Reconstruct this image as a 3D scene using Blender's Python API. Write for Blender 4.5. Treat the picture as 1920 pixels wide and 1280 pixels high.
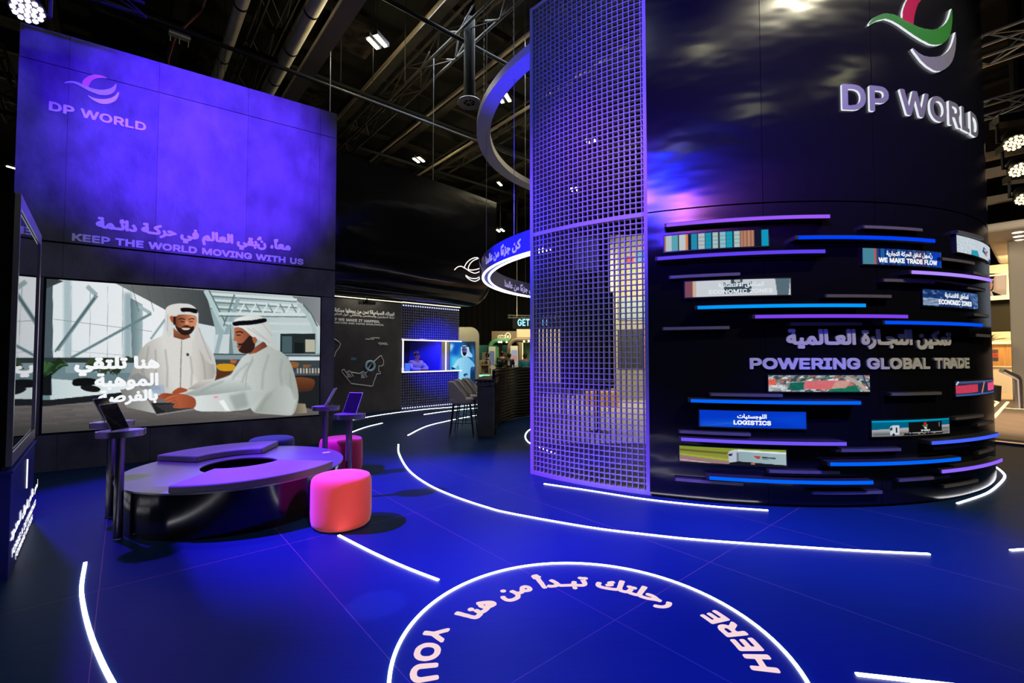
import bpy, bmesh, math, random
import numpy as np
from mathutils import Vector, Matrix

random.seed(7)
for o in list(bpy.data.objects): bpy.data.objects.remove(o)
SC = bpy.context.scene
COL = SC.collection
PI = math.pi

# ---------------------------------------------------------------- camera
F = 853.3; CX = 960; CY = 640; H = 1.55
TH = math.atan(28 / F)
cam = bpy.data.cameras.new('camera'); cam.sensor_width = 36; cam.lens = 36 * F / 1920; cam.clip_end = 200
camo = bpy.data.objects.new('camera', cam); COL.objects.link(camo)
camo.location = (0, 0, H); camo.rotation_euler = (PI / 2 + TH, 0, 0)
SC.camera = camo

# ---------------------------------------------------------------- view, world
SC.view_settings.view_transform = 'Standard'; SC.view_settings.look = 'None'
SC.view_settings.exposure = 0.0; SC.view_settings.gamma = 1.0
SC.cycles.max_bounces = 6; SC.cycles.diffuse_bounces = 3; SC.cycles.glossy_bounces = 4
SC.cycles.sample_clamp_indirect = 4.0; SC.cycles.use_denoising = True
W = bpy.data.worlds.new('hall_air'); SC.world = W; W.use_nodes = True
W.node_tree.nodes['Background'].inputs[0].default_value = (0.85, 0.92, 1.0, 1)
W.node_tree.nodes['Background'].inputs[1].default_value = 0.0015

def lamp(name, kind, loc, target, color, power, size=0.1, angle=60, blend=0.3):
    l = bpy.data.lights.new(name, kind); l.color = color; l.energy = power
    if kind == 'SPOT':
        l.spot_size = math.radians(angle); l.spot_blend = blend; l.shadow_soft_size = size
    elif kind == 'AREA':
        l.shape = 'DISK'; l.size = size
    else:
        l.shadow_soft_size = size
    o = bpy.data.objects.new(name, l); COL.objects.link(o); o.location = loc
    if target is not None:
        o.rotation_euler = (Vector(target) - Vector(loc)).to_track_quat('-Z', 'Y').to_euler()
    return o

VIOLET = (0.16, 0.02, 1.0); BLUE = (0.02, 0.05, 1.0); WARM = (1.0, 0.86, 0.55); COOL = (0.75, 0.88, 1.0)
HALL_LAMPS = []          # pairs of high-bay lamps, filled further down with their housings
# stage spot lights, with an added wall fill and floor patch
lamp('violet_wall_spot', 'SPOT', (0.2, 2.2, 6.6), (-4.7, 7.24, 4.88), (0.085, 0.02, 1.0), 10500, 0.08, 33, 0.75)
lamp('violet_wall_spot', 'SPOT', (-1.2, 3.4, 7.0), (-5.9, 6.5, 5.3), (0.04, 0.006, 1.0), 3600, 0.08, 34, 0.6)  # second spot, added as fill for the upper left of the wall
lamp('blue_floor_spot', 'SPOT', (-6.05, 5.45, 5.75), (-2.9, 4.4, 0.3), VIOLET, 3600, 0.07, 54, 0.35)
lamp('blue_floor_spot', 'SPOT', (-5.66, 3.9, 6.0), (-0.75, 4.9, 0.0), (0.13, 0.02, 1.0), 17500, 0.07, 37, 0.7)
lamp('blue_floor_spot', 'SPOT', (-3.6, 1.2, 6.6), (0.75, 2.8, 0.0), (0.0, 0.03, 1.0), 10500, 0.1, 30, 0.9)
lamp('blue_floor_spot', 'SPOT', (4.2, 0.3, 6.8), (3.0, 4.25, 0.0), (0.0, 0.0, 1.0), 6500, 0.1, 25, 0.9)
lamp('violet_lattice_spot', 'SPOT', (-4.6, 2.0, 6.6), (1.0, 5.6, 3.6), (0.20, 0.05, 1.0), 5200, 0.1, 21, 0.9)
lamp('blue_lattice_spot', 'SPOT', (-4.2, 4.4, 6.0), (1.0, 5.55, 1.6), (0.03, 0.03, 1.0), 1700, 0.1, 34, 0.8)
lamp('blue_cafe_spot', 'SPOT', (-0.9, 9.6, 2.9), (-2.35, 14.2, 1.6), (0.02, 0.03, 1.0), 3600, 0.1, 30, 0.9)
lamp('violet_stool_spot', 'SPOT', (-3.2, 12.0, 4.0), (-0.85, 10.1, 1.0), (0.2, 0.06, 1.0), 420, 0.05, 16, 0.4)
lamp('blue_ring_spot', 'SPOT', (-1.8, 5.2, 4.6), (0.0, 6.6, 3.3), (0.03, 0.02, 1.0), 1100, 0.05, 44, 0.6)
lamp('blue_upper_ring_spot', 'SPOT', (-0.2, 6.6, 4.3), (0.3, 6.9, 5.9), (0.02, 0.01, 1.0), 200, 0.05, 85, 0.6)
lamp('violet_floor_glint', 'SPOT', (-3.0, 2.0, 6.0), (-0.85, 2.9, 0.0), (0.35, 0.2, 1.0), 2200, 0.02, 3.4, 0.5)  # narrow spot added to make the small violet patch on the floor
# added fill lamps for hall, tower and pouf; unseen stage lights behind the camera
lamp('hall_fill', 'AREA', (-3.5, 1.0, 9.6), (-3.2, 3.4, 0), COOL, 95, 1.5)  # area lamp added as cool ambient fill
lamp('tower_fill', 'SPOT', (6.2, -1.0, 10.0), (4.0, 4.75, 2.6), (1.0, 0.92, 0.64), 3000, 0.15, 44, 0.7)  # unseen spot added to brighten the tower lettering
lamp('violet_stage_spot', 'SPOT', (-5.0, -3.2, 6.9), (2.2, 5.0, 4.4), (0.22, 0.05, 1.0), 5200, 0.45, 22, 0.5)
lamp('blue_stage_spot', 'SPOT', (-3.4, -4.4, 7.2), (2.2, 5.0, 4.8), (0.0, 0.02, 1.0), 16000, 1.3, 22, 0.5)
lamp('pink_stage_spot', 'SPOT', (-1.6, -5.0, 6.4), (2.6, 4.9, 4.4), (1.0, 0.25, 0.5), 1100, 0.6, 20, 0.5)
lamp('pouf_fill', 'SPOT', (1.6, -1.6, 3.0), (-1.55, 4.2, 0.22), (1.0, 0.72, 0.5), 1100, 0.1, 9, 0.8)  # unseen warm spot added for the coral side of the pouf
lamp('hall_fill', 'AREA', (-1.0, 11.5, 9.6), (-1.0, 11.0, 0), COOL, 230, 2.5)  # added cool fill above the coffee kiosk side
lamp('hall_fill', 'AREA', (8.0, 16, 9.5), (8, 16, 0), WARM, 400, 3)  # added warm fill behind the tower

# ---------------------------------------------------------------- geometry helpers: a pixel of the photograph to a point of the place
def ray(px, py):
    x = (px - CX) / F; y = (CY - py) / F
    return np.array([x, math.cos(TH) - y * math.sin(TH), math.sin(TH) + y * math.cos(TH)])
def U(px, py, z=0.0):
    r = ray(px, py); t = (z - H) / r[2]
    return Vector((r[0] * t, r[1] * t, z))
def atY(px, py, Y):
    r = ray(px, py); t = Y / r[1]
    return Vector((r[0] * t, Y, H + r[2] * t))
def proj(x, y, z):
    z = z - H; f = y * math.cos(TH) + z * math.sin(TH); u = -y * math.sin(TH) + z * math.cos(TH)
    return CX + F * x / f, CY - F * u / f
TC = np.array([3.3, 8.9]); TR = 4.19           # axis and radius of the round tower
def oncyl(px, py, r=TR, far=False):
    d = ray(px, py); a = d[0] ** 2 + d[1] ** 2; b = -2 * (d[0] * TC[0] + d[1] * TC[1]); c = (TC ** 2).sum() - r * r
    q = max(b * b - 4 * a * c, 0); t = (-b + (1 if far else -1) * math.sqrt(q)) / (2 * a)
    return math.atan2(d[1] * t - TC[1], d[0] * t - TC[0]), H + d[2] * t
def cylpt(a, z, r=TR):
    return Vector((TC[0] + r * math.cos(a), TC[1] + r * math.sin(a), z))
WA = Vector((-6.303, 6.152, 0)); WD = Vector((0.823, 0.568, 0)).normalized(); WN = Vector((WD.y, -WD.x, 0))
def plane_hit(px, py, p0, n):
    r = Vector(ray(px, py)); o = Vector((0, 0, H))
    return o + r * ((Vector(p0) - o).dot(n) / r.dot(n))
def onwall(px, py):
    p = plane_hit(px, py, WA, WN); return (p - WA).dot(WD), p.z
E1 = Vector((-0.647, 0.762, 0)); E2 = Vector((0.762, 0.647, 0))     # the two directions of the hall's grid

# ---------------------------------------------------------------- materials
def S(r, g, b):
    f = lambda c: (c / 255 / 12.92) if c / 255 <= 0.04045 else ((c / 255 + 0.055) / 1.055) ** 2.4
    return (f(r), f(g), f(b))
def mat(name, color=(0.5, 0.5, 0.5), rough=0.5, metal=0.0, emit=None, es=1.0, spec=0.5, noise=None, bump=None, aniso=0.0, coat=0.0, sheen=0.0):
    m = bpy.data.materials.new(name); m.use_nodes = True
    nt = m.node_tree; b = nt.nodes['Principled BSDF']
    b.inputs['Base Color'].default_value = (*color, 1); b.inputs['Roughness'].default_value = rough
    b.inputs['Metallic'].default_value = metal; b.inputs['Specular IOR Level'].default_value = spec
    b.inputs['Anisotropic'].default_value = aniso; b.inputs['Coat Weight'].default_value = coat
    b.inputs['Sheen Weight'].default_value = sheen
    if emit is not None:
        b.inputs['Emission Color'].default_value = (*emit, 1); b.inputs['Emission Strength'].default_value = es
    if noise or bump:
        tc = nt.nodes.new('ShaderNodeTexCoord'); mp = nt.nodes.new('ShaderNodeMapping')
        nt.links.new(tc.outputs['Object'], mp.inputs[0])
    if noise:                      # noise = (scale xyz, other colour, contrast)
        sc, c2, det = noise
        mp.inputs['Scale'].default_value = sc
        n = nt.nodes.new('ShaderNodeTexNoise'); n.inputs['Scale'].default_value = 1; n.inputs['Detail'].default_value = det
        r = nt.nodes.new('ShaderNodeValToRGB'); r.color_ramp.elements[0].position = 0.35; r.color_ramp.elements[1].position = 0.65
        r.color_ramp.elements[0].color = (*color, 1); r.color_ramp.elements[1].color = (*c2, 1)
        nt.links.new(mp.outputs[0], n.inputs['Vector']); nt.links.new(n.outputs['Fac'], r.inputs[0]); nt.links.new(r.outputs[0], b.inputs['Base Color'])
    if bump:                       # bump = (scale xyz, strength, distance)
        sc, st, di = bump
        mp2 = nt.nodes.new('ShaderNodeMapping'); mp2.inputs['Scale'].default_value = sc; nt.links.new(tc.outputs['Object'], mp2.inputs[0])
        n2 = nt.nodes.new('ShaderNodeTexNoise'); n2.inputs['Scale'].default_value = 1; n2.inputs['Detail'].default_value = 3
        bp = nt.nodes.new('ShaderNodeBump'); bp.inputs['Strength'].default_value = st; bp.inputs['Distance'].default_value = di
        nt.links.new(mp2.outputs[0], n2.inputs['Vector']); nt.links.new(n2.outputs['Fac'], bp.inputs['Height']); nt.links.new(bp.outputs[0], b.inputs['Normal'])
    return m
def glow(name, color, strength=1.0):
    m = bpy.data.materials.new(name); m.use_nodes = True; nt = m.node_tree; nt.nodes.clear()
    e = nt.nodes.new('ShaderNodeEmission'); e.inputs[0].default_value = (*color, 1); e.inputs[1].default_value = strength
    q = nt.nodes.new('ShaderNodeOutputMaterial'); nt.links.new(e.outputs[0], q.inputs[0]); return m
def picture_mat(name='screen_picture', strength=1.0):
    m = bpy.data.materials.new(name); m.use_nodes = True; nt = m.node_tree; nt.nodes.clear()
    a = nt.nodes.new('ShaderNodeVertexColor'); a.layer_name = 'picture'
    e = nt.nodes.new('ShaderNodeEmission'); e.inputs[1].default_value = strength
    q = nt.nodes.new('ShaderNodeOutputMaterial'); nt.links.new(a.outputs[0], e.inputs[0]); nt.links.new(e.outputs[0], q.inputs[0]); return m

M = {}
M['picture'] = picture_mat()
M['black'] = mat('black_paint', (0.006, 0.006, 0.008), 0.4)
M['matte_black'] = mat('matte_black', (0.008, 0.008, 0.009), 0.8, spec=0.2)
M['dark_metal'] = mat('dark_metal', (0.03, 0.03, 0.035), 0.4, 0.6)
M['steel'] = mat('brushed_steel', (0.42, 0.42, 0.44), 0.28, 1.0, aniso=0.5)
M['dark_steel'] = mat('dark_brushed_steel', (0.16, 0.15, 0.16), 0.3, 1.0, aniso=0.5)
M['alu'] = mat('aluminium', (0.6, 0.58, 0.52), 0.4, 0.8)
M['led_white'] = glow('led_white', (0.95, 0.93, 1.0), 8.0)
M['led_soft'] = glow('led_soft_white', (0.95, 0.93, 1.0), 1.3)
M['led_pink'] = glow('neon_warm_white', (1.0, 0.86, 0.86), 1.6)
M['led_warm'] = glow('led_warm', (1.0, 0.75, 0.35), 2.0)
M['high_bay'] = glow('high_bay_lamp', (1.0, 0.95, 0.55), 30.0)
M['letter_white'] = glow('screen_letter_white', (0.95, 0.97, 1.0), 0.95)
M['floor_letter'] = glow('backlit_letter', S(255, 222, 228), 0.95)
M['glass'] = mat('dark_glass', (0.01, 0.01, 0.014), 0.04, spec=0.8)
M['skin'] = mat('skin', S(150, 100, 78), 0.5)
M['hair'] = mat('dark_hair', (0.01, 0.009, 0.008), 0.5)

# ---------------------------------------------------------------- mesh helpers
def link(name, me, m, parent=None):
    o = bpy.data.objects.new(name, me); COL.objects.link(o)
    for x in (m if isinstance(m, (list, tuple)) else [m]): me.materials.append(x)
    if parent is not None: o.parent = parent; o.matrix_parent_inverse = parent.matrix_world.inverted()
    return o
def add_uv(bm, fn):
    bm.normal_update(); L = bm.loops.layers.uv.new('UVMap')
    for f in bm.faces:
        for l in f.loops: l[L].uv = fn(l.vert.co)
    return bm
def brushed(m, aniso=0.9):
    nt = m.node_tree; b = nt.nodes['Principled BSDF']; t = nt.nodes.new('ShaderNodeTangent'); t.direction_type = 'UV_MAP'; t.uv_map = 'UVMap'
    b.inputs['Anisotropic'].default_value = aniso; nt.links.new(t.outputs[0], b.inputs['Tangent']); return m
def done(name, bm, m, parent=None, smooth=False, norm=True):
    if norm: bmesh.ops.recalc_face_normals(bm, faces=bm.faces)
    me = bpy.data.meshes.new(name); bm.to_mesh(me); bm.free()
    if smooth:
        for p in me.polygons: p.use_smooth = True
        try: me.set_sharp_from_angle(angle=math.radians(40))
        except Exception: pass
    return link(name, me, m, parent)
def tag(o, label=None, cat=None, group=None, kind=None):
    if label: o['label'] = label
    if cat: o['category'] = cat
    if group: o['group'] = group
    if kind: o['kind'] = kind
    return o
def empty(name, loc=(0, 0, 0), label=None, cat=None, group=None, rz=0):
    o = bpy.data.objects.new(name, None); COL.objects.link(o); o.location = loc; o.rotation_euler.z = rz; o.empty_display_size = 0.1
    bpy.context.view_layer.update()
    return tag(o, label, cat, group)
def copy_tree(o, parent=None):
    c = o.copy(); COL.objects.link(c)
    if parent is not None: c.parent = parent
    for ch in list(o.children): copy_tree(ch, c)
    return c
def hexa(bm, P, mi=0):
    v = [bm.verts.new(p) for p in P]
    for f in ((0, 3, 2, 1), (4, 5, 6, 7), (0, 1, 5, 4), (1, 2, 6, 5), (2, 3, 7, 6), (3, 0, 4, 7)):
        q = bm.faces.new([v[i] for i in f]); q.material_index = mi
def box(bm, c, s, R=None, mi=0):
    c = Vector(c); P = []
    for z in (-1, 1):
        for x, y in ((-1, -1), (1, -1), (1, 1), (-1, 1)):
            p = Vector((x * s[0] / 2, y * s[1] / 2, z * s[2] / 2)); P.append(c + (R @ p if R else p))
    hexa(bm, P, mi)
def basis(dx, dy=None):
    dx = Vector(dx).normalized(); dz = Vector((0, 0, 1)); dy = dz.cross(dx).normalized(); dz = dx.cross(dy)
    return Matrix((dx, dy, dz)).transposed()
def beam(bm, a, b, w, h, mi=0):
    a = Vector(a); b = Vector(b); d = b - a
    if abs(d.normalized().z) > 0.99: R = Matrix.Identity(3); box(bm, (a + b) / 2, (w, h, d.length), R, mi); return
    box(bm, (a + b) / 2, (d.length, w, h), basis(d), mi)
def tube(bm, pts, r, n=8, closed=False, caps=True, rads=None):
    pts = [Vector(p) for p in pts]; N = len(pts); rings = []; up = None
    for i, p in enumerate(pts):
        t = (pts[(i + 1) % N] - pts[i - 1]) if closed or 0 < i < N - 1 else (pts[1] - pts[0] if i == 0 else pts[-1] - pts[-2])
        t.normalize()
        if up is None: up = Vector((0, 0, 1)) if abs(t.z) < 0.9 else Vector((1, 0, 0))
        s = t.cross(up).normalized(); up = s.cross(t).normalized(); rr = rads[i] if rads else r
        rings.append([bm.verts.new(p + (s * math.cos(2 * PI * k / n) + up * math.sin(2 * PI * k / n)) * rr) for k in range(n)])
    for i in range(N if closed else N - 1):
        A = rings[i]; B = rings[(i + 1) % N]
        for k in range(n): bm.faces.new((A[k], A[(k + 1) % n], B[(k + 1) % n], B[k]))
    if caps and not closed: bm.faces.new(rings[0][::-1]); bm.faces.new(rings[-1])
def lathe(bm, prof, c=(0, 0, 0), n=40, close=True):
    c = Vector(c); rings = []
    for r, z in prof:
        if r < 1e-6: rings.append([bm.verts.new(c + Vector((0, 0, z)))])
        else: rings.append([bm.verts.new(c + Vector((r * math.cos(2 * PI * k / n), r * math.sin(2 * PI * k / n), z))) for k in range(n)])
    for A, B in zip(rings, rings[1:]):
        for k in range(n):
            k2 = (k + 1) % n
            if len(A) == 1 and len(B) == 1: continue
            if len(A) == 1: bm.faces.new((A[0], B[k2], B[k]))
            elif len(B) == 1: bm.faces.new((A[k], A[k2], B[0]))
            else: bm.faces.new((A[k], A[k2], B[k2], B[k]))
def prism(bm, poly, z0, z1, T=None, mi=0):
    T = T or (lambda x, y, z: Vector((x, y, z)))
    a = [bm.verts.new(T(x, y, z0)) for x, y in poly]; b = [bm.verts.new(T(x, y, z1)) for x, y in poly]; n = len(poly)
    fs = [bm.faces.new(a[::-1]), bm.faces.new(b)]
    for i in range(n): fs.append(bm.faces.new((a[i], a[(i + 1) % n], b[(i + 1) % n], b[i])))
    for f in fs: f.material_index = mi
def arcbox(bm, c, r0, r1, a0, a1, z0, z1, n=24, mi=0):
    R = []
    for i in range(n + 1):
        a = a0 + (a1 - a0) * i / n; x, y = math.cos(a), math.sin(a)
        R.append([bm.verts.new((c[0] + r * x, c[1] + r * y, z)) for r, z in ((r0, z0), (r1, z0), (r1, z1), (r0, z1))])
    fs = [bm.faces.new(R[0]), bm.faces.new(R[-1][::-1])]
    for A, B in zip(R, R[1:]):
        for k in range(4): fs.append(bm.faces.new((A[k], B[k], B[(k + 1) % 4], A[(k + 1) % 4])))
    for f in fs: f.material_index = mi
def catmull(P, k=8, closed=False):
    P = [np.array(p, float) for p in P]; n = len(P); out = []
    for i in range(n if closed else n - 1):
        g = lambda j: P[j % n] if closed else P[min(max(j, 0), n - 1)]
        p0, p1, p2, p3 = g(i - 1), g(i), g(i + 1), g(i + 2)
        for j in range(k):
            t = j / k
            out.append(0.5 * (2 * p1 + (p2 - p0) * t + (2 * p0 - 5 * p1 + 4 * p2 - p3) * t * t + (3 * p1 - p0 - 3 * p2 + p3) * t ** 3))
    if not closed: out.append(P[-1])
    return out
def bevel(o, w, seg=2):
    b = o.modifiers.new('bevel', 'BEVEL'); b.width = w; b.segments = seg; b.limit_method = 'ANGLE'; return o
def skin_mesh(name, J, links, m, parent=None, root=0, sub=1):
    """one continuous body surface grown over a skeleton: J = [(x,y,z,r)], links = pairs"""
    me = bpy.data.meshes.new(name); me.from_pydata([j[:3] for j in J], links, [])
    o = bpy.data.objects.new(name, me); COL.objects.link(o)
    o.modifiers.new('skin', 'SKIN'); s = o.modifiers.new('sub', 'SUBSURF'); s.levels = sub; s.render_levels = sub
    for i, v in enumerate(me.skin_vertices[0].data):
        r = J[i][3]; v.radius = (r, r) if not isinstance(r, tuple) else r; v.use_root = (i == root)
    bpy.context.view_layer.update()
    me2 = bpy.data.meshes.new_from_object(o.evaluated_get(bpy.context.evaluated_depsgraph_get()))
    bpy.data.objects.remove(o); me2.name = name
    for p in me2.polygons: p.use_smooth = True
    me2.materials.clear()
    return link(name, me2, m, parent)

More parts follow.
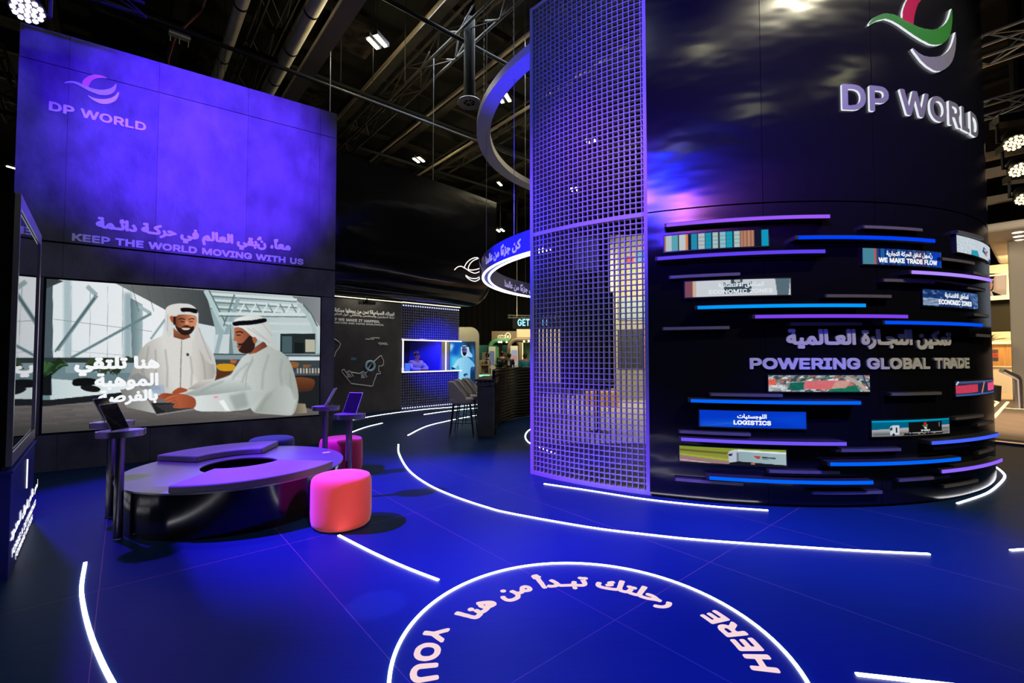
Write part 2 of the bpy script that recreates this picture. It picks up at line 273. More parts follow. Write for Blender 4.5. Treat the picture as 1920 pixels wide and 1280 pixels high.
# ---------------------------------------------------------------- lettering: outlines are rastered, thickened and traced into meshes
INTER = {"A":[96,[[[3,0],[40,102],[55,102],[93,0],[79,0],[57,60],[56,63],[55,67],[54,70],[53,74],[51,79],[50,84],[48,89],[46,96],[49,96],[47,89],[46,84],[44,79],[43,74],[41,70],[40,67],[39,63],[38,60],[17,0]],[[22,28],[22,40],[74,40],[74,28]]]],"B":[91,[[[12,0],[12,102],[48,102],[53,102],[58,101],[62,100],[66,98],[69,96],[72,94],[74,91],[76,88],[78,85],[79,82],[79,78],[80,75],[79,72],[79,69],[78,66],[77,64],[76,62],[75,60],[73,59],[71,57],[69,56],[67,55],[65,54],[63,53],[63,52],[65,52],[68,51],[70,50],[73,49],[75,47],[77,45],[79,43],[80,41],[82,38],[83,35],[83,31],[84,27],[83,23],[83,20],[82,17],[80,13],[78,10],[75,8],[72,6],[69,4],[65,2],[60,1],[55,0],[49,0]],[[25,11],[49,11],[54,12],[59,13],[63,14],[66,16],[68,18],[70,21],[71,24],[71,27],[71,30],[70,32],[70,35],[68,37],[67,39],[65,41],[63,42],[61,44],[59,45],[56,46],[53,46],[50,46],[25,46]],[[25,57],[48,57],[50,57],[53,58],[55,58],[58,59],[60,60],[62,62],[63,63],[65,65],[66,67],[67,70],[67,72],[67,74],[67,78],[66,81],[65,83],[63,86],[60,88],[57,89],[53,90],[48,90],[25,90]]]],"C":[102,[[[53,-1],[47,-1],[41,0],[35,2],[30,5],[25,8],[21,13],[17,18],[14,23],[11,29],[10,36],[8,43],[8,51],[8,59],[10,66],[11,72],[14,79],[17,84],[21,89],[25,93],[30,97],[35,100],[41,102],[47,103],[53,103],[57,103],[61,103],[65,102],[68,101],[71,100],[75,98],[78,96],[80,94],[83,92],[85,89],[88,87],[90,84],[91,80],[93,77],[94,73],[95,70],[82,70],[81,72],[80,75],[79,77],[78,79],[76,81],[75,83],[73,84],[71,86],[70,87],[67,88],[65,89],[63,90],[61,90],[58,91],[56,91],[53,91],[49,91],[45,90],[41,89],[37,86],[33,84],[30,81],[27,77],[25,73],[23,68],[22,63],[21,57],[21,51],[21,45],[22,39],[23,34],[25,29],[27,25],[30,21],[33,18],[37,15],[41,13],[45,12],[49,11],[53,11],[56,11],[58,11],[61,11],[63,12],[65,13],[67,14],[70,15],[71,16],[73,18],[75,19],[76,21],[78,23],[79,25],[80,27],[81,30],[82,32],[95,32],[94,28],[93,25],[91,21],[90,18],[88,15],[86,12],[83,10],[80,8],[78,6],[75,4],[71,2],[68,1],[65,0],[61,-1],[57,-1]]]],"D":[101,[[[44,0],[19,0],[19,11],[43,11],[49,12],[54,13],[59,14],[64,16],[67,19],[71,22],[74,26],[76,30],[78,34],[79,40],[80,45],[80,51],[80,57],[79,62],[78,67],[76,72],[74,76],[71,80],[68,83],[64,86],[60,88],[55,89],[50,90],[44,90],[19,90],[19,102],[45,102],[52,101],[59,100],[65,98],[71,96],[75,92],[80,88],[84,84],[87,78],[89,72],[91,66],[92,59],[92,51],[92,43],[91,36],[89,30],[87,24],[83,18],[80,14],[75,10],[70,6],[64,3],[58,2],[51,0]],[[25,102],[25,0],[12,0],[12,102]]]],"E":[84,[[[12,0],[12,102],[74,102],[74,90],[25,90],[25,57],[71,57],[71,46],[25,46],[25,11],[75,11],[75,0]]]],"F":[82,[[[12,0],[12,102],[74,102],[74,90],[25,90],[25,56],[69,56],[69,44],[25,44],[25,0]]]],"G":[104,[[[54,-1],[47,-1],[41,0],[35,2],[30,5],[25,9],[21,13],[17,18],[14,23],[11,29],[9,36],[8,43],[8,51],[8,59],[9,66],[11,72],[14,79],[17,84],[21,89],[25,93],[30,97],[35,100],[41,102],[47,103],[53,103],[57,103],[61,103],[64,102],[68,101],[72,99],[75,98],[78,96],[81,94],[83,92],[86,89],[88,86],[90,83],[92,80],[93,77],[94,73],[95,70],[82,70],[81,72],[80,74],[79,77],[77,79],[76,81],[75,82],[73,84],[71,85],[69,87],[67,88],[65,89],[63,90],[61,90],[58,91],[56,91],[53,91],[49,91],[44,90],[40,89],[37,86],[33,84],[30,81],[27,77],[25,73],[23,68],[22,63],[21,57],[21,51],[21,45],[22,39],[23,34],[25,29],[27,25],[30,21],[33,18],[37,15],[41,13],[45,12],[49,11],[54,11],[58,11],[62,11],[66,13],[69,14],[72,16],[75,19],[77,21],[79,25],[81,28],[82,32],[83,36],[83,40],[87,40],[57,40],[57,51],[96,51],[96,40],[95,34],[94,28],[93,23],[90,18],[87,14],[84,10],[80,7],[75,4],[70,2],[65,0],[60,-1]]]],"H":[104,[[[12,0],[12,102],[25,102],[25,58],[78,58],[78,102],[91,102],[91,0],[78,0],[78,46],[25,46],[25,0]]]],"I":[60,[[[6,0],[6,11],[24,11],[24,90],[6,90],[6,102],[54,102],[54,90],[37,90],[37,11],[54,11],[54,0]]]],"J":[79,[[[37,-1],[31,-1],[25,1],[20,3],[15,7],[11,11],[9,16],[7,22],[7,29],[7,35],[20,35],[20,29],[20,25],[21,21],[22,18],[24,15],[27,13],[30,11],[33,10],[37,10],[41,10],[44,11],[47,13],[50,15],[52,18],[53,21],[54,25],[54,29],[54,102],[67,102],[67,29],[67,22],[65,16],[63,11],[59,7],[54,3],[49,1],[43,-1]]]],"K":[94,[[[21,29],[21,43],[23,46],[24,48],[26,50],[28,52],[30,54],[31,56],[33,59],[35,61],[37,63],[39,65],[40,67],[42,69],[73,102],[90,102],[46,55],[46,55]],[[12,0],[12,102],[25,102],[25,67],[25,45],[25,39],[25,0]],[[74,0],[38,52],[46,62],[90,0]]]],"L":[79,[[[12,0],[12,102],[25,102],[25,11],[72,11],[72,0]]]],"M":[126,[[[12,0],[12,102],[30,102],[55,37],[57,32],[60,25],[62,17],[64,10],[61,10],[64,17],[66,24],[68,32],[70,37],[95,102],[114,102],[114,0],[101,0],[101,58],[101,65],[101,74],[101,83],[101,91],[103,91],[102,89],[101,87],[100,84],[100,82],[96,73],[93,64],[91,58],[68,0],[57,0],[34,58],[32,64],[29,72],[26,82],[22,91],[24,91],[24,83],[24,74],[24,66],[24,58],[24,0]]]],"N":[105,[[[12,0],[12,102],[27,102],[69,37],[69,35],[70,34],[71,32],[73,30],[74,28],[75,26],[76,24],[78,21],[79,19],[80,16],[81,14],[83,11],[81,11],[81,14],[80,16],[80,19],[80,22],[80,24],[80,27],[80,29],[80,31],[80,39],[80,102],[93,102],[93,0],[77,0],[40,58],[35,66],[34,68],[33,71],[31,73],[30,76],[22,90],[24,91],[24,77],[25,66],[25,58],[25,0]]]],"O":[107,[[[53,-1],[47,-1],[41,0],[35,2],[30,5],[25,8],[21,13],[17,18],[14,23],[11,29],[10,36],[8,43],[8,51],[8,59],[10,66],[11,72],[14,79],[17,84],[21,89],[25,93],[30,97],[35,100],[41,102],[47,103],[53,103],[60,103],[66,102],[71,100],[77,97],[82,93],[86,89],[90,84],[93,79],[95,72],[97,66],[98,59],[99,51],[98,43],[97,36],[95,29],[93,23],[90,18],[86,13],[82,8],[77,5],[71,2],[66,0],[60,-1]],[[53,11],[58,11],[62,12],[66,13],[70,15],[73,18],[77,21],[79,25],[82,29],[84,34],[85,39],[86,45],[86,51],[86,57],[85,63],[84,68],[82,73],[79,77],[77,81],[73,84],[70,87],[66,89],[62,90],[58,91],[53,91],[49,91],[45,90],[41,89],[37,87],[33,84],[30,81],[27,77],[25,73],[23,68],[22,63],[21,57],[21,51],[21,45],[22,39],[23,34],[25,29],[27,25],[30,21],[33,18],[37,15],[41,13],[45,12],[49,11]]]],"P":[89,[[[12,0],[12,102],[47,102],[53,101],[58,101],[62,99],[66,97],[70,95],[73,92],[76,89],[78,86],[80,82],[81,78],[81,74],[82,70],[81,65],[81,61],[80,57],[78,53],[76,50],[73,47],[70,44],[66,41],[62,40],[58,38],[53,37],[47,37],[22,37],[22,48],[47,48],[50,49],[54,49],[57,50],[59,51],[62,53],[64,54],[65,56],[67,59],[68,61],[68,64],[69,67],[69,70],[69,72],[68,75],[68,78],[67,80],[65,83],[64,85],[62,86],[59,88],[57,89],[54,90],[50,90],[46,90],[25,90],[25,0]]]],"Q":[107,[[[49,32],[63,32],[74,17],[77,13],[94,-10],[80,-10],[69,5],[66,9]],[[53,-1],[47,-1],[41,0],[35,2],[30,5],[25,8],[21,13],[17,18],[14,23],[11,29],[10,36],[8,43],[8,51],[8,59],[10,66],[11,72],[14,79],[17,84],[21,89],[25,93],[30,97],[35,100],[41,102],[47,103],[53,103],[60,103],[66,102],[71,100],[77,97],[82,93],[86,89],[90,84],[93,79],[95,72],[97,66],[98,59],[99,51],[98,43],[97,36],[95,29],[93,23],[90,18],[86,13],[82,8],[77,5],[71,2],[66,0],[60,-1]],[[53,11],[58,11],[62,12],[66,13],[70,15],[73,18],[77,21],[79,25],[82,29],[84,34],[85,39],[86,45],[86,51],[86,57],[85,63],[84,68],[82,73],[79,77],[77,81],[73,84],[70,87],[66,89],[62,90],[58,91],[53,91],[49,91],[45,90],[41,89],[37,87],[33,84],[30,81],[27,77],[25,73],[23,68],[22,63],[21,57],[21,51],[21,45],[22,39],[23,34],[25,29],[27,25],[30,21],[33,18],[37,15],[41,13],[45,12],[49,11]]]],"R":[90,[[[12,0],[12,102],[47,102],[53,101],[58,101],[63,99],[67,98],[70,96],[73,93],[76,90],[78,87],[80,83],[81,79],[82,75],[82,70],[82,66],[81,62],[80,58],[78,54],[76,51],[73,48],[70,46],[67,43],[62,42],[58,41],[53,40],[47,40],[19,40],[19,51],[47,51],[50,51],[54,52],[57,52],[60,53],[62,55],[64,56],[65,58],[67,60],[68,62],[68,65],[69,68],[69,70],[69,73],[68,76],[68,79],[67,81],[65,83],[64,85],[62,87],[60,88],[57,89],[54,90],[50,90],[47,90],[25,90],[25,0]],[[71,0],[46,46],[61,46],[86,0]]]],"S":[90,[[[45,-2],[39,-2],[34,-1],[30,0],[26,2],[22,4],[18,6],[15,9],[13,12],[11,15],[9,19],[8,23],[8,27],[21,27],[21,25],[22,22],[23,20],[25,18],[26,16],[28,14],[31,13],[33,12],[36,11],[39,10],[42,10],[45,10],[48,10],[51,10],[54,11],[57,12],[60,13],[62,15],[64,16],[66,18],[67,20],[68,23],[69,25],[69,28],[69,30],[68,32],[68,34],[66,36],[65,37],[63,39],[61,40],[59,41],[57,42],[54,43],[52,44],[49,44],[37,48],[31,50],[26,52],[21,55],[17,58],[14,61],[12,65],[11,70],[10,74],[11,79],[12,83],[13,86],[15,90],[17,93],[20,95],[24,98],[28,100],[32,101],[36,102],[41,103],[45,103],[50,103],[55,102],[59,101],[63,100],[67,98],[70,95],[73,93],[75,90],[77,87],[79,83],[80,79],[80,76],[67,76],[67,79],[65,82],[63,85],[60,87],[57,89],[53,91],[49,91],[45,92],[42,92],[39,91],[36,90],[33,90],[31,88],[29,87],[27,85],[26,84],[25,82],[24,80],[23,77],[23,75],[23,73],[24,70],[25,68],[26,67],[28,65],[30,64],[32,63],[34,62],[36,61],[38,60],[40,59],[42,59],[53,56],[55,55],[57,54],[60,54],[62,53],[65,52],[67,50],[69,49],[72,48],[74,46],[76,44],[77,42],[79,40],[80,37],[81,34],[81,31],[82,28],[81,24],[81,20],[79,16],[77,13],[75,10],[72,7],[69,4],[65,2],[60,0],[56,-1],[50,-2]]]],"T":[90,[[[6,90],[6,102],[83,102],[83,90],[51,90],[51,0],[39,0],[39,90]]]],"U":[104,[[[52,-2],[46,-1],[41,0],[35,1],[31,3],[27,6],[23,9],[20,12],[17,16],[15,20],[13,25],[12,30],[12,35],[12,102],[25,102],[25,36],[25,32],[26,29],[27,26],[28,23],[30,20],[32,17],[35,15],[37,14],[41,12],[44,11],[48,11],[52,10],[56,11],[60,11],[63,12],[66,14],[69,15],[71,17],[74,20],[75,23],[77,26],[78,29],[78,32],[79,36],[79,102],[91,102],[91,35],[91,30],[90,25],[89,20],[87,16],[84,12],[81,9],[77,6],[73,3],[68,1],[63,0],[58,-1]]]],"V":[96,[[[41,0],[3,102],[17,102],[38,41],[39,38],[41,35],[42,32],[43,27],[44,23],[46,18],[48,12],[50,6],[47,6],[49,12],[50,18],[52,23],[53,28],[55,32],[56,35],[57,38],[58,41],[79,102],[93,102],[56,0]]]],"W":[137,[[[31,0],[3,102],[16,102],[33,39],[33,37],[34,34],[35,32],[35,29],[37,19],[38,16],[38,13],[39,11],[39,8],[38,8],[38,11],[39,13],[39,16],[40,19],[41,21],[41,24],[42,27],[42,29],[45,39],[61,102],[76,102],[92,39],[93,37],[94,34],[94,32],[95,29],[97,19],[98,16],[98,13],[99,11],[99,8],[98,8],[98,11],[99,13],[99,16],[100,19],[100,21],[101,24],[101,27],[102,29],[105,39],[121,102],[134,102],[106,0],[91,0],[74,65],[73,68],[72,71],[71,75],[70,78],[69,82],[69,86],[68,90],[67,95],[70,95],[69,91],[68,87],[68,83],[67,79],[66,75],[65,72],[65,68],[64,65],[46,0]]]],"X":[95,[[[4,0],[43,57],[43,47],[6,102],[21,102],[36,80],[37,78],[38,76],[40,74],[41,72],[42,71],[43,69],[44,67],[45,66],[46,64],[47,62],[48,60],[49,58],[46,58],[50,66],[51,67],[52,69],[53,71],[54,72],[60,80],[75,102],[89,102],[52,48],[52,57],[91,0],[76,0],[58,26],[54,33],[53,35],[52,36],[51,38],[50,39],[49,41],[48,42],[47,44],[46,46],[49,46],[48,44],[47,43],[46,41],[45,39],[44,38],[43,36],[42,35],[41,33],[36,26],[18,0]]]],"Y":[95,[[[41,0],[41,42],[3,102],[18,102],[38,69],[40,66],[42,64],[43,61],[44,58],[46,56],[47,53],[49,50],[50,46],[45,46],[46,50],[47,53],[49,56],[50,59],[52,61],[53,64],[55,66],[56,69],[76,102],[91,102],[54,42],[54,0]]]],"Z":[88,[[[8,0],[8,9],[55,77],[56,79],[58,82],[60,84],[61,86],[63,88],[65,91],[66,93],[68,95],[70,91],[66,91],[63,91],[60,91],[57,90],[54,90],[51,90],[48,90],[45,90],[8,90],[8,102],[79,102],[79,92],[34,26],[32,23],[30,21],[29,19],[27,16],[19,7],[18,11],[21,11],[24,11],[27,11],[30,11],[34,11],[37,11],[40,11],[43,11],[80,11],[80,0]]]],"?":[72,[[[26,30],[26,32],[27,36],[27,40],[27,43],[28,46],[29,48],[31,50],[32,52],[34,54],[35,55],[37,57],[39,58],[42,60],[44,61],[46,63],[48,65],[49,67],[51,69],[52,71],[52,74],[52,77],[52,79],[52,81],[51,83],[50,85],[49,87],[47,88],[46,89],[44,90],[42,91],[40,92],[38,92],[36,92],[33,92],[31,92],[29,91],[27,91],[26,90],[24,88],[22,87],[21,85],[20,83],[19,81],[19,78],[18,76],[5,76],[6,80],[7,84],[8,87],[10,90],[12,93],[15,96],[17,98],[21,100],[24,101],[28,102],[31,103],[36,103],[40,103],[44,102],[48,101],[51,100],[54,98],[57,96],[59,93],[61,90],[63,87],[64,84],[65,80],[65,76],[65,72],[64,69],[63,65],[61,62],[59,59],[57,57],[54,54],[51,52],[49,51],[47,50],[45,48],[44,47],[43,46],[41,44],[41,43],[40,41],[39,39],[39,37],[39,34],[39,32],[39,30]],[[33,-1],[31,-1],[29,0],[28,1],[26,2],[25,3],[24,5],[24,6],[24,8],[24,10],[24,12],[25,13],[26,15],[28,16],[29,17],[31,17],[33,17],[35,17],[36,17],[38,16],[39,15],[40,13],[41,12],[42,10],[42,8],[42,6],[41,5],[40,3],[39,2],[38,1],[36,0],[35,-1]]]],".":[38,[[[19,-1],[17,-1],[16,0],[14,1],[13,2],[11,3],[11,5],[10,6],[10,8],[10,10],[11,12],[11,13],[13,15],[14,16],[16,17],[17,17],[19,17],[21,17],[23,17],[24,16],[26,15],[27,13],[28,12],[28,10],[28,8],[28,6],[28,5],[27,3],[26,2],[24,1],[23,0],[21,-1]]]],",":[38,[[[8,-24],[14,14],[27,14],[17,-24]]]]}
def latin(s, track=0, space=44):
    polys = []; x = 0
    for ch in s:
        if ch == ' ': x += space; continue
        adv, ps = INTER[ch]
        for p in ps: polys.append([(a + x, b) for a, b in p])
        x += adv + track
    return polys
_iso = {'ا': 0xFE8D, 'أ': 0xFE83, 'إ': 0xFE87, 'آ': 0xFE81, 'ب': 0xFE8F, 'ة': 0xFE93, 'ت': 0xFE95, 'ث': 0xFE99, 'ج': 0xFE9D, 'ح': 0xFEA1, 'خ': 0xFEA5, 'د': 0xFEA9,
        'ذ': 0xFEAB, 'ر': 0xFEAD, 'ز': 0xFEAF, 'س': 0xFEB1, 'ش': 0xFEB5, 'ص': 0xFEB9, 'ض': 0xFEBD, 'ط': 0xFEC1, 'ظ': 0xFEC5, 'ع': 0xFEC9, 'غ': 0xFECD, 'ف': 0xFED1,
        'ق': 0xFED5, 'ك': 0xFED9, 'ل': 0xFEDD, 'م': 0xFEE1, 'ن': 0xFEE5, 'ه': 0xFEE9, 'و': 0xFEED, 'ي': 0xFEF1, 'ى': 0xFEEF, 'ئ': 0xFE89, 'ء': 0xFE80, 'ؤ': 0xFE85}
_right = set('اأإآةدذرزوىؤ')
def shape_arabic(s):
    """contextual forms in visual order"""
    s = s.replace('لا', '\uFEFB'); out = []
    joins_left = lambda c: (c in _iso and c not in _right and c != 'ء') or c == 'ـ'
    joins_right = lambda c: (c in _iso and c != 'ء') or c in 'ـ\uFEFB'
    for i, c in enumerate(s):
        pv = s[i - 1] if i else ' '; nx = s[i + 1] if i + 1 < len(s) else ' '
        r = joins_left(pv) and joins_right(c); l = joins_left(c) and joins_right(nx)
        if c == '\uFEFB': out.append('\uFEFC' if r else c)
        elif c in _iso and c != 'ء':
            k = _iso[c]
            out.append(chr(k + ((1 if r else 0) if c in _right else (3 if r and l else 2 if l else 1 if r else 0))))
        else: out.append({'؟': '؟', '،': '،'}.get(c, chr(_iso[c]) if c in _iso else c))
    return ''.join(out[::-1])
def arabic(s):
    c = bpy.data.curves.new('t', 'FONT'); c.body = shape_arabic(s); c.size = 1
    o = bpy.data.objects.new('t', c); COL.objects.link(o); bpy.context.view_layer.update()
    cu = o.to_curve(bpy.context.evaluated_depsgraph_get()); polys = []
    for s_ in cu.splines:
        P = s_.bezier_points; n = len(P); poly = []
        for i in range(n):
            a, b = P[i], P[(i + 1) % n]; p0, p1, p2, p3 = a.co, a.handle_right, b.handle_left, b.co
            k = 1 if abs((p1 - p0).cross(p3 - p0).z) < 1e-5 and abs((p2 - p0).cross(p3 - p0).z) < 1e-5 else 4
            for j in range(k):
                t = j / k; q = (1 - t) ** 3 * p0 + 3 * (1 - t) ** 2 * t * p1 + 3 * (1 - t) * t * t * p2 + t ** 3 * p3
                poly.append((q.x * 200, q.y * 200))
        polys.append(poly)
    o.to_curve_clear(); bpy.data.objects.remove(o); bpy.data.curves.remove(c)
    return polys
def trace(polys, width, height, bold=0.0, N=44):
    """polygons fitted to a width x height box, thickened by bold (fraction of height) -> 2-D faces and contour segments"""
    px = height / N; rad = bold * N
    allp = np.array([p for q in polys for p in q], float); lo = allp.min(0); hi = allp.max(0)
    sw, sh = width / px, N
    sc = ((sw - 2 * rad) / (hi[0] - lo[0]), (sh - 2 * rad) / (hi[1] - lo[1]))
    SS = 2; pad = 3
    nx = int(sw + 2 * pad) * SS; ny = int(sh + 2 * pad) * SS
    ed = []
    for q in polys:
        q = [((x - lo[0]) * sc[0] * SS + (rad + pad) * SS, (y - lo[1]) * sc[1] * SS + (rad + pad) * SS) for x, y in q]
        for (x0, y0), (x1, y1) in zip(q, q[1:] + q[:1]):
            if y0 != y1: ed.append((x0, y0, x1, y1))
    ed = np.array(ed); img = np.zeros((ny, nx), bool); xs = np.arange(nx) + 0.5
    for j in range(ny):
        y = j + 0.5; m = (np.minimum(ed[:, 1], ed[:, 3]) <= y) & (np.maximum(ed[:, 1], ed[:, 3]) > y); e = ed[m]
        if not len(e): continue
        xc = e[:, 0] + (y - e[:, 1]) / (e[:, 3] - e[:, 1]) * (e[:, 2] - e[:, 0]); sg = np.where(e[:, 3] > e[:, 1], 1, -1)
        o = np.argsort(xc); w = np.concatenate([[0], np.cumsum(sg[o])]); img[j] = w[np.searchsorted(xc[o], xs)] != 0
    R = rad * SS
    if R > 0.4:
        out = img.copy(); k = int(R + 0.999)
        for dy in range(-k, k + 1):
            for dx in range(-k, k + 1):
                if 0 < dx * dx + dy * dy <= (R + 0.3) ** 2: out |= np.roll(np.roll(img, dy, 0), dx, 1)
        img = out
    f = img.astype(float)
    for _ in range(2):
        f = (np.roll(f, 1, 0) + 2 * f + np.roll(f, -1, 0)) / 4; f = (np.roll(f, 1, 1) + 2 * f + np.roll(f, -1, 1)) / 4
    f = f[:ny // SS * SS, :nx // SS * SS].reshape(ny // SS, SS, nx // SS, SS).mean((1, 3))
    ins = f > 0.5; ny, nx = f.shape
    cnt = ins[:-1, :-1].astype(int) + ins[1:, :-1] + ins[:-1, 1:] + ins[1:, 1:]
    C = lambda x, y: ((x - pad + 0.5) * px, (y - pad + 0.5) * px)
    faces = []; segs = []
    for j in range(ny - 1):
        i = 0; row = cnt[j]
        while i < nx - 1:
            if row[i] == 4:
                k = i
                while k < nx - 1 and row[k] == 4 and k - i < 8: k += 1
                faces.append([C(i, j), C(k, j), C(k, j + 1), C(i, j + 1)]); i = k; continue
            if row[i]:
                q = [(i, j), (i + 1, j), (i + 1, j + 1), (i, j + 1)]; v = [f[y, x] for x, y in q]; poly = []; ty = []
                for a in range(4):
                    b = (a + 1) % 4
                    if v[a] > 0.5: poly.append(C(*q[a])); ty.append(0)
                    if (v[a] > 0.5) != (v[b] > 0.5):
                        t = (0.5 - v[a]) / (v[b] - v[a]); poly.append(C(q[a][0] + t * (q[b][0] - q[a][0]), q[a][1] + t * (q[b][1] - q[a][1])))
                        ty.append(1 if v[a] > 0.5 else 2)
                if len(poly) > 2: faces.append(poly)
                for a in range(len(poly)):
                    if ty[a] == 1 and ty[(a + 1) % len(poly)] == 2: segs.append((poly[a], poly[(a + 1) % len(poly)]))
            i += 1
    return faces, segs
def lettering(name, polys, m, parent, place, boxuv, bold=0.03, depth=0.0, side=None, N=44, lift=0.003):
    """place(u, v, w) puts a letter point on its surface; boxuv = (u0, u1, v0, v1)"""
    u0, u1, v0, v1 = boxuv
    faces, segs = trace(polys, u1 - u0, v1 - v0, bold, N)
    ext = sorted((min(q[0] for q in f), max(q[0] for q in f)) for f in faces); cuts = []; hi = ext[0][1]
    for x0, x1 in ext:
        if x0 - hi > 0.2 * (v1 - v0): cuts.append((x0 + hi) / 2)
        hi = max(hi, x1)
    word = lambda f: sum(1 for c in cuts if f[0][0] > c); last = None
    for wd in range(len(cuts) + 1):
        V = []; idx = {}; Fc = []; mi = []
        def vid(p, w):
            k = (round(p[0], 5), round(p[1], 5), w)
            if k not in idx: idx[k] = len(V); V.append(place(u0 + p[0], v0 + p[1], w))
            return idx[k]
        for f in faces:
            if word(f) != wd: continue
            q = [vid(p, lift + depth) for p in f]
            if len(set(q)) > 2: Fc.append(list(dict.fromkeys(q))); mi.append(0)
        if depth > 0:
            for a, b in segs:
                if word((a,)) != wd: continue
                q = [vid(a, lift + depth), vid(a, 0.0), vid(b, 0.0), vid(b, lift + depth)]
                if len(set(q)) == 4: Fc.append(q); mi.append(1 if side else 0)
        me = bpy.data.meshes.new(name); me.from_pydata(V, [], Fc); me.update()
        last = link(name, me, [m, side] if side else m, parent)
        me.polygons.foreach_set('material_index', mi); me.validate()
    return last
# the emblem: three sweeping crescents, traced flat in a unit box (x to the right, y up)
_EMB = {'top': [(612, 445), (590, 434), (570, 426), (548, 422), (530, 421), (508, 426), (490, 435), (475, 447), (465, 460), (462, 478), (480, 484), (498, 491), (502, 478), (508, 466), (518, 454), (532, 446), (550, 441), (572, 439), (592, 441)],
        'wave': [(354, 475), (362, 467), (375, 460), (400, 457), (420, 459), (440, 465), (465, 476), (490, 487), (515, 497), (540, 503), (565, 507), (590, 506), (610, 502), (625, 497), (637, 489), (645, 480), (650, 474), (655, 468), (656, 480), (655, 490), (651, 503), (645, 515), (634, 525), (620, 532), (605, 536), (590, 537), (570, 536), (550, 532), (525, 523), (500, 512), (475, 499), (450, 485), (430, 475), (410, 468), (385, 467), (368, 470)],
        'bottom': [(478, 522), (494, 535), (510, 545), (530, 553), (550, 557), (575, 559), (600, 558), (622, 553), (640, 545), (652, 535), (660, 525), (668, 513), (670, 524), (668, 537), (663, 550), (655, 562), (644, 572), (630, 579), (610, 585), (590, 587), (575, 586), (560, 582), (540, 574), (520, 562), (498, 543)]}
def emblem():
    E = {k: [onwall(x / 3, y / 3) for x, y in v] for k, v in _EMB.items()}
    u = [p[0] for v in E.values() for p in v]; z = [p[1] for v in E.values() for p in v]
    return {k: [((a - min(u)) / (max(u) - min(u)), (b - min(z)) / (max(z) - min(z))) for a, b in v] for k, v in E.items()}, (min(u), max(u), min(z), max(z))
EMB, EMB_BOX = emblem()
def put_emblem(parent, place, boxuv, mats, depth=0.0, side=None, N=30, lift=0.003):
    u0, u1, v0, v1 = boxuv
    for k, nm in (('top', 'upper_crescent'), ('wave', 'wave'), ('bottom', 'lower_crescent')):
        p = EMB[k]; xs = [a for a, b in p]; ys = [b for a, b in p]
        bx = (u0 + (u1 - u0) * min(xs), u0 + (u1 - u0) * max(xs), v0 + (v1 - v0) * min(ys), v0 + (v1 - v0) * max(ys))
        lettering(nm, [p], mats[k], parent, place, bx, 0.0, depth, side, N, lift)

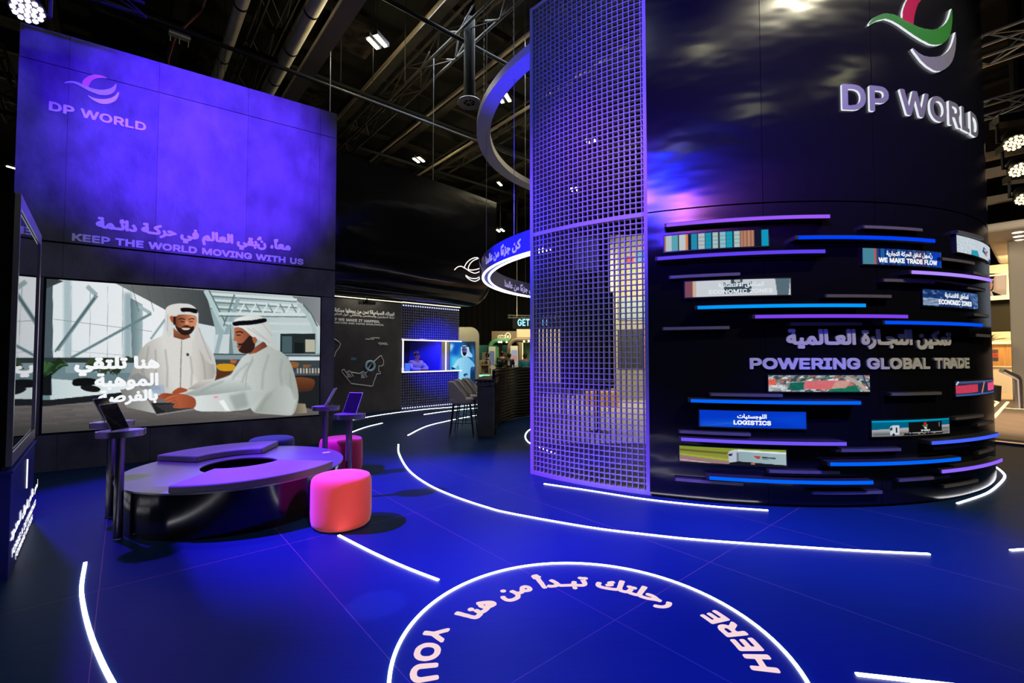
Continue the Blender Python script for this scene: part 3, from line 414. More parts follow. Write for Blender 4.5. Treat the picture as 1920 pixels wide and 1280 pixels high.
# ---------------------------------------------------------------- screen pictures
def s2l(a):
    a = np.clip(a, 0, 255) / 255; return np.where(a <= 0.04045, a / 12.92, ((a + 0.055) / 1.055) ** 2.4)
class Canvas:
    def __init__(s, x0, y0, x1, y1, k, bg):
        s.x0, s.y0, s.k = x0, y0, k; s.w = int((x1 - x0) * k); s.h = int((y1 - y0) * k)
        s.a = np.zeros((s.h, s.w, 3)); s.a[:] = bg
    def mask(s, pts, blur):
        P = (np.array(pts, float) - (s.x0, s.y0)) * s.k
        pad = int(3 * blur + 2); ax = max(int(P[:, 0].min()) - pad, 0); bx = min(int(P[:, 0].max()) + pad + 1, s.w); ay = max(int(P[:, 1].min()) - pad, 0); by = min(int(P[:, 1].max()) + pad + 1, s.h)
        if bx <= ax or by <= ay: return None
        m = np.zeros((by - ay, bx - ax))
        for oy in (0.25, 0.75):
            for ox in (0.25, 0.75):
                X = np.arange(ax, bx) + ox; Y = (np.arange(ay, by) + oy)[:, None]; ins = np.zeros(m.shape, bool)
                for (a0, b0), (a1, b1) in zip(P, np.roll(P, -1, 0)):
                    if b0 == b1: continue
                    ins ^= ((b0 > Y) != (b1 > Y)) & (X < (a1 - a0) * (Y - b0) / (b1 - b0) + a0)
                m += ins / 4
        r = int(blur)
        for _ in range(2 if r else 0):
            for axs in (0, 1):
                c = np.cumsum(np.concatenate([np.zeros_like(np.take(m, [0], axs))] + [m], axs), axs); n = m.shape[axs]
                i0 = np.clip(np.arange(n) - r, 0, n); i1 = np.clip(np.arange(n) + r + 1, 0, n)
                m = (np.take(c, i1, axs) - np.take(c, i0, axs)) / (2 * r + 1)
        return m, ax, bx, ay, by
    def poly(s, pts, c, c2=None, d=None, blur=0, al=1.0, sm=False):
        """c -> c2 along d = (x0,y0,x1,y1)"""
        if sm: pts = catmull(pts, 5, True)
        q = s.mask(pts, blur * s.k)
        if q is None: return
        m, ax, bx, ay, by = q; col = np.array(c, float)
        if c2 is not None:
            d = d or (min(p[0] for p in pts), 0, max(p[0] for p in pts), 0)
            X = (np.arange(ax, bx) / s.k + s.x0)[None, :]; Y = (np.arange(ay, by) / s.k + s.y0)[:, None]; vx, vy = d[2] - d[0], d[3] - d[1]
            t = np.clip(((X - d[0]) * vx + (Y - d[1]) * vy) / (vx * vx + vy * vy), 0, 1)[..., None]; col = col * (1 - t) + np.array(c2, float) * t
        m = (m * al)[..., None]; s.a[ay:by, ax:bx] = s.a[ay:by, ax:bx] * (1 - m) + col * m
    def rect(s, x0, y0, x1, y1, c, **k): s.poly([(x0, y0), (x1, y0), (x1, y1), (x0, y1)], c, **k)
    def line(s, pts, w, c, **k):
        for (x0, y0), (x1, y1) in zip(pts, pts[1:]):
            L = math.hypot(x1 - x0, y1 - y0) or 1; nx, ny = -(y1 - y0) / L * w / 2, (x1 - x0) / L * w / 2
            s.poly([(x0 + nx, y0 + ny), (x1 + nx, y1 + ny), (x1 - nx, y1 - ny), (x0 - nx, y0 - ny)], c, **k)
    def grain(s, amp, seed=1, sx=1, sy=1):
        r = np.random.RandomState(seed).randn(s.h // sy + 1, s.w // sx + 1)
        s.a += np.repeat(np.repeat(r, sy, 0), sx, 1)[:s.h, :s.w, None] * amp
    def at(s, X, Y):
        x = np.clip((np.asarray(X) - s.x0) * s.k - 0.5, 0, s.w - 1.001); y = np.clip((np.asarray(Y) - s.y0) * s.k - 0.5, 0, s.h - 1.001)
        i = x.astype(int); j = y.astype(int); fx = (x - i)[:, None]; fy = (y - j)[:, None]; a = s.a
        i2 = np.minimum(i + 1, s.w - 1); j2 = np.minimum(j + 1, s.h - 1)
        return (a[j, i] * (1 - fx) + a[j, i2] * fx) * (1 - fy) + (a[j2, i] * (1 - fx) + a[j2, i2] * fx) * fy
def picture(name, parent, cv, surf, nu, nv, coords):
    """grid of nu x nv on surf(s,t) (s right, t down, 0..1) coloured from the canvas at coords(s,t) or by s,t"""
    s_, t_ = np.meshgrid(np.linspace(0, 1, nu + 1), np.linspace(0, 1, nv + 1)); s_ = s_.ravel(); t_ = t_.ravel()
    V = [surf(a, b) for a, b in zip(s_, t_)]; X, Y = coords(s_, t_, V)
    rgb = s2l(cv.at(X, Y)); n = nu + 1
    Fc = [(j * n + i, (j + 1) * n + i, (j + 1) * n + i + 1, j * n + i + 1) for j in range(nv) for i in range(nu)]
    me = bpy.data.meshes.new(name); me.from_pydata(V, [], Fc)
    at = me.color_attributes.new('picture', 'FLOAT_COLOR', 'POINT')
    at.data.foreach_set('color', np.concatenate([rgb, np.ones((len(rgb), 1))], 1).astype(np.float32).ravel())
    return link(name, me, M['picture'], parent)

# ================================================================ THE SETTING
def floor_mat():
    m = bpy.data.materials.new('dark_blue_panel_floor'); m.use_nodes = True; nt = m.node_tree; b = nt.nodes['Principled BSDF']
    b.inputs['Roughness'].default_value = 0.42; b.inputs['Specular IOR Level'].default_value = 0.09
    tc = nt.nodes.new('ShaderNodeTexCoord'); facs = []
    for d, off, sp in ((E2, 2.229, 1.165), (E1, 1.689, 2.42)):
        dt = nt.nodes.new('ShaderNodeVectorMath'); dt.operation = 'DOT_PRODUCT'; dt.inputs[1].default_value = d; nt.links.new(tc.outputs['Object'], dt.inputs[0])
        a = nt.nodes.new('ShaderNodeMath'); a.operation = 'SUBTRACT'; a.inputs[1].default_value = off - sp / 2; nt.links.new(dt.outputs['Value'], a.inputs[0])
        w = nt.nodes.new('ShaderNodeMath'); w.operation = 'FLOORED_MODULO'; w.inputs[1].default_value = sp; nt.links.new(a.outputs[0], w.inputs[0])
        s = nt.nodes.new('ShaderNodeMath'); s.operation = 'SUBTRACT'; s.inputs[1].default_value = sp / 2; nt.links.new(w.outputs[0], s.inputs[0])
        ab = nt.nodes.new('ShaderNodeMath'); ab.operation = 'ABSOLUTE'; nt.links.new(s.outputs[0], ab.inputs[0])
        l = nt.nodes.new('ShaderNodeMath'); l.operation = 'LESS_THAN'; l.inputs[1].default_value = 0.0017; nt.links.new(ab.outputs[0], l.inputs[0]); facs.append(l)
    mx = nt.nodes.new('ShaderNodeMath'); mx.operation = 'MAXIMUM'; nt.links.new(facs[0].outputs[0], mx.inputs[0]); nt.links.new(facs[1].outputs[0], mx.inputs[1])
    mp = nt.nodes.new('ShaderNodeMapping'); mp.inputs['Rotation'].default_value = (0, 0, 0.866); mp.inputs['Scale'].default_value = (1.5, 40, 1); nt.links.new(tc.outputs['Object'], mp.inputs[0])
    n = nt.nodes.new('ShaderNodeTexNoise'); n.inputs['Scale'].default_value = 1.6; n.inputs['Detail'].default_value = 5; nt.links.new(mp.outputs[0], n.inputs['Vector'])
    r = nt.nodes.new('ShaderNodeValToRGB'); r.color_ramp.elements[0].position = 0.3; r.color_ramp.elements[1].position = 0.7
    r.color_ramp.elements[0].color = (0.004, 0.021, 0.07, 1); r.color_ramp.elements[1].color = (0.005, 0.026, 0.082, 1); nt.links.new(n.outputs['Fac'], r.inputs[0])
    mix = nt.nodes.new('ShaderNodeMix'); mix.data_type = 'RGBA'; nt.links.new(mx.outputs[0], mix.inputs['Factor']); nt.links.new(r.outputs[0], mix.inputs['A'])
    mix.inputs['B'].default_value = (0.2, 0.1, 0.12, 1); nt.links.new(mix.outputs['Result'], b.inputs['Base Color']); return m
bm = bmesh.new(); box(bm, (0, 9, -0.05), (60, 46, 0.1)); tag(done('floor', bm, floor_mat()), kind='structure')
bm = bmesh.new(); box(bm, (0, 9, 12.05), (60, 46, 0.1)); tag(done('ceiling', bm, mat('ceiling_dark', (0.03, 0.026, 0.022), 0.9)), kind='structure')
def curtain(name, a, b, h):
    a = Vector(a); b = Vector(b); bm = bmesh.new(); n = int((b - a).length / 0.12); d = (b - a).normalized(); nn = Vector((d.y, -d.x, 0)); prev = None
    for i in range(n + 1):
        p = a.lerp(b, i / n) + nn * (0.05 * math.sin(i * 1.9))
        q = [bm.verts.new(p), bm.verts.new(p + Vector((0, 0, h))), bm.verts.new(p + Vector((0, 0, h)) - nn * 0.1), bm.verts.new(p - nn * 0.1)]
        if prev:
            for k in range(4): bm.faces.new((prev[k], q[k], q[(k + 1) % 4], prev[(k + 1) % 4]))
        prev = q
    return tag(done(name, bm, M['curtain'], smooth=True), kind='structure')
M['curtain'] = mat('black_drape', (0.012, 0.011, 0.012), 0.9, spec=0.1)
curtain('wall_back', (-29, 31.5, 0), (29, 31.5, 0), 12)
curtain('wall_left_hall', (-29, -13, 0), (-29, 31.5, 0), 12)
curtain('wall_right_hall', (29, 31.5, 0), (29, -13, 0), 12)
curtain('wall_front', (29, -13, 0), (-29, -13, 0), 12)
for nm in ('wall_left_hall', 'wall_right_hall'): bpy.data.objects[nm].name = {'wall_left_hall': 'wall_left', 'wall_right_hall': 'wall_right'}[nm]

# ---- the tall concrete-look feature wall with the big screen
def on_wall(u, v, w=0.0): return WA + WD * u + WN * w + Vector((0, 0, v))
def concrete(name, c1, c2):
    m = mat(name, c1, 0.55, noise=((3.2, 3.2, 2.0), c2, 12), bump=((14, 14, 9), 0.45, 0.012), spec=0.45); return m
M['concrete'] = concrete('dark_concrete', (0.07, 0.068, 0.07), (0.15, 0.145, 0.15))
M['concrete_pale'] = concrete('pale_concrete', (0.11, 0.107, 0.11), (0.19, 0.185, 0.19))
fw = empty('feature_wall', on_wall(1.7, 0, -0.15), 'tall grey concrete look wall carrying the large video screen', 'wall', 'walls of the stand')
def wall_box(bm, u0, u1, z0, z1, w0, w1, mi=0):
    hexa(bm, [on_wall(u, z, w) for z in (z0, z1) for u, w in ((u0, w1), (u1, w1), (u1, w0), (u0, w0))], mi)
us = [-0.35, 0.14, 1.135, 2.31, 3.44, 3.73]; g = 0.0016
def wall_panels(name, z0, z1):
    for i, (a, b) in enumerate(zip(us, us[1:])):
        bm = bmesh.new(); wall_box(bm, a + g, b - g, z0, z1, -0.06, 0.0); done(name, bm, M['concrete_pale'] if name == 'upper_panel' and i == 2 else M['concrete'], fw)
wall_panels('top_panel', 5.57, 6.03); wall_panels('upper_panel', 3.13, 5.56)
wall_panels('middle_panel', 2.63, 3.105); wall_panels('lower_panel', 0.0, 0.49)
bm = bmesh.new(); wall_box(bm, -0.35, -0.04, 0.5, 2.62, -0.06, 0); wall_box(bm, 3.505, 3.73, 0.5, 2.62, -0.06, 0); done('side_panel', bm, M['concrete'], fw)
bm = bmesh.new(); wall_box(bm, -0.34, 3.72, 0, 6.02, -0.5, -0.062); done('backing', bm, M['matte_black'], fw)

# sign on the wall
M['sign_lavender'] = mat('white_sign_letters', (0.9, 0.9, 0.92), 0.4)
LAV = mat('pale_emblem', (0.85, 0.85, 0.9), 0.4); PNK = mat('pink_emblem', (0.95, 0.25, 0.5), 0.4); MID = mat('lavender_emblem', (0.62, 0.64, 0.85), 0.4)
sg = empty('wall_logo_sign', on_wall(0.47, 4.9), 'white logo sign of three crescents over two words high on the concrete wall', 'sign', 'lettering on the concrete wall')
put_emblem(sg, on_wall, EMB_BOX, {'top': PNK, 'wave': MID, 'bottom': LAV}, 0.008)
tz = [onwall(92, 187)[1], onwall(92, 205)[1]]
lettering('lettering', latin('DP WORLD', 2), M['sign_lavender'], sg, on_wall, (onwall(92, 200)[0], onwall(274, 236)[0], 4.915, 5.045), 0.055, 0.008)
sl = empty('wall_slogan', on_wall(1.7, 3.15), 'white two line slogan in Arabic and English just above the wide wall joint', 'lettering', 'lettering on the concrete wall')
lettering('arabic_line', arabic('معاً، نُبقي العالم في حركـة دائـمة'), M['sign_lavender'], sl, on_wall, (onwall(180, 410)[0], onwall(545, 466)[0], 3.30, 3.56), 0.045, 0.006, N=64)
lettering('english_line', latin('KEEP THE WORLD MOVING WITH US', 1, 48), M['sign_lavender'], sl, on_wall, (onwall(135, 443)[0], onwall(569, 492)[0], 3.155, 3.265), 0.075, 0.006)

# ---- the big video screen
vs = empty('video_screen', on_wall(1.74, 0.51), 'large video screen showing two men in white robes at a laptop', 'screen', 'screens')
bm = bmesh.new(); wall_box(bm, -0.03, 3.5, 0.505, 2.615, -0.05, 0.004); done('screen_housing', bm, M['black'], vs)
def z6(p): return p
cv = Canvas(30, 110, 1760, 1090, 0.62, (206, 216, 220))
def main_picture(c):
    P, L, R = c.poly, c.line, c.rect
    P([(40, 110), (700, 110), (800, 320), (760, 700), (40, 860)], (214, 222, 226), (232, 235, 238), (60, 0, 700, 0))
    R(40, 120, 125, 720, (70, 86, 92)); R(190, 130, 235, 640, (165, 185, 190), blur=8); R(550, 220, 600, 640, (150, 172, 178), blur=10)
    P([(590, 250), (665, 290), (662, 600), (600, 620)], (95, 118, 122), (160, 180, 184))
    for x in (235, 350, 455, 545): L([(x, 180), (x - 4, 640)], 3, (150, 165, 170))
    L([(130, 378), (345, 405), (720, 452)], 3, (120, 135, 140)); L([(120, 560), (620, 600)], 3, (165, 178, 182))
    P([(60, 110), (190, 150), (60, 205)], (52, 60, 64))
    P([(495, 160), (1040, 205), (1170, 440), (1110, 425), (960, 395), (800, 322), (690, 262)], (108, 112, 113), (58, 63, 65), (560, 0, 1150, 0))
    for x in (600, 690, 780, 870, 960): L([(x, 175), (x + 40, 330)], 3, (78, 83, 85))
    L([(330, 180), (388, 235)], 26, (150, 170, 172)); L([(388, 235), (150, 565)], 24, (118, 142, 146)); L([(378, 250), (138, 575)], 9, (72, 92, 98))
    L([(640, 300), (715, 345)], 20, (160, 180, 182)); L([(715, 345), (235, 610)], 16, (104, 130, 134)); L([(800, 378), (712, 498)], 14, (140, 165, 168))
    # steel trusses at the right
    P([(1040, 205), (1735, 250), (1735, 600), (1100, 590), (1100, 440)], (150, 172, 174), (186, 200, 202), (1100, 0, 1500, 0))
    P([(1560, 240), (1740, 250), (1740, 440), (1660, 330)], (108, 114, 118), (132, 138, 142))
    for y, w in ((226, 16), (262, 12), (300, 9)): L([(1070, y), (1590, y + 36)], w, (208, 218, 218)); L([(1070, y + 14), (1590, y + 48)], 6, (92, 112, 114))
    L([(1042, 205), (1165, 450)], 30, (176, 198, 200)); L([(1062, 205), (1180, 440)], 8, (90, 112, 116))
    L([(1240, 250), (1130, 560)], 22, (140, 164, 168)); L([(1215, 230), (1150, 420)], 10, (96, 118, 120))
    for a in range(1240, 1600, 70): L([(a, 345), (a + 36, 285)], 9, (214, 224, 224)); L([(a + 36, 285), (a + 70, 345)], 8, (120, 140, 142))
    L([(1120, 345), (1645, 350)], 17, (206, 218, 218)); L([(1160, 402), (1690, 406)], 15, (196, 210, 210)); L([(1400, 450), (1700, 458)], 14, (190, 206, 206)); L([(1120, 360), (1645, 365)], 6, (92, 112, 114))
    L([(1600, 285), (1650, 345), (1690, 420), (1715, 590)], 24, (170, 188, 190)); L([(1625, 285), (1675, 345), (1712, 420)], 8, (86, 100, 104))
    R(1490, 465, 1700, 592, (34, 42, 44)); R(1500, 480, 1560, 580, (70, 92, 96)); R(1640, 500, 1698, 575, (178, 176, 158)); R(1575, 520, 1630, 590, (22, 27, 29))
    R(1090, 470, 1200, 600, (196, 208, 210)); L([(1140, 440), (1100, 610)], 26, (150, 172, 176)); P([(1190, 400), (1210, 600), (1180, 600)], (110, 130, 132))
    R(1090, 585, 1740, 620, (126, 146, 152)); L([(1090, 588), (1740, 598)], 7, (60, 76, 80)); R(1540, 604, 1740, 625, (206, 216, 218)); R(1540, 625, 1740, 700, (54, 66, 70))
    R(1090, 620, 1260, 900, (64, 66, 66)); R(1560, 690, 1740, 960, (30, 33, 36)); R(1560, 690, 1740, 716, (70, 76, 80))
    P([(1110, 650), (1205, 648), (1215, 684), (1130, 686)], (206, 150, 30), sm=True); P([(1105, 690), (1190, 690), (1180, 760), (1110, 760)], (86, 48, 30)); P([(1190, 620), (1230, 625), (1220, 645), (1190, 640)], (170, 96, 60))
    P([(1545, 636), (1598, 640), (1590, 668), (1548, 664)], (140, 90, 46), sm=True); P([(1625, 650), (1680, 652), (1660, 668), (1625, 668)], (130, 82, 52))
    for x in range(1590, 1730, 18): R(x, 672, x + 9, 702, (150, 156, 160) if x % 4 else (210, 190, 160))
    P([(1572, 730), (1690, 740), (1680, 800), (1620, 812), (1572, 800)], (112, 64, 36), (70, 40, 28), (0, 730, 0, 810), sm=True)
    # planters and ledge on the left
    P([(40, 640), (640, 640), (640, 900), (40, 900)], (104, 128, 134)); R(40, 608, 640, 640, (44, 54, 56)); R(200, 640, 620, 700, (128, 150, 158))
    P([(110, 735), (640, 775), (640, 800), (560, 815), (110, 862)], (188, 204, 206), (220, 230, 232), (110, 0, 520, 0))
    P([(40, 862), (110, 862), (560, 815), (640, 800), (640, 900), (40, 910)], (26, 30, 33))
    P([(250, 740), (330, 730), (395, 745), (380, 770), (255, 778)], (14, 16, 18), sm=True); P([(290, 782), (360, 775), (410, 795), (390, 815), (320, 808)], (20, 22, 24), sm=True)
    R(40, 700, 118, 835, (18, 22, 25))
    rr = random.Random(4)
    for k in range(26):
        x = rr.uniform(20, 120); a = rr.uniform(-0.6, 1.2); l = rr.uniform(70, 130); y = rr.uniform(690, 725); g_ = rr.uniform(0.5, 1.5)
        P([(x, y), (x + l * .5 * a + 8, y - l * .7 - 6), (x + l * a, y - l * .8 + abs(a) * 40), (x + l * .5 * a + 16, y - l * .45)], (38 * g_, 62 * g_, 36 * g_), sm=True)
    for k in range(44):
        x = rr.uniform(400, 520); a = rr.uniform(-1.3, 1.3); l = rr.uniform(60, 130); y = rr.uniform(690, 720); g_ = rr.uniform(0.4, 1.5)
        P([(x, y), (x + l * .5 * a + 5, y - l * .7), (x + l * a, y - l * .85 + abs(a) * 45), (x + l * .5 * a + 10, y - l * .45)], (44 * g_, 56 * g_, 34 * g_), sm=True)
    # table
    P([(30, 905), (420, 868), (760, 850), (1150, 860), (1300, 900), (1620, 905), (1760, 935), (1760, 980), (30, 1080)], (62, 60, 60), (112, 106, 104), (0, 1060, 0, 880))
    for k in range(70):
        x = rr.uniform(40, 1300); y = rr.uniform(900, 1050); L([(x, y), (x + rr.uniform(60, 260), y - rr.uniform(-4, 18))], rr.uniform(3, 10), (rr.choice((50, 128)),) * 3, al=0.18, blur=3)
    # standing man
    P([(830, 458), (765, 485), (700, 515), (655, 560), (618, 640), (585, 720), (570, 760), (640, 800), (720, 806), (780, 830), (900, 826), (970, 806), (1040, 800), (1092, 752), (1106, 690), (1096, 615), (1062, 545), (1010, 500), (960, 476)], (152, 150, 146), (214, 212, 206), (590, 700, 820, 640), sm=True)
    P([(960, 500), (1040, 530), (1090, 620), (1104, 700), (1085, 750), (1020, 790), (960, 700)], (205, 203, 196), (160, 157, 150), (980, 0, 1110, 0), blur=6)
    for a, b in (((700, 540), (660, 700)), ((740, 560), (735, 760)), ((800, 560), (810, 790)), ((950, 600), (955, 780)), ((1010, 560), (1040, 740)), ((640, 640), (690, 780))):
        L([a, ((a[0] + b[0]) / 2 + 8, (a[1] + b[1]) / 2), b], 9, (140, 138, 133), al=0.55, blur=4)
    P([(590, 720), (640, 700), (740, 760), (780, 800), (720, 806), (600, 790)], (120, 124, 128), al=0.6, blur=6); P([(705, 780), (790, 770), (800, 826), (730, 828)], (150, 172, 200), al=0.7, blur=3)
    P([(930, 800), (1010, 745), (1092, 735), (1080, 770), (1010, 800)], (206, 202, 194), (150, 146, 140), (0, 740, 0, 810))
    L([(898, 505), (893, 650), (890, 812)], 5, (120, 118, 113)); P([(926, 584), (936, 582), (944, 590), (938, 600), (928, 598)], (60, 58, 70), sm=True)
    P([(848, 430), (885, 462), (945, 470), (950, 488), (905, 502), (850, 486)], (150, 92, 62), (110, 62, 42), (0, 440, 0, 500))
    P([(800, 330), (815, 302), (850, 288), (900, 284), (950, 290), (985, 315), (998, 345), (1002, 420), (1030, 490), (1075, 570), (1095, 640), (1060, 640), (1010, 570), (975, 490), (985, 420), (980, 360), (900, 350), (858, 362), (842, 400), (848, 440), (842, 470), (815, 480), (800, 430)], (232, 230, 226), (196, 194, 190), (820, 0, 1050, 600), sm=True)
    L([(1000, 430), (1040, 540), (1075, 625)], 7, (160, 158, 154), al=.7, blur=3); L([(815, 350), (812, 450)], 6, (170, 168, 164), al=.7, blur=3)
    P([(852, 372), (875, 356), (920, 350), (965, 354), (984, 372), (986, 405), (974, 440), (948, 466), (905, 468), (874, 442), (856, 408)], (112, 58, 36), (206, 134, 98), (850, 0, 960, 0), sm=True)
    P([(826, 366), (842, 358), (852, 376), (848, 398), (836, 394)], (176, 84, 50), sm=True); R(848, 362, 862, 412, (36, 24, 20), blur=2)
    P([(856, 402), (872, 424), (892, 430), (905, 420), (930, 416), (955, 424), (966, 420), (974, 428), (966, 450), (944, 470), (912, 474), (884, 460), (866, 436)], (42, 27, 22), sm=True)
    P([(896, 430), (920, 428), (948, 430), (938, 442), (910, 442)], (226, 206, 196), sm=True); L([(896, 430), (948, 430)], 3, (140, 60, 50))
    L([(880, 380), (896, 374), (918, 380)], 6, (30, 20, 18)); L([(940, 380), (958, 374), (974, 378)], 6, (30, 20, 18)); L([(890, 392), (914, 394)], 6, (34, 22, 20)); L([(944, 392), (966, 392)], 6, (34, 22, 20))
    P([(922, 388), (934, 388), (944, 412), (922, 414)], (214, 146, 110), sm=True); L([(918, 414), (944, 414)], 3, (110, 56, 40))
    P([(893, 312), (940, 310), (985, 317), (994, 332), (984, 344), (940, 334), (900, 334)], (14, 14, 18), sm=True)
    # seated man
    P([(1560, 880), (1640, 886), (1650, 940), (1540, 950)], (96, 88, 72), (150, 140, 118), (1560, 0, 1640, 0))
    P([(1345, 572), (1290, 588), (1258, 612), (1225, 660), (1185, 715), (1100, 745), (1000, 792), (895, 828), (970, 850), (978, 915), (1080, 930), (1200, 930), (1295, 905), (1340, 938), (1460, 950), (1560, 952), (1592, 890), (1598, 820), (1572, 700), (1540, 620), (1485, 568), (1410, 540)], (196, 203, 200), (158, 164, 158), (1260, 0, 1600, 0), sm=True)
    P([(1000, 792), (1185, 715), (1290, 745), (1320, 800), (1180, 820), (1000, 838), (905, 830)], (206, 214, 212), (150, 158, 156), (0, 720, 0, 840), blur=4)
    P([(975, 848), (1100, 830), (1290, 808), (1385, 818), (1395, 832), (1330, 880), (1295, 918), (1180, 928), (985, 925)], (214, 220, 218), (178, 186, 184), (980, 0, 1390, 0), sm=True)
    P([(1120, 870), (1160, 925), (1190, 930), (1150, 860)], (236, 238, 236), blur=3); P([(1180, 838), (1280, 815), (1300, 900), (1220, 925)], (120, 128, 126), al=.5, blur=9)
    P([(1330, 940), (1400, 830), (1500, 760), (1560, 800), (1590, 860), (1560, 952)], (150, 157, 150), (186, 192, 188), (1340, 0, 1560, 0), blur=6)
    for a, b in (((1330, 620), (1260, 760)), ((1420, 590), (1380, 800)), ((1500, 620), (1500, 780)), ((1300, 640), (1200, 740)), ((1440, 820), (1370, 930)), ((1150, 750), (1010, 815)), ((1550, 700), (1580, 860))):
        L([a, ((a[0] + b[0]) / 2 - 12, (a[1] + b[1]) / 2), b], 10, (140, 147, 144), al=0.6, blur=5)
    L([(1325, 600), (1290, 700), (1280, 790)], 4, (150, 156, 152)); P([(1090, 842), (1115, 840), (1115, 850), (1092, 852)], (236, 130, 190), blur=3)
    P([(1318, 560), (1392, 508), (1412, 542), (1345, 580), (1300, 590)], (150, 84, 58), (108, 56, 40), (1320, 0, 1400, 0))
    P([(1205, 404), (1228, 374), (1285, 358), (1350, 356), (1395, 372), (1425, 405), (1444, 470), (1472, 566), (1440, 548), (1385, 512), (1330, 488), (1262, 432), (1214, 426)], (224, 227, 224), (188, 192, 188), (1240, 0, 1460, 0), sm=True)
    for a, b in (((1320, 430), (1430, 520)), ((1290, 430), (1400, 500)), ((1380, 400), (1440, 480))): L([a, b], 6, (165, 168, 164), al=.6, blur=3)
    P([(1216, 430), (1262, 434), (1322, 486), (1338, 512), (1330, 560), (1290, 582), (1250, 578), (1234, 552), (1240, 536), (1228, 528), (1230, 514), (1208, 504), (1214, 482)], (176, 104, 74), (128, 70, 48), (1215, 0, 1330, 0), sm=True)
    P([(1232, 526), (1262, 522), (1284, 500), (1306, 478), (1334, 500), (1336, 546), (1312, 578), (1272, 584), (1240, 566), (1250, 548)], (46, 29, 24), sm=True); P([(1228, 538), (1256, 536), (1250, 546), (1234, 546)], (140, 66, 54), sm=True)
    L([(1222, 458), (1246, 452), (1268, 460)], 7, (28, 20, 18)); L([(1226, 474), (1252, 474)], 6, (30, 22, 20)); P([(1322, 490), (1340, 486), (1352, 506), (1340, 524), (1328, 516)], (160, 92, 64), sm=True)
    P([(1204, 398), (1250, 388), (1320, 384), (1396, 373), (1404, 394), (1330, 410), (1250, 416), (1212, 418)], (12, 13, 18), sm=True)
    # laptop and hands
    P([(530, 802), (642, 780), (746, 945), (565, 906)], (122, 122, 120), (176, 176, 172), (540, 0, 720, 0)); P([(715, 880), (830, 880), (975, 912), (746, 948)], (34, 34, 37)); P([(742, 948), (975, 912), (975, 922), (750, 956)], (130, 130, 128))
    for k in range(8): L([(740 + k * 8, 895 + k * 5), (900 + k * 8, 885 + k * 4)], 2, (84, 84, 88))
    P([(842, 816), (866, 796), (892, 788), (932, 800), (925, 812), (890, 822), (850, 830)], (160, 78, 46), sm=True)
    P([(755, 838), (790, 822), (840, 826), (858, 836), (830, 846), (790, 856), (760, 852)], (168, 84, 54), (110, 54, 34), (760, 0, 860, 0), sm=True)
    P([(795, 862), (830, 836), (900, 826), (975, 852), (978, 905), (920, 912), (870, 912), (845, 905), (858, 880), (815, 876)], (190, 100, 66), (150, 74, 48), (800, 0, 975, 0), sm=True)
    for k in range(4): L([(860 + k * 6, 850 + k * 14), (800 + k * 18, 868 + k * 12)], 4, (104, 50, 34), al=.7, blur=1)
    c.grain(2.5)
main_picture(cv)
U0, U1, Z0, Z1 = -0.012, 3.484, 0.518, 2.602
def scr(s, t): return on_wall(U0 + (U1 - U0) * s, Z1 + (Z0 - Z1) * t, 0.006)
def scr_xy(s, t, V):
    q = np.array([proj(*v) for v in V]); return (q[:, 0] - 60) * 3.2, (q[:, 1] - 480) * 3.2
picture('picture', vs, cv, scr, 420, 250, scr_xy)
def scr_box(x0, y0, x1, y1):
    a = onwall(60 + x0 / 3.2, 480 + (y0 + y1) / 6.4)[0]; b = onwall(60 + x1 / 3.2, 480 + (y0 + y1) / 6.4)[0]
    return (a, b, onwall(60 + (x0 + x1) / 6.4, 480 + y1 / 3.2)[1], onwall(60 + (x0 + x1) / 6.4, 480 + y0 / 3.2)[1])
ls = lambda u, v, w=0: on_wall(u, v, w + 0.007)
lettering('caption_line', arabic('هنا تلتقي'), M['letter_white'], vs, ls, scr_box(255, 598, 766, 716), 0.045, N=64)
lettering('caption_line', arabic('الموهبة'), M['letter_white'], vs, ls, scr_box(376, 700, 760, 804), 0.045, N=60)
lettering('caption_line', arabic('بالفرصة'), M['letter_white'], vs, ls, scr_box(397, 800, 756, 892), 0.045, N=60)

# ================================================================ THE ROUND TOWER
def tower_mat(name, base, rough, st):
    m = mat(name, base, rough, spec=0.55, bump=((0.55, 0.55, 1.3), st, 0.05)); return m
M['tower'] = tower_mat('glossy_black_cladding', (0.0045, 0.0045, 0.006), 0.17, 0.3); brushed(M['tower'], 0.95)
A_L = math.radians(-136.9); A_R = math.radians(-115.0); A_END = math.radians(-8)
tw = empty('round_tower', (TC[0], TC[1], 0), 'tall round glossy black tower with a lattice window on its left side', 'tower', 'walls of the stand')
seams = [A_R, math.radians(-98.9), math.radians(-82.9), math.radians(-64), math.radians(-40), A_END]
bm = bmesh.new()
for a, b in zip(seams, seams[1:]): arcbox(bm, TC, TR - 0.12, TR, a + 0.0006, b - 0.0006, 3.18, 6.3, 22)
add_uv(bm, lambda c: (math.atan2(c.y - TC[1], c.x - TC[0]) * TR, c.z))
done('upper_cladding', bm, M['tower'], tw, smooth=True)
bm = bmesh.new()
for a, b in zip(seams, seams[1:]): arcbox(bm, TC, TR - 0.12, TR, a + 0.0006, b - 0.0006, 0.03, 3.165, 22)
add_uv(bm, lambda c: (math.atan2(c.y - TC[1], c.x - TC[0]) * TR, c.z))
done('lower_cladding', bm, M['tower'], tw, smooth=True)
bm = bmesh.new(); arcbox(bm, TC, TR - 0.1, TR - 0.03, A_R, A_END, 0, 6.29, 60); done('core', bm, M['matte_black'], tw)
M['lattice'] = mat('grey_painted_lattice', (0.26, 0.26, 0.3), 0.45)
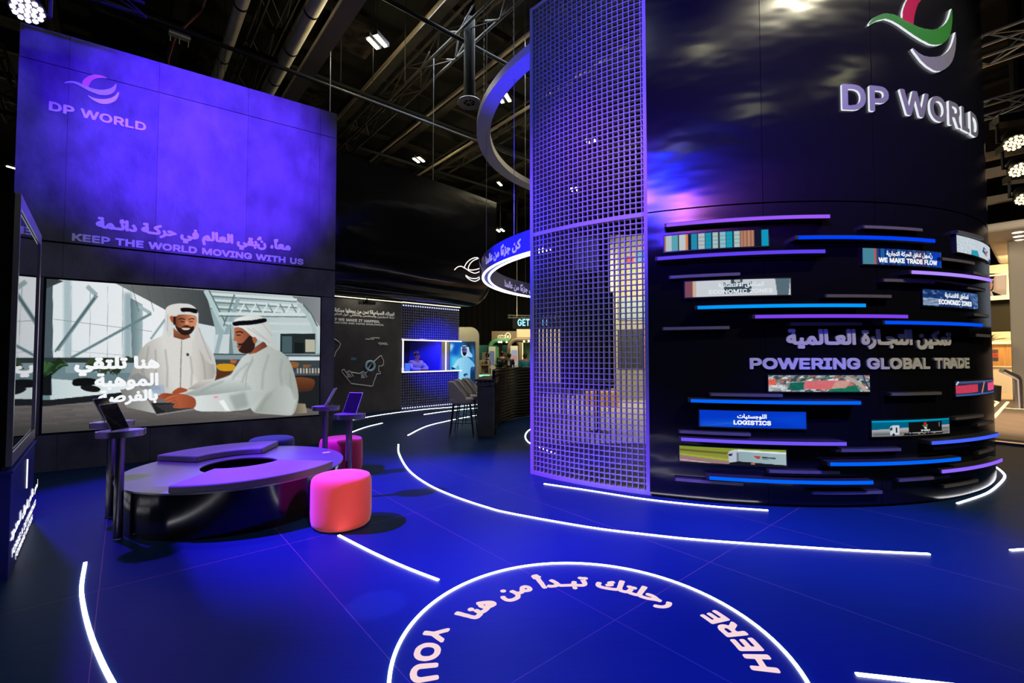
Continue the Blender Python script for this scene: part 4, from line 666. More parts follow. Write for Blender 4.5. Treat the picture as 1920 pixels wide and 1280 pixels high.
def lattice(name, z0, z1, parent, nv=24):
    bm = bmesh.new(); nh = round((z1 - z0) / 0.064)
    for i in range(1, nv):
        a = A_L + (A_R - A_L) * i / nv; d = 0.0047 / 4.12
        P = []
        for z in (z0, z1):
            for r, aa in ((4.095, a - d), (4.095, a + d), (4.145, a + d), (4.145, a - d)): P.append(cylpt(aa, z, r))
        hexa(bm, P)
    for j in range(1, nh):
        z = z0 + (z1 - z0) * j / nh; arcbox(bm, TC, 4.098, 4.143, A_L, A_R, z - 0.0047, z + 0.0047, 12)
    return done(name, bm, M['lattice'], parent)
lattice('lower_lattice', 0.05, 3.15, tw); lattice('upper_lattice', 3.2, 6.25, tw)
for z0, z1 in ((0.0, 0.05), (3.15, 3.2), (6.25, 6.3)):
    bm = bmesh.new(); arcbox(bm, TC, 4.07, 4.155, A_L, A_R, z0, z1, 16); done('lattice_rail', bm, M['lattice'], tw)
for a in (A_L, A_R - 0.003):
    bm = bmesh.new(); arcbox(bm, TC, 4.07, 4.16, a - 0.007, a + 0.006, 0, 6.3, 2); done('lattice_post', bm, M['lattice'], tw)
# inside the tower: dark inner partition
bm = bmesh.new(); p0 = atY(1053, 738, 12.2); p1 = atY(1150, 548, 12.2); box(bm, ((p0.x + p1.x) / 2, 12.3, p1.z / 2 + .35), (p1.x - p0.x, .15, p1.z - .7))
for x in (p0.x + .1, p1.x - .1): box(bm, (x, 12.3, .35), (.06, .06, .7))
tag(done('inner_partition', bm, M['matte_black']), 'black partition on two legs inside the tower seen through the lattice', 'partition')

# light bars on the tower
def bar_mat(nm, c, s): return glow(nm, S(*c), s)
BARS = [((1250, 419), (1556, 409), (150, 84, 245), 1.1, 'purple', 'topmost purple light bar above the container screen'),
        ((1497, 444), (1753, 453), (0, 66, 255), 1.0, 'blue', 'upper blue light bar above the trade flow screen'),
        ((1233, 485), (1547, 471), (96, 66, 245), 1.0, 'violet', 'violet light bar under the container screen'),
        ((1710, 509), (1860, 527), (160, 125, 255), 1.3, 'pale violet', 'pale violet light bar under the trade flow screen at the tower edge'),
        ((1308, 576), (1623, 573), (0, 150, 255), 1.1, 'azure', 'bright azure light bar under the pale economic zones screen'),
        ((1416, 593), (1702, 594), (125, 66, 240), 1.0, 'purple', 'purple light bar just above the large Arabic slogan'),
        ((1660, 604), (1842, 610), (0, 80, 255), 1.0, 'blue', 'blue light bar under the blue economic zones screen'),
        ((1295, 751), (1614, 755), (0, 100, 255), 1.0, 'blue', 'blue light bar between the aerial view screen and the logistics screen'),
        ((1277, 824), (1587, 831), (116, 86, 248), 1.0, 'violet', 'violet light bar under the logistics screen'),
        ((1748, 833), (1872, 812), (66, 96, 255), 1.1, 'blue', 'blue light bar right of the black trailer screen at the tower edge'),
        ((1557, 871), (1801, 859), (0, 100, 255), 1.0, 'blue', 'blue light bar below the black trailer screen'),
        ((1767, 887), (1879, 859), (140, 98, 255), 1.1, 'violet', 'lowest violet light bar at the tower right edge'),
        ((1330, 896), (1637, 904), (0, 100, 255), 1.0, 'blue', 'lowest blue light bar near the tower foot')]
DARK = [((1257, 519), (1388, 514), 'above the pale economic zones screen'), ((1621, 425), (1730, 431), 'above the upper blue light bar'), ((1244, 616), (1368, 614), 'left of the Arabic slogan'),
        ((1550, 555), (1672, 555), 'left of the blue economic zones screen'), ((1658, 525), (1753, 529), 'above the blue economic zones screen'), ((1483, 607), (1617, 607), 'right above the Arabic slogan'),
        ((1333, 740), (1468, 741), 'above the blue bar over the logistics screen'), ((1672, 739), (1766, 737), 'right of the aerial view screen'), ((1275, 810), (1408, 814), 'just above the violet bar over the white lorry screen'),
        ((1443, 884), (1575, 885), 'right below the white lorry screen'), ((1267, 899), (1394, 907), 'left end beneath the white lorry screen'), ((1524, 924), (1655, 922), 'lowest in the middle of the tower'),
        ((1568, 845), (1690, 842), 'under the black trailer screen'), ((1686, 901), (1782, 892), 'between the lowest blue and violet light bars'), ((1771, 913), (1835, 900), 'lowest at the right above the lit foot'),
        ((1792, 785), (1845, 779), 'right of the black trailer screen'), ((1834, 797), (1863, 790), 'just above the blue bar at the right edge'), ((1836, 850), (1865, 840), 'just above the lowest violet bar at the right edge'),
        ((1752, 841), (1820, 833), 'just under the blue bar at the right edge'), ((1767, 486), (1828, 493), 'under the small screen at the right edge'), ((1815, 537), (1848, 545), 'just below the pale violet bar at the right edge'),
        ((1827, 589), (1855, 593), 'right of the blue economic zones screen'), ((1831, 628), (1857, 630), 'level with the Arabic slogan at the right edge'), ((1797, 433), (1845, 448), 'above the small screen at the right edge'),
        ((1826, 509), (1853, 520), 'just above the pale violet bar at the right edge')]
M['bar_body'] = mat('bar_housing', (0.02, 0.018, 0.02), 0.45)
M['bar_off'] = mat('unlit_bar_diffuser', (0.13, 0.115, 0.12), 0.35)
for i, ((x0, y0), (x1, y1), c, s, cn, lab) in enumerate(BARS):
    pr = 0.12; a0, za = oncyl(x0, y0, TR + pr); a1, zb = oncyl(x1, y1, TR + pr); z = (za + zb) / 2
    e = empty('light_bar', cylpt((a0 + a1) / 2, z, TR), lab, 'light bar', 'lit bars on the tower')
    bm = bmesh.new(); arcbox(bm, TC, TR - 0.01, TR + pr - 0.004, a0 - 0.006, a1 + 0.002, z - 0.017, z + 0.024, 16); done('housing', bm, M['bar_body'], e)
    bm = bmesh.new(); arcbox(bm, TC, TR + pr - 0.004, TR + pr + 0.004, a0, a1, z - 0.017, z + 0.017, 16); done('diffuser', bm, bar_mat('bar_light', c, s), e)
for (x0, y0), (x1, y1), lab in DARK:
    pr = 0.06; a0, za = oncyl(x0, y0, TR + pr); a1, zb = oncyl(x1, y1, TR + pr); z = (za + zb) / 2
    e = empty('unlit_bar', cylpt((a0 + a1) / 2, z, TR), 'dark unlit bar ' + lab, 'bar', 'unlit bars on the tower')
    bm = bmesh.new(); arcbox(bm, TC, TR - 0.01, TR + pr - 0.004, a0 - 0.004, a1, z - 0.017, z + 0.019, 12); done('housing', bm, M['bar_body'], e)
    bm = bmesh.new(); arcbox(bm, TC, TR + pr - 0.004, TR + pr, a0, a1, z - 0.015, z + 0.015, 12); done('diffuser', bm, M['bar_off'], e)

# tower lettering
def on_tower(u, v, w=0.0): return cylpt(u / TR, v, TR + w)
def tang(x, y, r=TR): return oncyl(x, y, r)[0] * TR
M['letter_face'] = mat('silver_letter_face', (0.2, 0.2, 0.2), 0.4, 0.15)
M['letter_rim'] = glow('backlit_letter_rim', (0.9, 0.93, 1.0), 0.9)
ts = empty('tower_logo_sign', cylpt(math.radians(-77), 3.7), 'big raised silver logo sign with red and green crescents high on the black tower', 'sign')
b0, b1 = oncyl(1576, 208)[1], oncyl(1576, 159)[1]
TX0, TX1 = tang(1576, 185), tang(1834, 250, TR + 0.02)
lettering('lettering', latin('DP WORLD', 2), M['letter_face'], ts, on_tower, (TX0, TX1, b0, b1), 0.045, 0.022, M['letter_rim'], 48, 0.0)
RED = mat('red_emblem', S(170, 20, 60), 0.4); GRN = mat('green_emblem', S(50, 125, 45), 0.4); GRY = mat('grey_emblem', S(120, 118, 118), 0.4)
eu0, eu1 = tang(1622, 60), tang(1788, 60); ez0 = oncyl(1750, 135)[1]; ez1 = ez0 + (eu1 - eu0) * (EMB_BOX[3] - EMB_BOX[2]) / (EMB_BOX[1] - EMB_BOX[0])
put_emblem(ts, on_tower, (eu0, eu1, ez0, ez1), {'top': RED, 'wave': GRN, 'bottom': GRY}, 0.022, M['letter_rim'], 40, 0.0)
M['slogan'] = mat('silver_slogan_letters', (0.6, 0.57, 0.55), 0.5)
sl = empty('tower_slogan', cylpt(math.radians(-88), 1.6), 'silver slogan in Arabic over English in the middle of the black tower', 'lettering')
lettering('arabic_line', arabic('تمكين التجـارة العـالمية'), M['slogan'], sl, on_tower, (tang(1473, 635), tang(1781, 635), oncyl(1600, 655)[1], oncyl(1600, 616)[1]), 0.05, 0.012, N=64)
lettering('english_line', latin('POWERING GLOBAL TRADE', 1, 48), M['slogan'], sl, on_tower, (tang(1405, 682), tang(1815, 682), oncyl(1600, 692.5)[1], oncyl(1600, 670.5)[1]), 0.075, 0.012)

# ---- the small curved screens on the tower; each canvas is painted in a 200 x 34 frame
def tower_screen(x0, ya0, yb0, x1, ya1, yb1, paint, label, texts=()):
    a0, zt0 = oncyl(x0, ya0); _, zb0 = oncyl(x0, yb0); a1, zt1 = oncyl(x1, ya1); _, zb1 = oncyl(x1, yb1)
    zt = (zt0 + zt1) / 2; zb = (zb0 + zb1) / 2; e = empty('tower_screen', cylpt((a0 + a1) / 2, zb), label, 'screen', 'small screens on the tower')
    bm = bmesh.new(); arcbox(bm, TC, TR - 0.01, TR + 0.02, a0 - 0.003, a1 + 0.003, zb - 0.012, zt + 0.012, 12); done('housing', bm, M['black'], e)
    wd = (a1 - a0) * TR; hh = zt - zb; c = Canvas(0, 0, 200, 34, 4, (20, 40, 90)); paint(c)
    picture('picture', e, c, lambda s, t: cylpt(a0 + (a1 - a0) * s, zt + (zb - zt) * t, TR + 0.0215), 160, 30, lambda s, t, V: (s * 200, t * 34))
    pl = lambda u, v, w=0.0: cylpt(a0 + u / TR, zb + v, TR + 0.022 + w)
    for polys, m, (bx0, by0, bx1, by1), bold, n in texts:
        lettering('caption_line', polys, m, e, pl, (bx0 / 200 * wd, bx1 / 200 * wd, (34 - by1) / 34 * hh, (34 - by0) / 34 * hh), bold, N=n, lift=0.001)
TXW = M['letter_white']; TXG = glow('faint_caption', S(222, 228, 236), 1.0)
def p_containers(c):
    for x0, x1, col in ((0, 3, (170, 120, 90)), (3, 14, (176, 190, 194)), (14, 27, (90, 158, 176)), (27, 29, (40, 60, 74)), (29, 42, (186, 196, 200)), (42, 53, (206, 130, 86)), (47, 53, (24, 24, 44)), (53, 65, (26, 140, 176)), (65, 67, (16, 24, 44)), (67, 79, (178, 186, 192)),
                        (79, 81, (16, 24, 44)), (81, 92, (18, 148, 180)), (92, 94, (14, 20, 34)), (94, 105, (166, 192, 196)), (105, 108, (20, 24, 34)), (108, 119, (140, 186, 200)), (119, 121, (16, 24, 40)), (121, 132, (16, 158, 186)), (132, 135, (20, 34, 44)), (135, 146, (168, 196, 196)),
                        (146, 173, (150, 106, 86)), (173, 187, (18, 22, 44)), (187, 200, (18, 146, 182))):
        c.rect(x0, 0, x1, 34, col)
    for x in (150, 156, 163, 170): c.line([(x, 0), (x, 34)], 2, (196, 140, 110))
    for y in range(0, 34, 2): c.line([(53, y), (146, y)], 0.6, (70, 100, 120), al=0.5)
def p_flow(c):
    c.rect(0, 0, 200, 34, (14, 40, 120))
    for k, x in enumerate(range(0, 200, 13)): c.rect(x, 0, x + 9, 34, [(30, 90, 150), (20, 60, 140), (44, 60, 110)][k % 3])
    c.rect(0, 0, 30, 34, (70, 130, 150)); c.rect(24, 0, 30, 34, (160, 96, 90)); c.rect(118, 0, 150, 34, (96, 60, 90), blur=6, al=.7); c.rect(170, 0, 200, 34, (10, 60, 190), blur=6)
def p_pack(c):
    c.rect(0, 0, 200, 34, (196, 206, 214)); c.grain(14, 3, 10, 2); c.poly([(130, 8), (168, 14), (150, 26), (120, 20)], (20, 100, 150)); c.poly([(60, 24), (90, 22), (100, 34), (56, 34)], (40, 150, 176)); c.rect(136, 12, 156, 17, (220, 170, 200)); c.poly([(146, 16), (160, 18), (156, 28), (144, 24)], (190, 110, 90)); c.rect(176, 28, 200, 34, (30, 70, 150))
def p_zone_white(c):
    c.rect(0, 0, 200, 34, (196, 202, 208)); c.rect(0, 0, 15, 34, (120, 70, 84)); c.rect(15, 0, 22, 34, (198, 170, 150)); c.poly([(171, 0), (200, 0), (196, 34), (175, 34)], (84, 104, 116)); c.poly([(75, 4), (80, 10), (120, 10), (127, 3), (127, 27), (75, 29)], (52, 72, 84)); c.rect(88, 0, 110, 8, (60, 74, 84)); c.rect(94, 0, 106, 5, (170, 180, 186))
def p_zone_blue(c):
    c.rect(0, 0, 200, 34, (24, 54, 110)); rr = random.Random(3)
    for k in range(160): x, y = rr.uniform(-10, 200), rr.uniform(0, 34); c.rect(x, y, x + rr.uniform(4, 16), y + rr.uniform(1, 4), rr.choice([(90, 130, 180), (30, 70, 140), (150, 176, 206), (18, 36, 84)]), al=.6)
    for k in range(6): c.line([(150 + k * 8, -2), (170 + k * 8, 18), (210, 30 + k)], 1.6, (110, 140, 190))
    for k in range(5): c.line([(0, 20 + k * 3), (44, 19 + k * 3)], 1.4, (180, 196, 214))
def p_aerial(c):
    c.rect(0, 0, 200, 34, (120, 130, 136)); rr = random.Random(8)
    for k in range(260): x, y = rr.uniform(-5, 200), rr.uniform(0, 34); c.poly([(x, y), (x + rr.uniform(3, 12), y - 2), (x + rr.uniform(3, 12), y + 2), (x - 2, y + 3)], rr.choice([(210, 216, 220), (60, 70, 74), (150, 96, 90), (40, 90, 70), (170, 180, 186)]))
    c.poly([(68, 12), (150, 10), (178, 26), (140, 30), (66, 28)], (206, 104, 110)); c.poly([(40, 16), (68, 14), (66, 30), (42, 32)], (20, 96, 84)); c.poly([(120, 28), (170, 20), (180, 34), (110, 34)], (24, 110, 84)); c.poly([(130, 12), (160, 12), (150, 26), (120, 28)], (196, 150, 140))
    c.poly([(0, 8), (14, 8), (16, 20), (0, 22)], (216, 96, 84)); c.line([(150, 4), (176, 16), (196, 36)], 8, (170, 160, 150)); c.line([(186, 0), (192, 16), (200, 30)], 3, (40, 60, 90)); c.grain(8, 5, 2, 2)
    for k in range(4): c.line([(0, 22 + k * 3), (36, 21 + k * 3)], 1.2, (216, 220, 222))
def p_pink(c):
    c.rect(0, 0, 200, 34, (34, 40, 66)); c.poly([(0, 10), (84, 8), (84, 27), (0, 28)], (196, 58, 84)); c.poly([(142, 8), (200, 6), (200, 26), (142, 27)], (226, 80, 124)); c.rect(0, 0, 200, 5, (84, 96, 140), blur=2); c.line([(120, 4), (104, 32)], 6, (220, 130, 100)); c.line([(10, 0), (2, 8)], 4, (200, 210, 230)); c.rect(0, 30, 200, 34, (60, 90, 150)); c.grain(6, 2, 3, 2)
def p_logistics(c):
    c.rect(0, 0, 200, 34, (4, 56, 196)); c.poly([(0, 24), (70, 20), (90, 34), (0, 34)], (20, 84, 214), blur=5); c.poly([(120, 14), (200, 4), (200, 34)], (6, 66, 206), blur=4); c.line([(0, 34), (80, 22)], 1, (60, 130, 220), al=.5)
def p_trailer(c):
    c.rect(0, 0, 200, 20, (0, 96, 128), blur=0); c.poly([(0, 0), (200, 0), (200, 3), (0, 4)], (0, 150, 190)); c.poly([(0, 20), (60, 17), (200, 14), (200, 34), (0, 34)], (168, 166, 166)); c.rect(0, 26, 200, 34, (90, 94, 98), blur=3); c.rect(170, 20, 200, 23, (70, 66, 56), blur=2)
    c.rect(84, 5, 176, 29, (14, 14, 14)); c.rect(84, 27.5, 176, 29.5, (190, 196, 200)); c.rect(70, 29, 178, 33, (34, 34, 34)); c.poly([(40, 14), (46, 11), (62, 11), (62, 31), (40, 31)], (196, 206, 216)); c.poly([(40, 17), (46, 14), (46, 21), (40, 22)], (20, 60, 54)); c.rect(53, 15, 57, 27, (30, 36, 44)); c.rect(58, 25, 61, 27, (230, 120, 30))
    for x in (48, 76, 84, 92, 124, 132, 140): c.poly([(x + 3.2 * math.cos(q), 31 + 3 * math.sin(q)) for q in np.linspace(0, 6.1, 12)], (16, 16, 18))
    for x in (68, 108, 122, 150): c.rect(x, 29.5, x + 5, 31.5, (220, 160, 90))
    c.poly([(124, 8), (130, 6), (132, 14), (124, 14)], (190, 30, 40), sm=True); c.poly([(119, 12), (128, 15), (134, 11), (132, 17), (126, 18)], (40, 160, 90), sm=True); c.poly([(124, 18), (132, 18), (130, 21)], (230, 234, 240), sm=True); c.line([(168, 7), (168, 17)], 1.4, (150, 150, 150))
def p_lorry(c):
    c.rect(0, 0, 200, 34, (140, 138, 62)); c.rect(0, 0, 200, 4, (126, 150, 40)); c.poly([(0, 7), (100, 10), (100, 13), (0, 10)], (70, 84, 20), blur=1); c.poly([(0, 16), (120, 24), (120, 30), (0, 20)], (150, 170, 60)); c.poly([(0, 20), (110, 29), (110, 34), (0, 34)], (150, 116, 116)); c.line([(0, 30), (60, 34)], 1, (220, 210, 206))
    c.poly([(93, 8), (100, 4), (112, 2), (200, 5), (200, 10), (112, 8)], (214, 222, 232)); c.poly([(112, 6), (200, 9), (200, 32), (112, 27)], (140, 164, 172), (160, 180, 188)); c.poly([(92, 11), (96, 6), (111, 4), (111, 30), (94, 31)], (178, 188, 204)); c.poly([(93, 12), (101, 11), (99, 16), (93, 16)], (30, 40, 40)); c.rect(108, 8, 112, 28, (110, 120, 130))
    c.poly([(94, 31), (112, 27), (200, 32), (200, 34), (94, 34)], (22, 22, 28)); c.poly([(140, 14), (152, 15), (150, 20), (146, 20)], (170, 70, 60), sm=True); c.line([(155, 17), (180, 18)], 3, (50, 60, 66)); c.line([(156, 20.5), (168, 21)], 1, (60, 70, 74)); c.rect(134, 30, 142, 32, (200, 130, 100))
tower_screen(1246, 443, 472, 1439, 432, 462, p_containers, 'small screen showing a row of grey and teal containers')
tower_screen(1614, 466, 496, 1760, 474, 502, p_flow, 'small screen captioned with the make trade flow line', [(arabic('نُسهل تدفق الحركة التجارية'), TXW, (52, 3, 172, 18), 0.035, 52), (latin('WE MAKE TRADE FLOW', 1, 44), TXW, (34, 19, 186, 30), 0.075, 34)])
tower_screen(1789, 446, 475, 1851, 461, 490, p_pack, 'small screen at the upper right edge showing pale boxes')
tower_screen(1284, 528, 558, 1480, 523, 553, p_zone_white, 'small pale grey screen with a fading economic zones caption', [(arabic('المناطق الاقتصادية'), TXG, (64, 5, 150, 18), 0.03, 44), (latin('ECONOMIC ZONES', 1, 44), TXG, (46, 20, 166, 29), 0.06, 30)])
tower_screen(1726, 544, 573, 1828, 550, 580, p_zone_blue, 'small screen of a blue aerial city view captioned economic zones', [(arabic('المناطق الاقتصادية'), TXW, (64, 4, 152, 18), 0.035, 48), (latin('ECONOMIC ZONES', 1, 44), TXW, (44, 19, 166, 30), 0.075, 34)])
tower_screen(1439, 703, 734, 1627, 703, 733, p_aerial, 'small screen with an aerial view of red roofs under the slogan')
tower_screen(1787, 714, 743, 1858, 711, 735, p_pink, 'small screen at the right edge showing two pink blocks')
tower_screen(1311, 768, 799, 1509, 771, 802, p_logistics, 'small plain blue screen captioned logistics', [(arabic('اللوجستيات'), TXW, (71, 6, 126, 17.5), 0.045, 48), (latin('LOGISTICS', 1), TXW, (64, 19, 134, 28.5), 0.08, 34)])
tower_screen(1631, 788, 818, 1775, 783, 811, p_trailer, 'small screen showing a lorry with a black trailer', [(latin('DP WORLD', 1), TXW, (116, 22, 140, 25.5), 0.07, 24)])
tower_screen(1274, 835, 864, 1472, 842, 872, p_lorry, 'small screen showing a white lorry on a country road')

# ================================================================ SEATING ISLAND
BC = Vector((-2.88, 4.87, 0))
M['bench_side'] = mat('black_lacquer', (0.005, 0.005, 0.006), 0.14, spec=0.6)
M['bench_top'] = mat('smoky_metal_top', (0.23, 0.22, 0.25), 0.3, 0.55)
M['cushion'] = mat('grey_velvet', (0.17, 0.155, 0.18), 0.85, sheen=0.4, spec=0.15, bump=((60, 60, 60), 0.15, 0.004))
bn = empty('round_bench', BC, 'low round black bench with a smoky metal top and a hole in the middle', 'bench')
def ringplan(r0, r1, z0, z1, n=80):
    bm = bmesh.new(); V = []
    for k in range(n):
        a = 2 * PI * k / n; x, y = math.cos(a), math.sin(a)
        V.append([bm.verts.new((BC.x + r * x, BC.y + r * y, z)) for r, z in ((r0, z0), (r1, z0), (r1, z1), (r0, z1))])
    for k in range(n):
        A, B = V[k], V[(k + 1) % n]
        for i in range(4): bm.faces.new((A[i], B[i], B[(i + 1) % 4], A[(i + 1) % 4]))
    return bm
done('base', ringplan(0.38, 1.0, 0.0, 0.388), M['bench_side'], bn, smooth=True)
done('top_plate', ringplan(0.36, 1.02, 0.388, 0.402), M['bench_top'], bn, smooth=True)
def cushion(a0, a1, r0, r1, label):
    bm = bmesh.new(); arcbox(bm, BC, r0, r1, math.radians(a0), math.radians(a1), 0.403, 0.47, 28)
    o = done('seat_cushion', bm, M['cushion'], smooth=True); bevel(o, 0.014, 3); tag(o, label, 'cushion', 'cushions on the round bench')
cushion(-90, -6, 0.43, 1.03, 'grey velvet curved cushion on the bench side nearest the orange pouf')
cushion(97, 171, 0.53, 1.03, 'grey velvet curved cushion on the bench side nearest the video screen')
bm = bmesh.new(); cc = U(612, 848, 0.403); box(bm, (cc.x, cc.y, 0.4035), (0.085, 0.055, 0.001), Matrix.Rotation(0.5, 3, 'Z'))
tag(done('card', bm, mat('white_card', (0.8, 0.8, 0.8), 0.6)), 'small white card lying on the bench top near the right stands', 'card')

M['tablet_back'] = mat('silver_tablet_back', (0.6, 0.58, 0.6), 0.35, 0.7)
def tablet_stand():
    e = empty('tablet_stand', (0, 0, 0))
    bm = bmesh.new(); lathe(bm, [(0, 0), (0.038, 0), (0.038, 0.006), (0.033, 0.01), (0.033, 0.868), (0, 0.868)], n=24); done('pole', bm, M['dark_steel'], e, smooth=True)
    bm = bmesh.new(); n = 40; poly = [(0.165 * math.cos(2 * PI * k / n), 0.12 * math.sin(2 * PI * k / n)) for k in range(n)]
    prism(bm, poly, 0.868, 0.918); o = done('tray', bm, M['steel'], e, smooth=True)
    bm = bmesh.new(); prism(bm, [(x * 0.92, y * 0.9) for x, y in poly], 0.9185, 0.921); done('tray_inlay', bm, M['bench_top'], e)
    bm = bmesh.new(); box(bm, (0.166, 0.0, 0.9), (0.012, 0.03, 0.05)); done('cable_clip', bm, M['alu'], e)
    return e
def tablet():
    e = empty('tablet', (0, 0, 0)); R = Matrix.Rotation(math.radians(-28), 3, 'Y')
    def pl(bm, c, s): box(bm, R @ Vector(c), s, R)
    bm = bmesh.new(); pl(bm, (0, 0, 0.125), (0.008, 0.18, 0.25)); o = done('case', bm, M['tablet_back'], e); bevel(o, 0.003)
    bm = bmesh.new(); pl(bm, (0.0046, 0, 0.125), (0.001, 0.172, 0.242)); done('glass_front', bm, M['glass'], e)
    bm = bmesh.new(); pl(bm, (-0.035, 0, 0.05), (0.07, 0.03, 0.006)); done('support', bm, M['dark_metal'], e)
    return e
st0 = tablet_stand(); tb0 = tablet()
ST = [((-3.35, 3.918), 30, 0, 'nearest the camera at the left', 'tablet with a black face on the front left stand', 0.0), ((-3.88, 4.44), 35, 5, 'half hidden behind the front left one', 'tablet half hidden on the rear left stand', 0.0),
      ((-2.37, 5.81), 5, 190, 'before the video screen corner', 'tablet seen from behind on the rear right stand', 0.0), ((-1.79, 5.03), 5, 252, 'right behind the orange pouf', 'tablet with a black face on the front right stand', 0.0)]
for i, ((x, y), rs, rt, l1, l2, dz) in enumerate(ST):
    s = st0 if i == 0 else copy_tree(st0); t = tb0 if i == 0 else copy_tree(tb0)
    s.location = (x, y, 0); s.rotation_euler.z = math.radians(rs); tag(s, 'steel tablet stand with an oval tray, ' + l1, 'stand', 'tablet stands round the bench')
    t.location = (x, y, 0.9225); t.rotation_euler.z = math.radians(rt); tag(t, l2, 'tablet', 'tablets on the stands')
def pouf(c, r, color, label):
    prof = [(0, 0.01), (r * 0.9, 0.01), (r * 0.955, 0.025), (r * 0.985, 0.06), (r, 0.12), (r * 1.0, 0.33), (r * 0.995, 0.385), (r * 0.975, 0.42), (r * 0.93, 0.441), (r * 0.86, 0.449), (r * 0.5, 0.453), (0, 0.454)]
    e = empty('pouf', c, label, 'pouf', 'round poufs by the bench')
    bm = bmesh.new(); lathe(bm, prof, c, 64); done('upholstery', bm, mat('pouf_fabric', color, 0.8, sheen=0.3, spec=0.2, bump=((90, 90, 90), 0.2, 0.003)), e, smooth=True)
    bm = bmesh.new(); lathe(bm, [(0, 0), (r * 0.85, 0), (r * 0.85, 0.012), (0, 0.012)], c, 32); done('base', bm, M['matte_black'], e)
pouf(Vector((-1.585, 4.275, 0)), 0.268, (0.9, 0.09, 0.075), 'bright orange pink round pouf in front of the bench')
pouf(Vector((-2.31, 6.2, 0)), 0.277, (0.6, 0.02, 0.08), 'deep magenta round pouf behind the right stands')
pouf(Vector((-3.25, 6.2, 0)), 0.28, (0.02, 0.03, 0.2), 'blue round pouf behind the bench by the video screen')

# ================================================================ FLOOR LIGHT LINES
def floor_line(pts, label, w=0.022, closed=False, world=False):
    P = [np.array((p[0], p[1])) for p in (pts if world else [U(*p) for p in pts])]
    if len(P) > 2 and not world: P = catmull(P, 8)
    bm = bmesh.new(); prev = first = None; n = len(P)
    for i in range(n):
        t = (P[(i + 1) % n] - P[i - 1]) if closed else P[min(i + 1, n - 1)] - P[max(i - 1, 0)]
        t = t / np.hypot(*t); q = np.array((-t[1], t[0])) * w / 2
        r = [bm.verts.new((*(P[i] + q), 0.001)), bm.verts.new((*(P[i] - q), 0.001)), bm.verts.new((*(P[i] - q), 0.007)), bm.verts.new((*(P[i] + q), 0.007))]
        if prev:
            for k in range(4): bm.faces.new((prev[k], r[k], r[(k + 1) % 4], prev[(k + 1) % 4]))
        else: first = r
        prev = r
    if closed:
        for k in range(4): bm.faces.new((prev[k], first[k], first[(k + 1) % 4], prev[(k + 1) % 4]))
    else: bm.faces.new(first[::-1]); bm.faces.new(prev)
    return tag(done('floor_light_line', bm, M['led_white']), label, 'light line', 'light lines in the floor')
floor_line([(747, 833), (748, 850), (765, 880), (800, 907), (850, 930), (912, 951), (960, 963), (1100, 988), (1210, 1002), (1330, 1014), (1580, 1031), (1743, 1039)], 'long curved light line sweeping from the counter round to the lower right')
floor_line([(1020, 907), (1100, 919), (1210, 936), (1330, 949), (1440, 957)], 'curved light line hugging the lattice foot')
floor_line([(1795, 944), (1850, 925), (1875, 906), (1884, 893), (1877, 883), (1866, 875)], 'curved light line hugging the tower right foot')
floor_line([(160, 1055), (153, 1100), (157, 1140), (170, 1190), (190, 1240), (212, 1283), (235, 1320)], 'curved light line in the left foreground')
floor_line([(635, 1004), (700, 1037), (760, 1064), (822, 1088)], 'curved light line running from the orange pouf')
floor_line([(765, 816), (800, 799), (840, 789), (870, 783), (905, 776)], 'curved light line under the bar stools')
floor_line([(662, 787), (700, 780), (740, 774), (800, 767), (850, 763), (895, 758)], 'light line along the foot of the coffee kiosk')
floor_line([(655, 812), (685, 801), (717, 793)], 'short light line between the magenta pouf and the map wall')
floor_line([(795, 777), (845, 770), (895, 765)], 'short light line in front of the coffee kiosk counter')
floor_line([(1003, 800), (990, 808), (985, 817), (988, 826), (1000, 834), (1040, 850)], 'curved light line just left of the lattice, inside the tower')
floor_line([(1605, 1265), (1720, 1278), (1800, 1287)], 'light line in the lower right corner')
floor_line([(1895, 1032), (1925, 1030), (1990, 1028)], 'short light line at the right edge of the floor')
RC = np.array((0.41, 2.443)); RR = 1.02
floor_line([RC + RR * np.array((math.cos(a), math.sin(a))) for a in np.linspace(0, 2 * PI, 120, endpoint=False)], 'round light ring around the welcome text on the floor', 0.018, True, True)
wt = empty('floor_text', (RC[0], RC[1], 0), 'pale pink circular welcome text in Arabic and English set inside the floor ring', 'lettering')
def fang(px, py): p = U(px, py); return math.atan2(p.y - RC[1], p.x - RC[0])
aa0, aa1 = fang(1284, 1122), fang(830, 1146)
R_IN = 0.775; R_OUT = 0.945
def outw(u, v, w=0.0):           # tops outward, reading direction clockwise seen from above
    a = aa1 - u / 0.78; r = 0.632 + v
    return Vector((RC[0] + r * math.cos(a), RC[1] + r * math.sin(a), 0.0004 + w))
lettering('arabic_text', arabic('رحلتك تبـدأ من هنا'), M['floor_letter'], wt, outw, (0, (aa1 - aa0) * 0.78, 0.0, 0.25), 0.04, N=64, lift=0.0006)
ea0 = fang(812, 1172); ea1 = fang(1340, 1143) + 2 * PI
def inw(u, v, w=0.0):            # tops inward, reading direction counter-clockwise
    a = ea0 + u / 0.86; r = R_OUT - 0.02 - v
    return Vector((RC[0] + r * math.cos(a), RC[1] + r * math.sin(a), 0.0004 + w))
lettering('english_text', latin('YOUR JOURNEY STARTS HERE', 6, 70), M['floor_letter'], wt, inw, (0, (ea1 - ea0) * 0.86, 0.0, 0.14), 0.07, N=36, lift=0.0006)

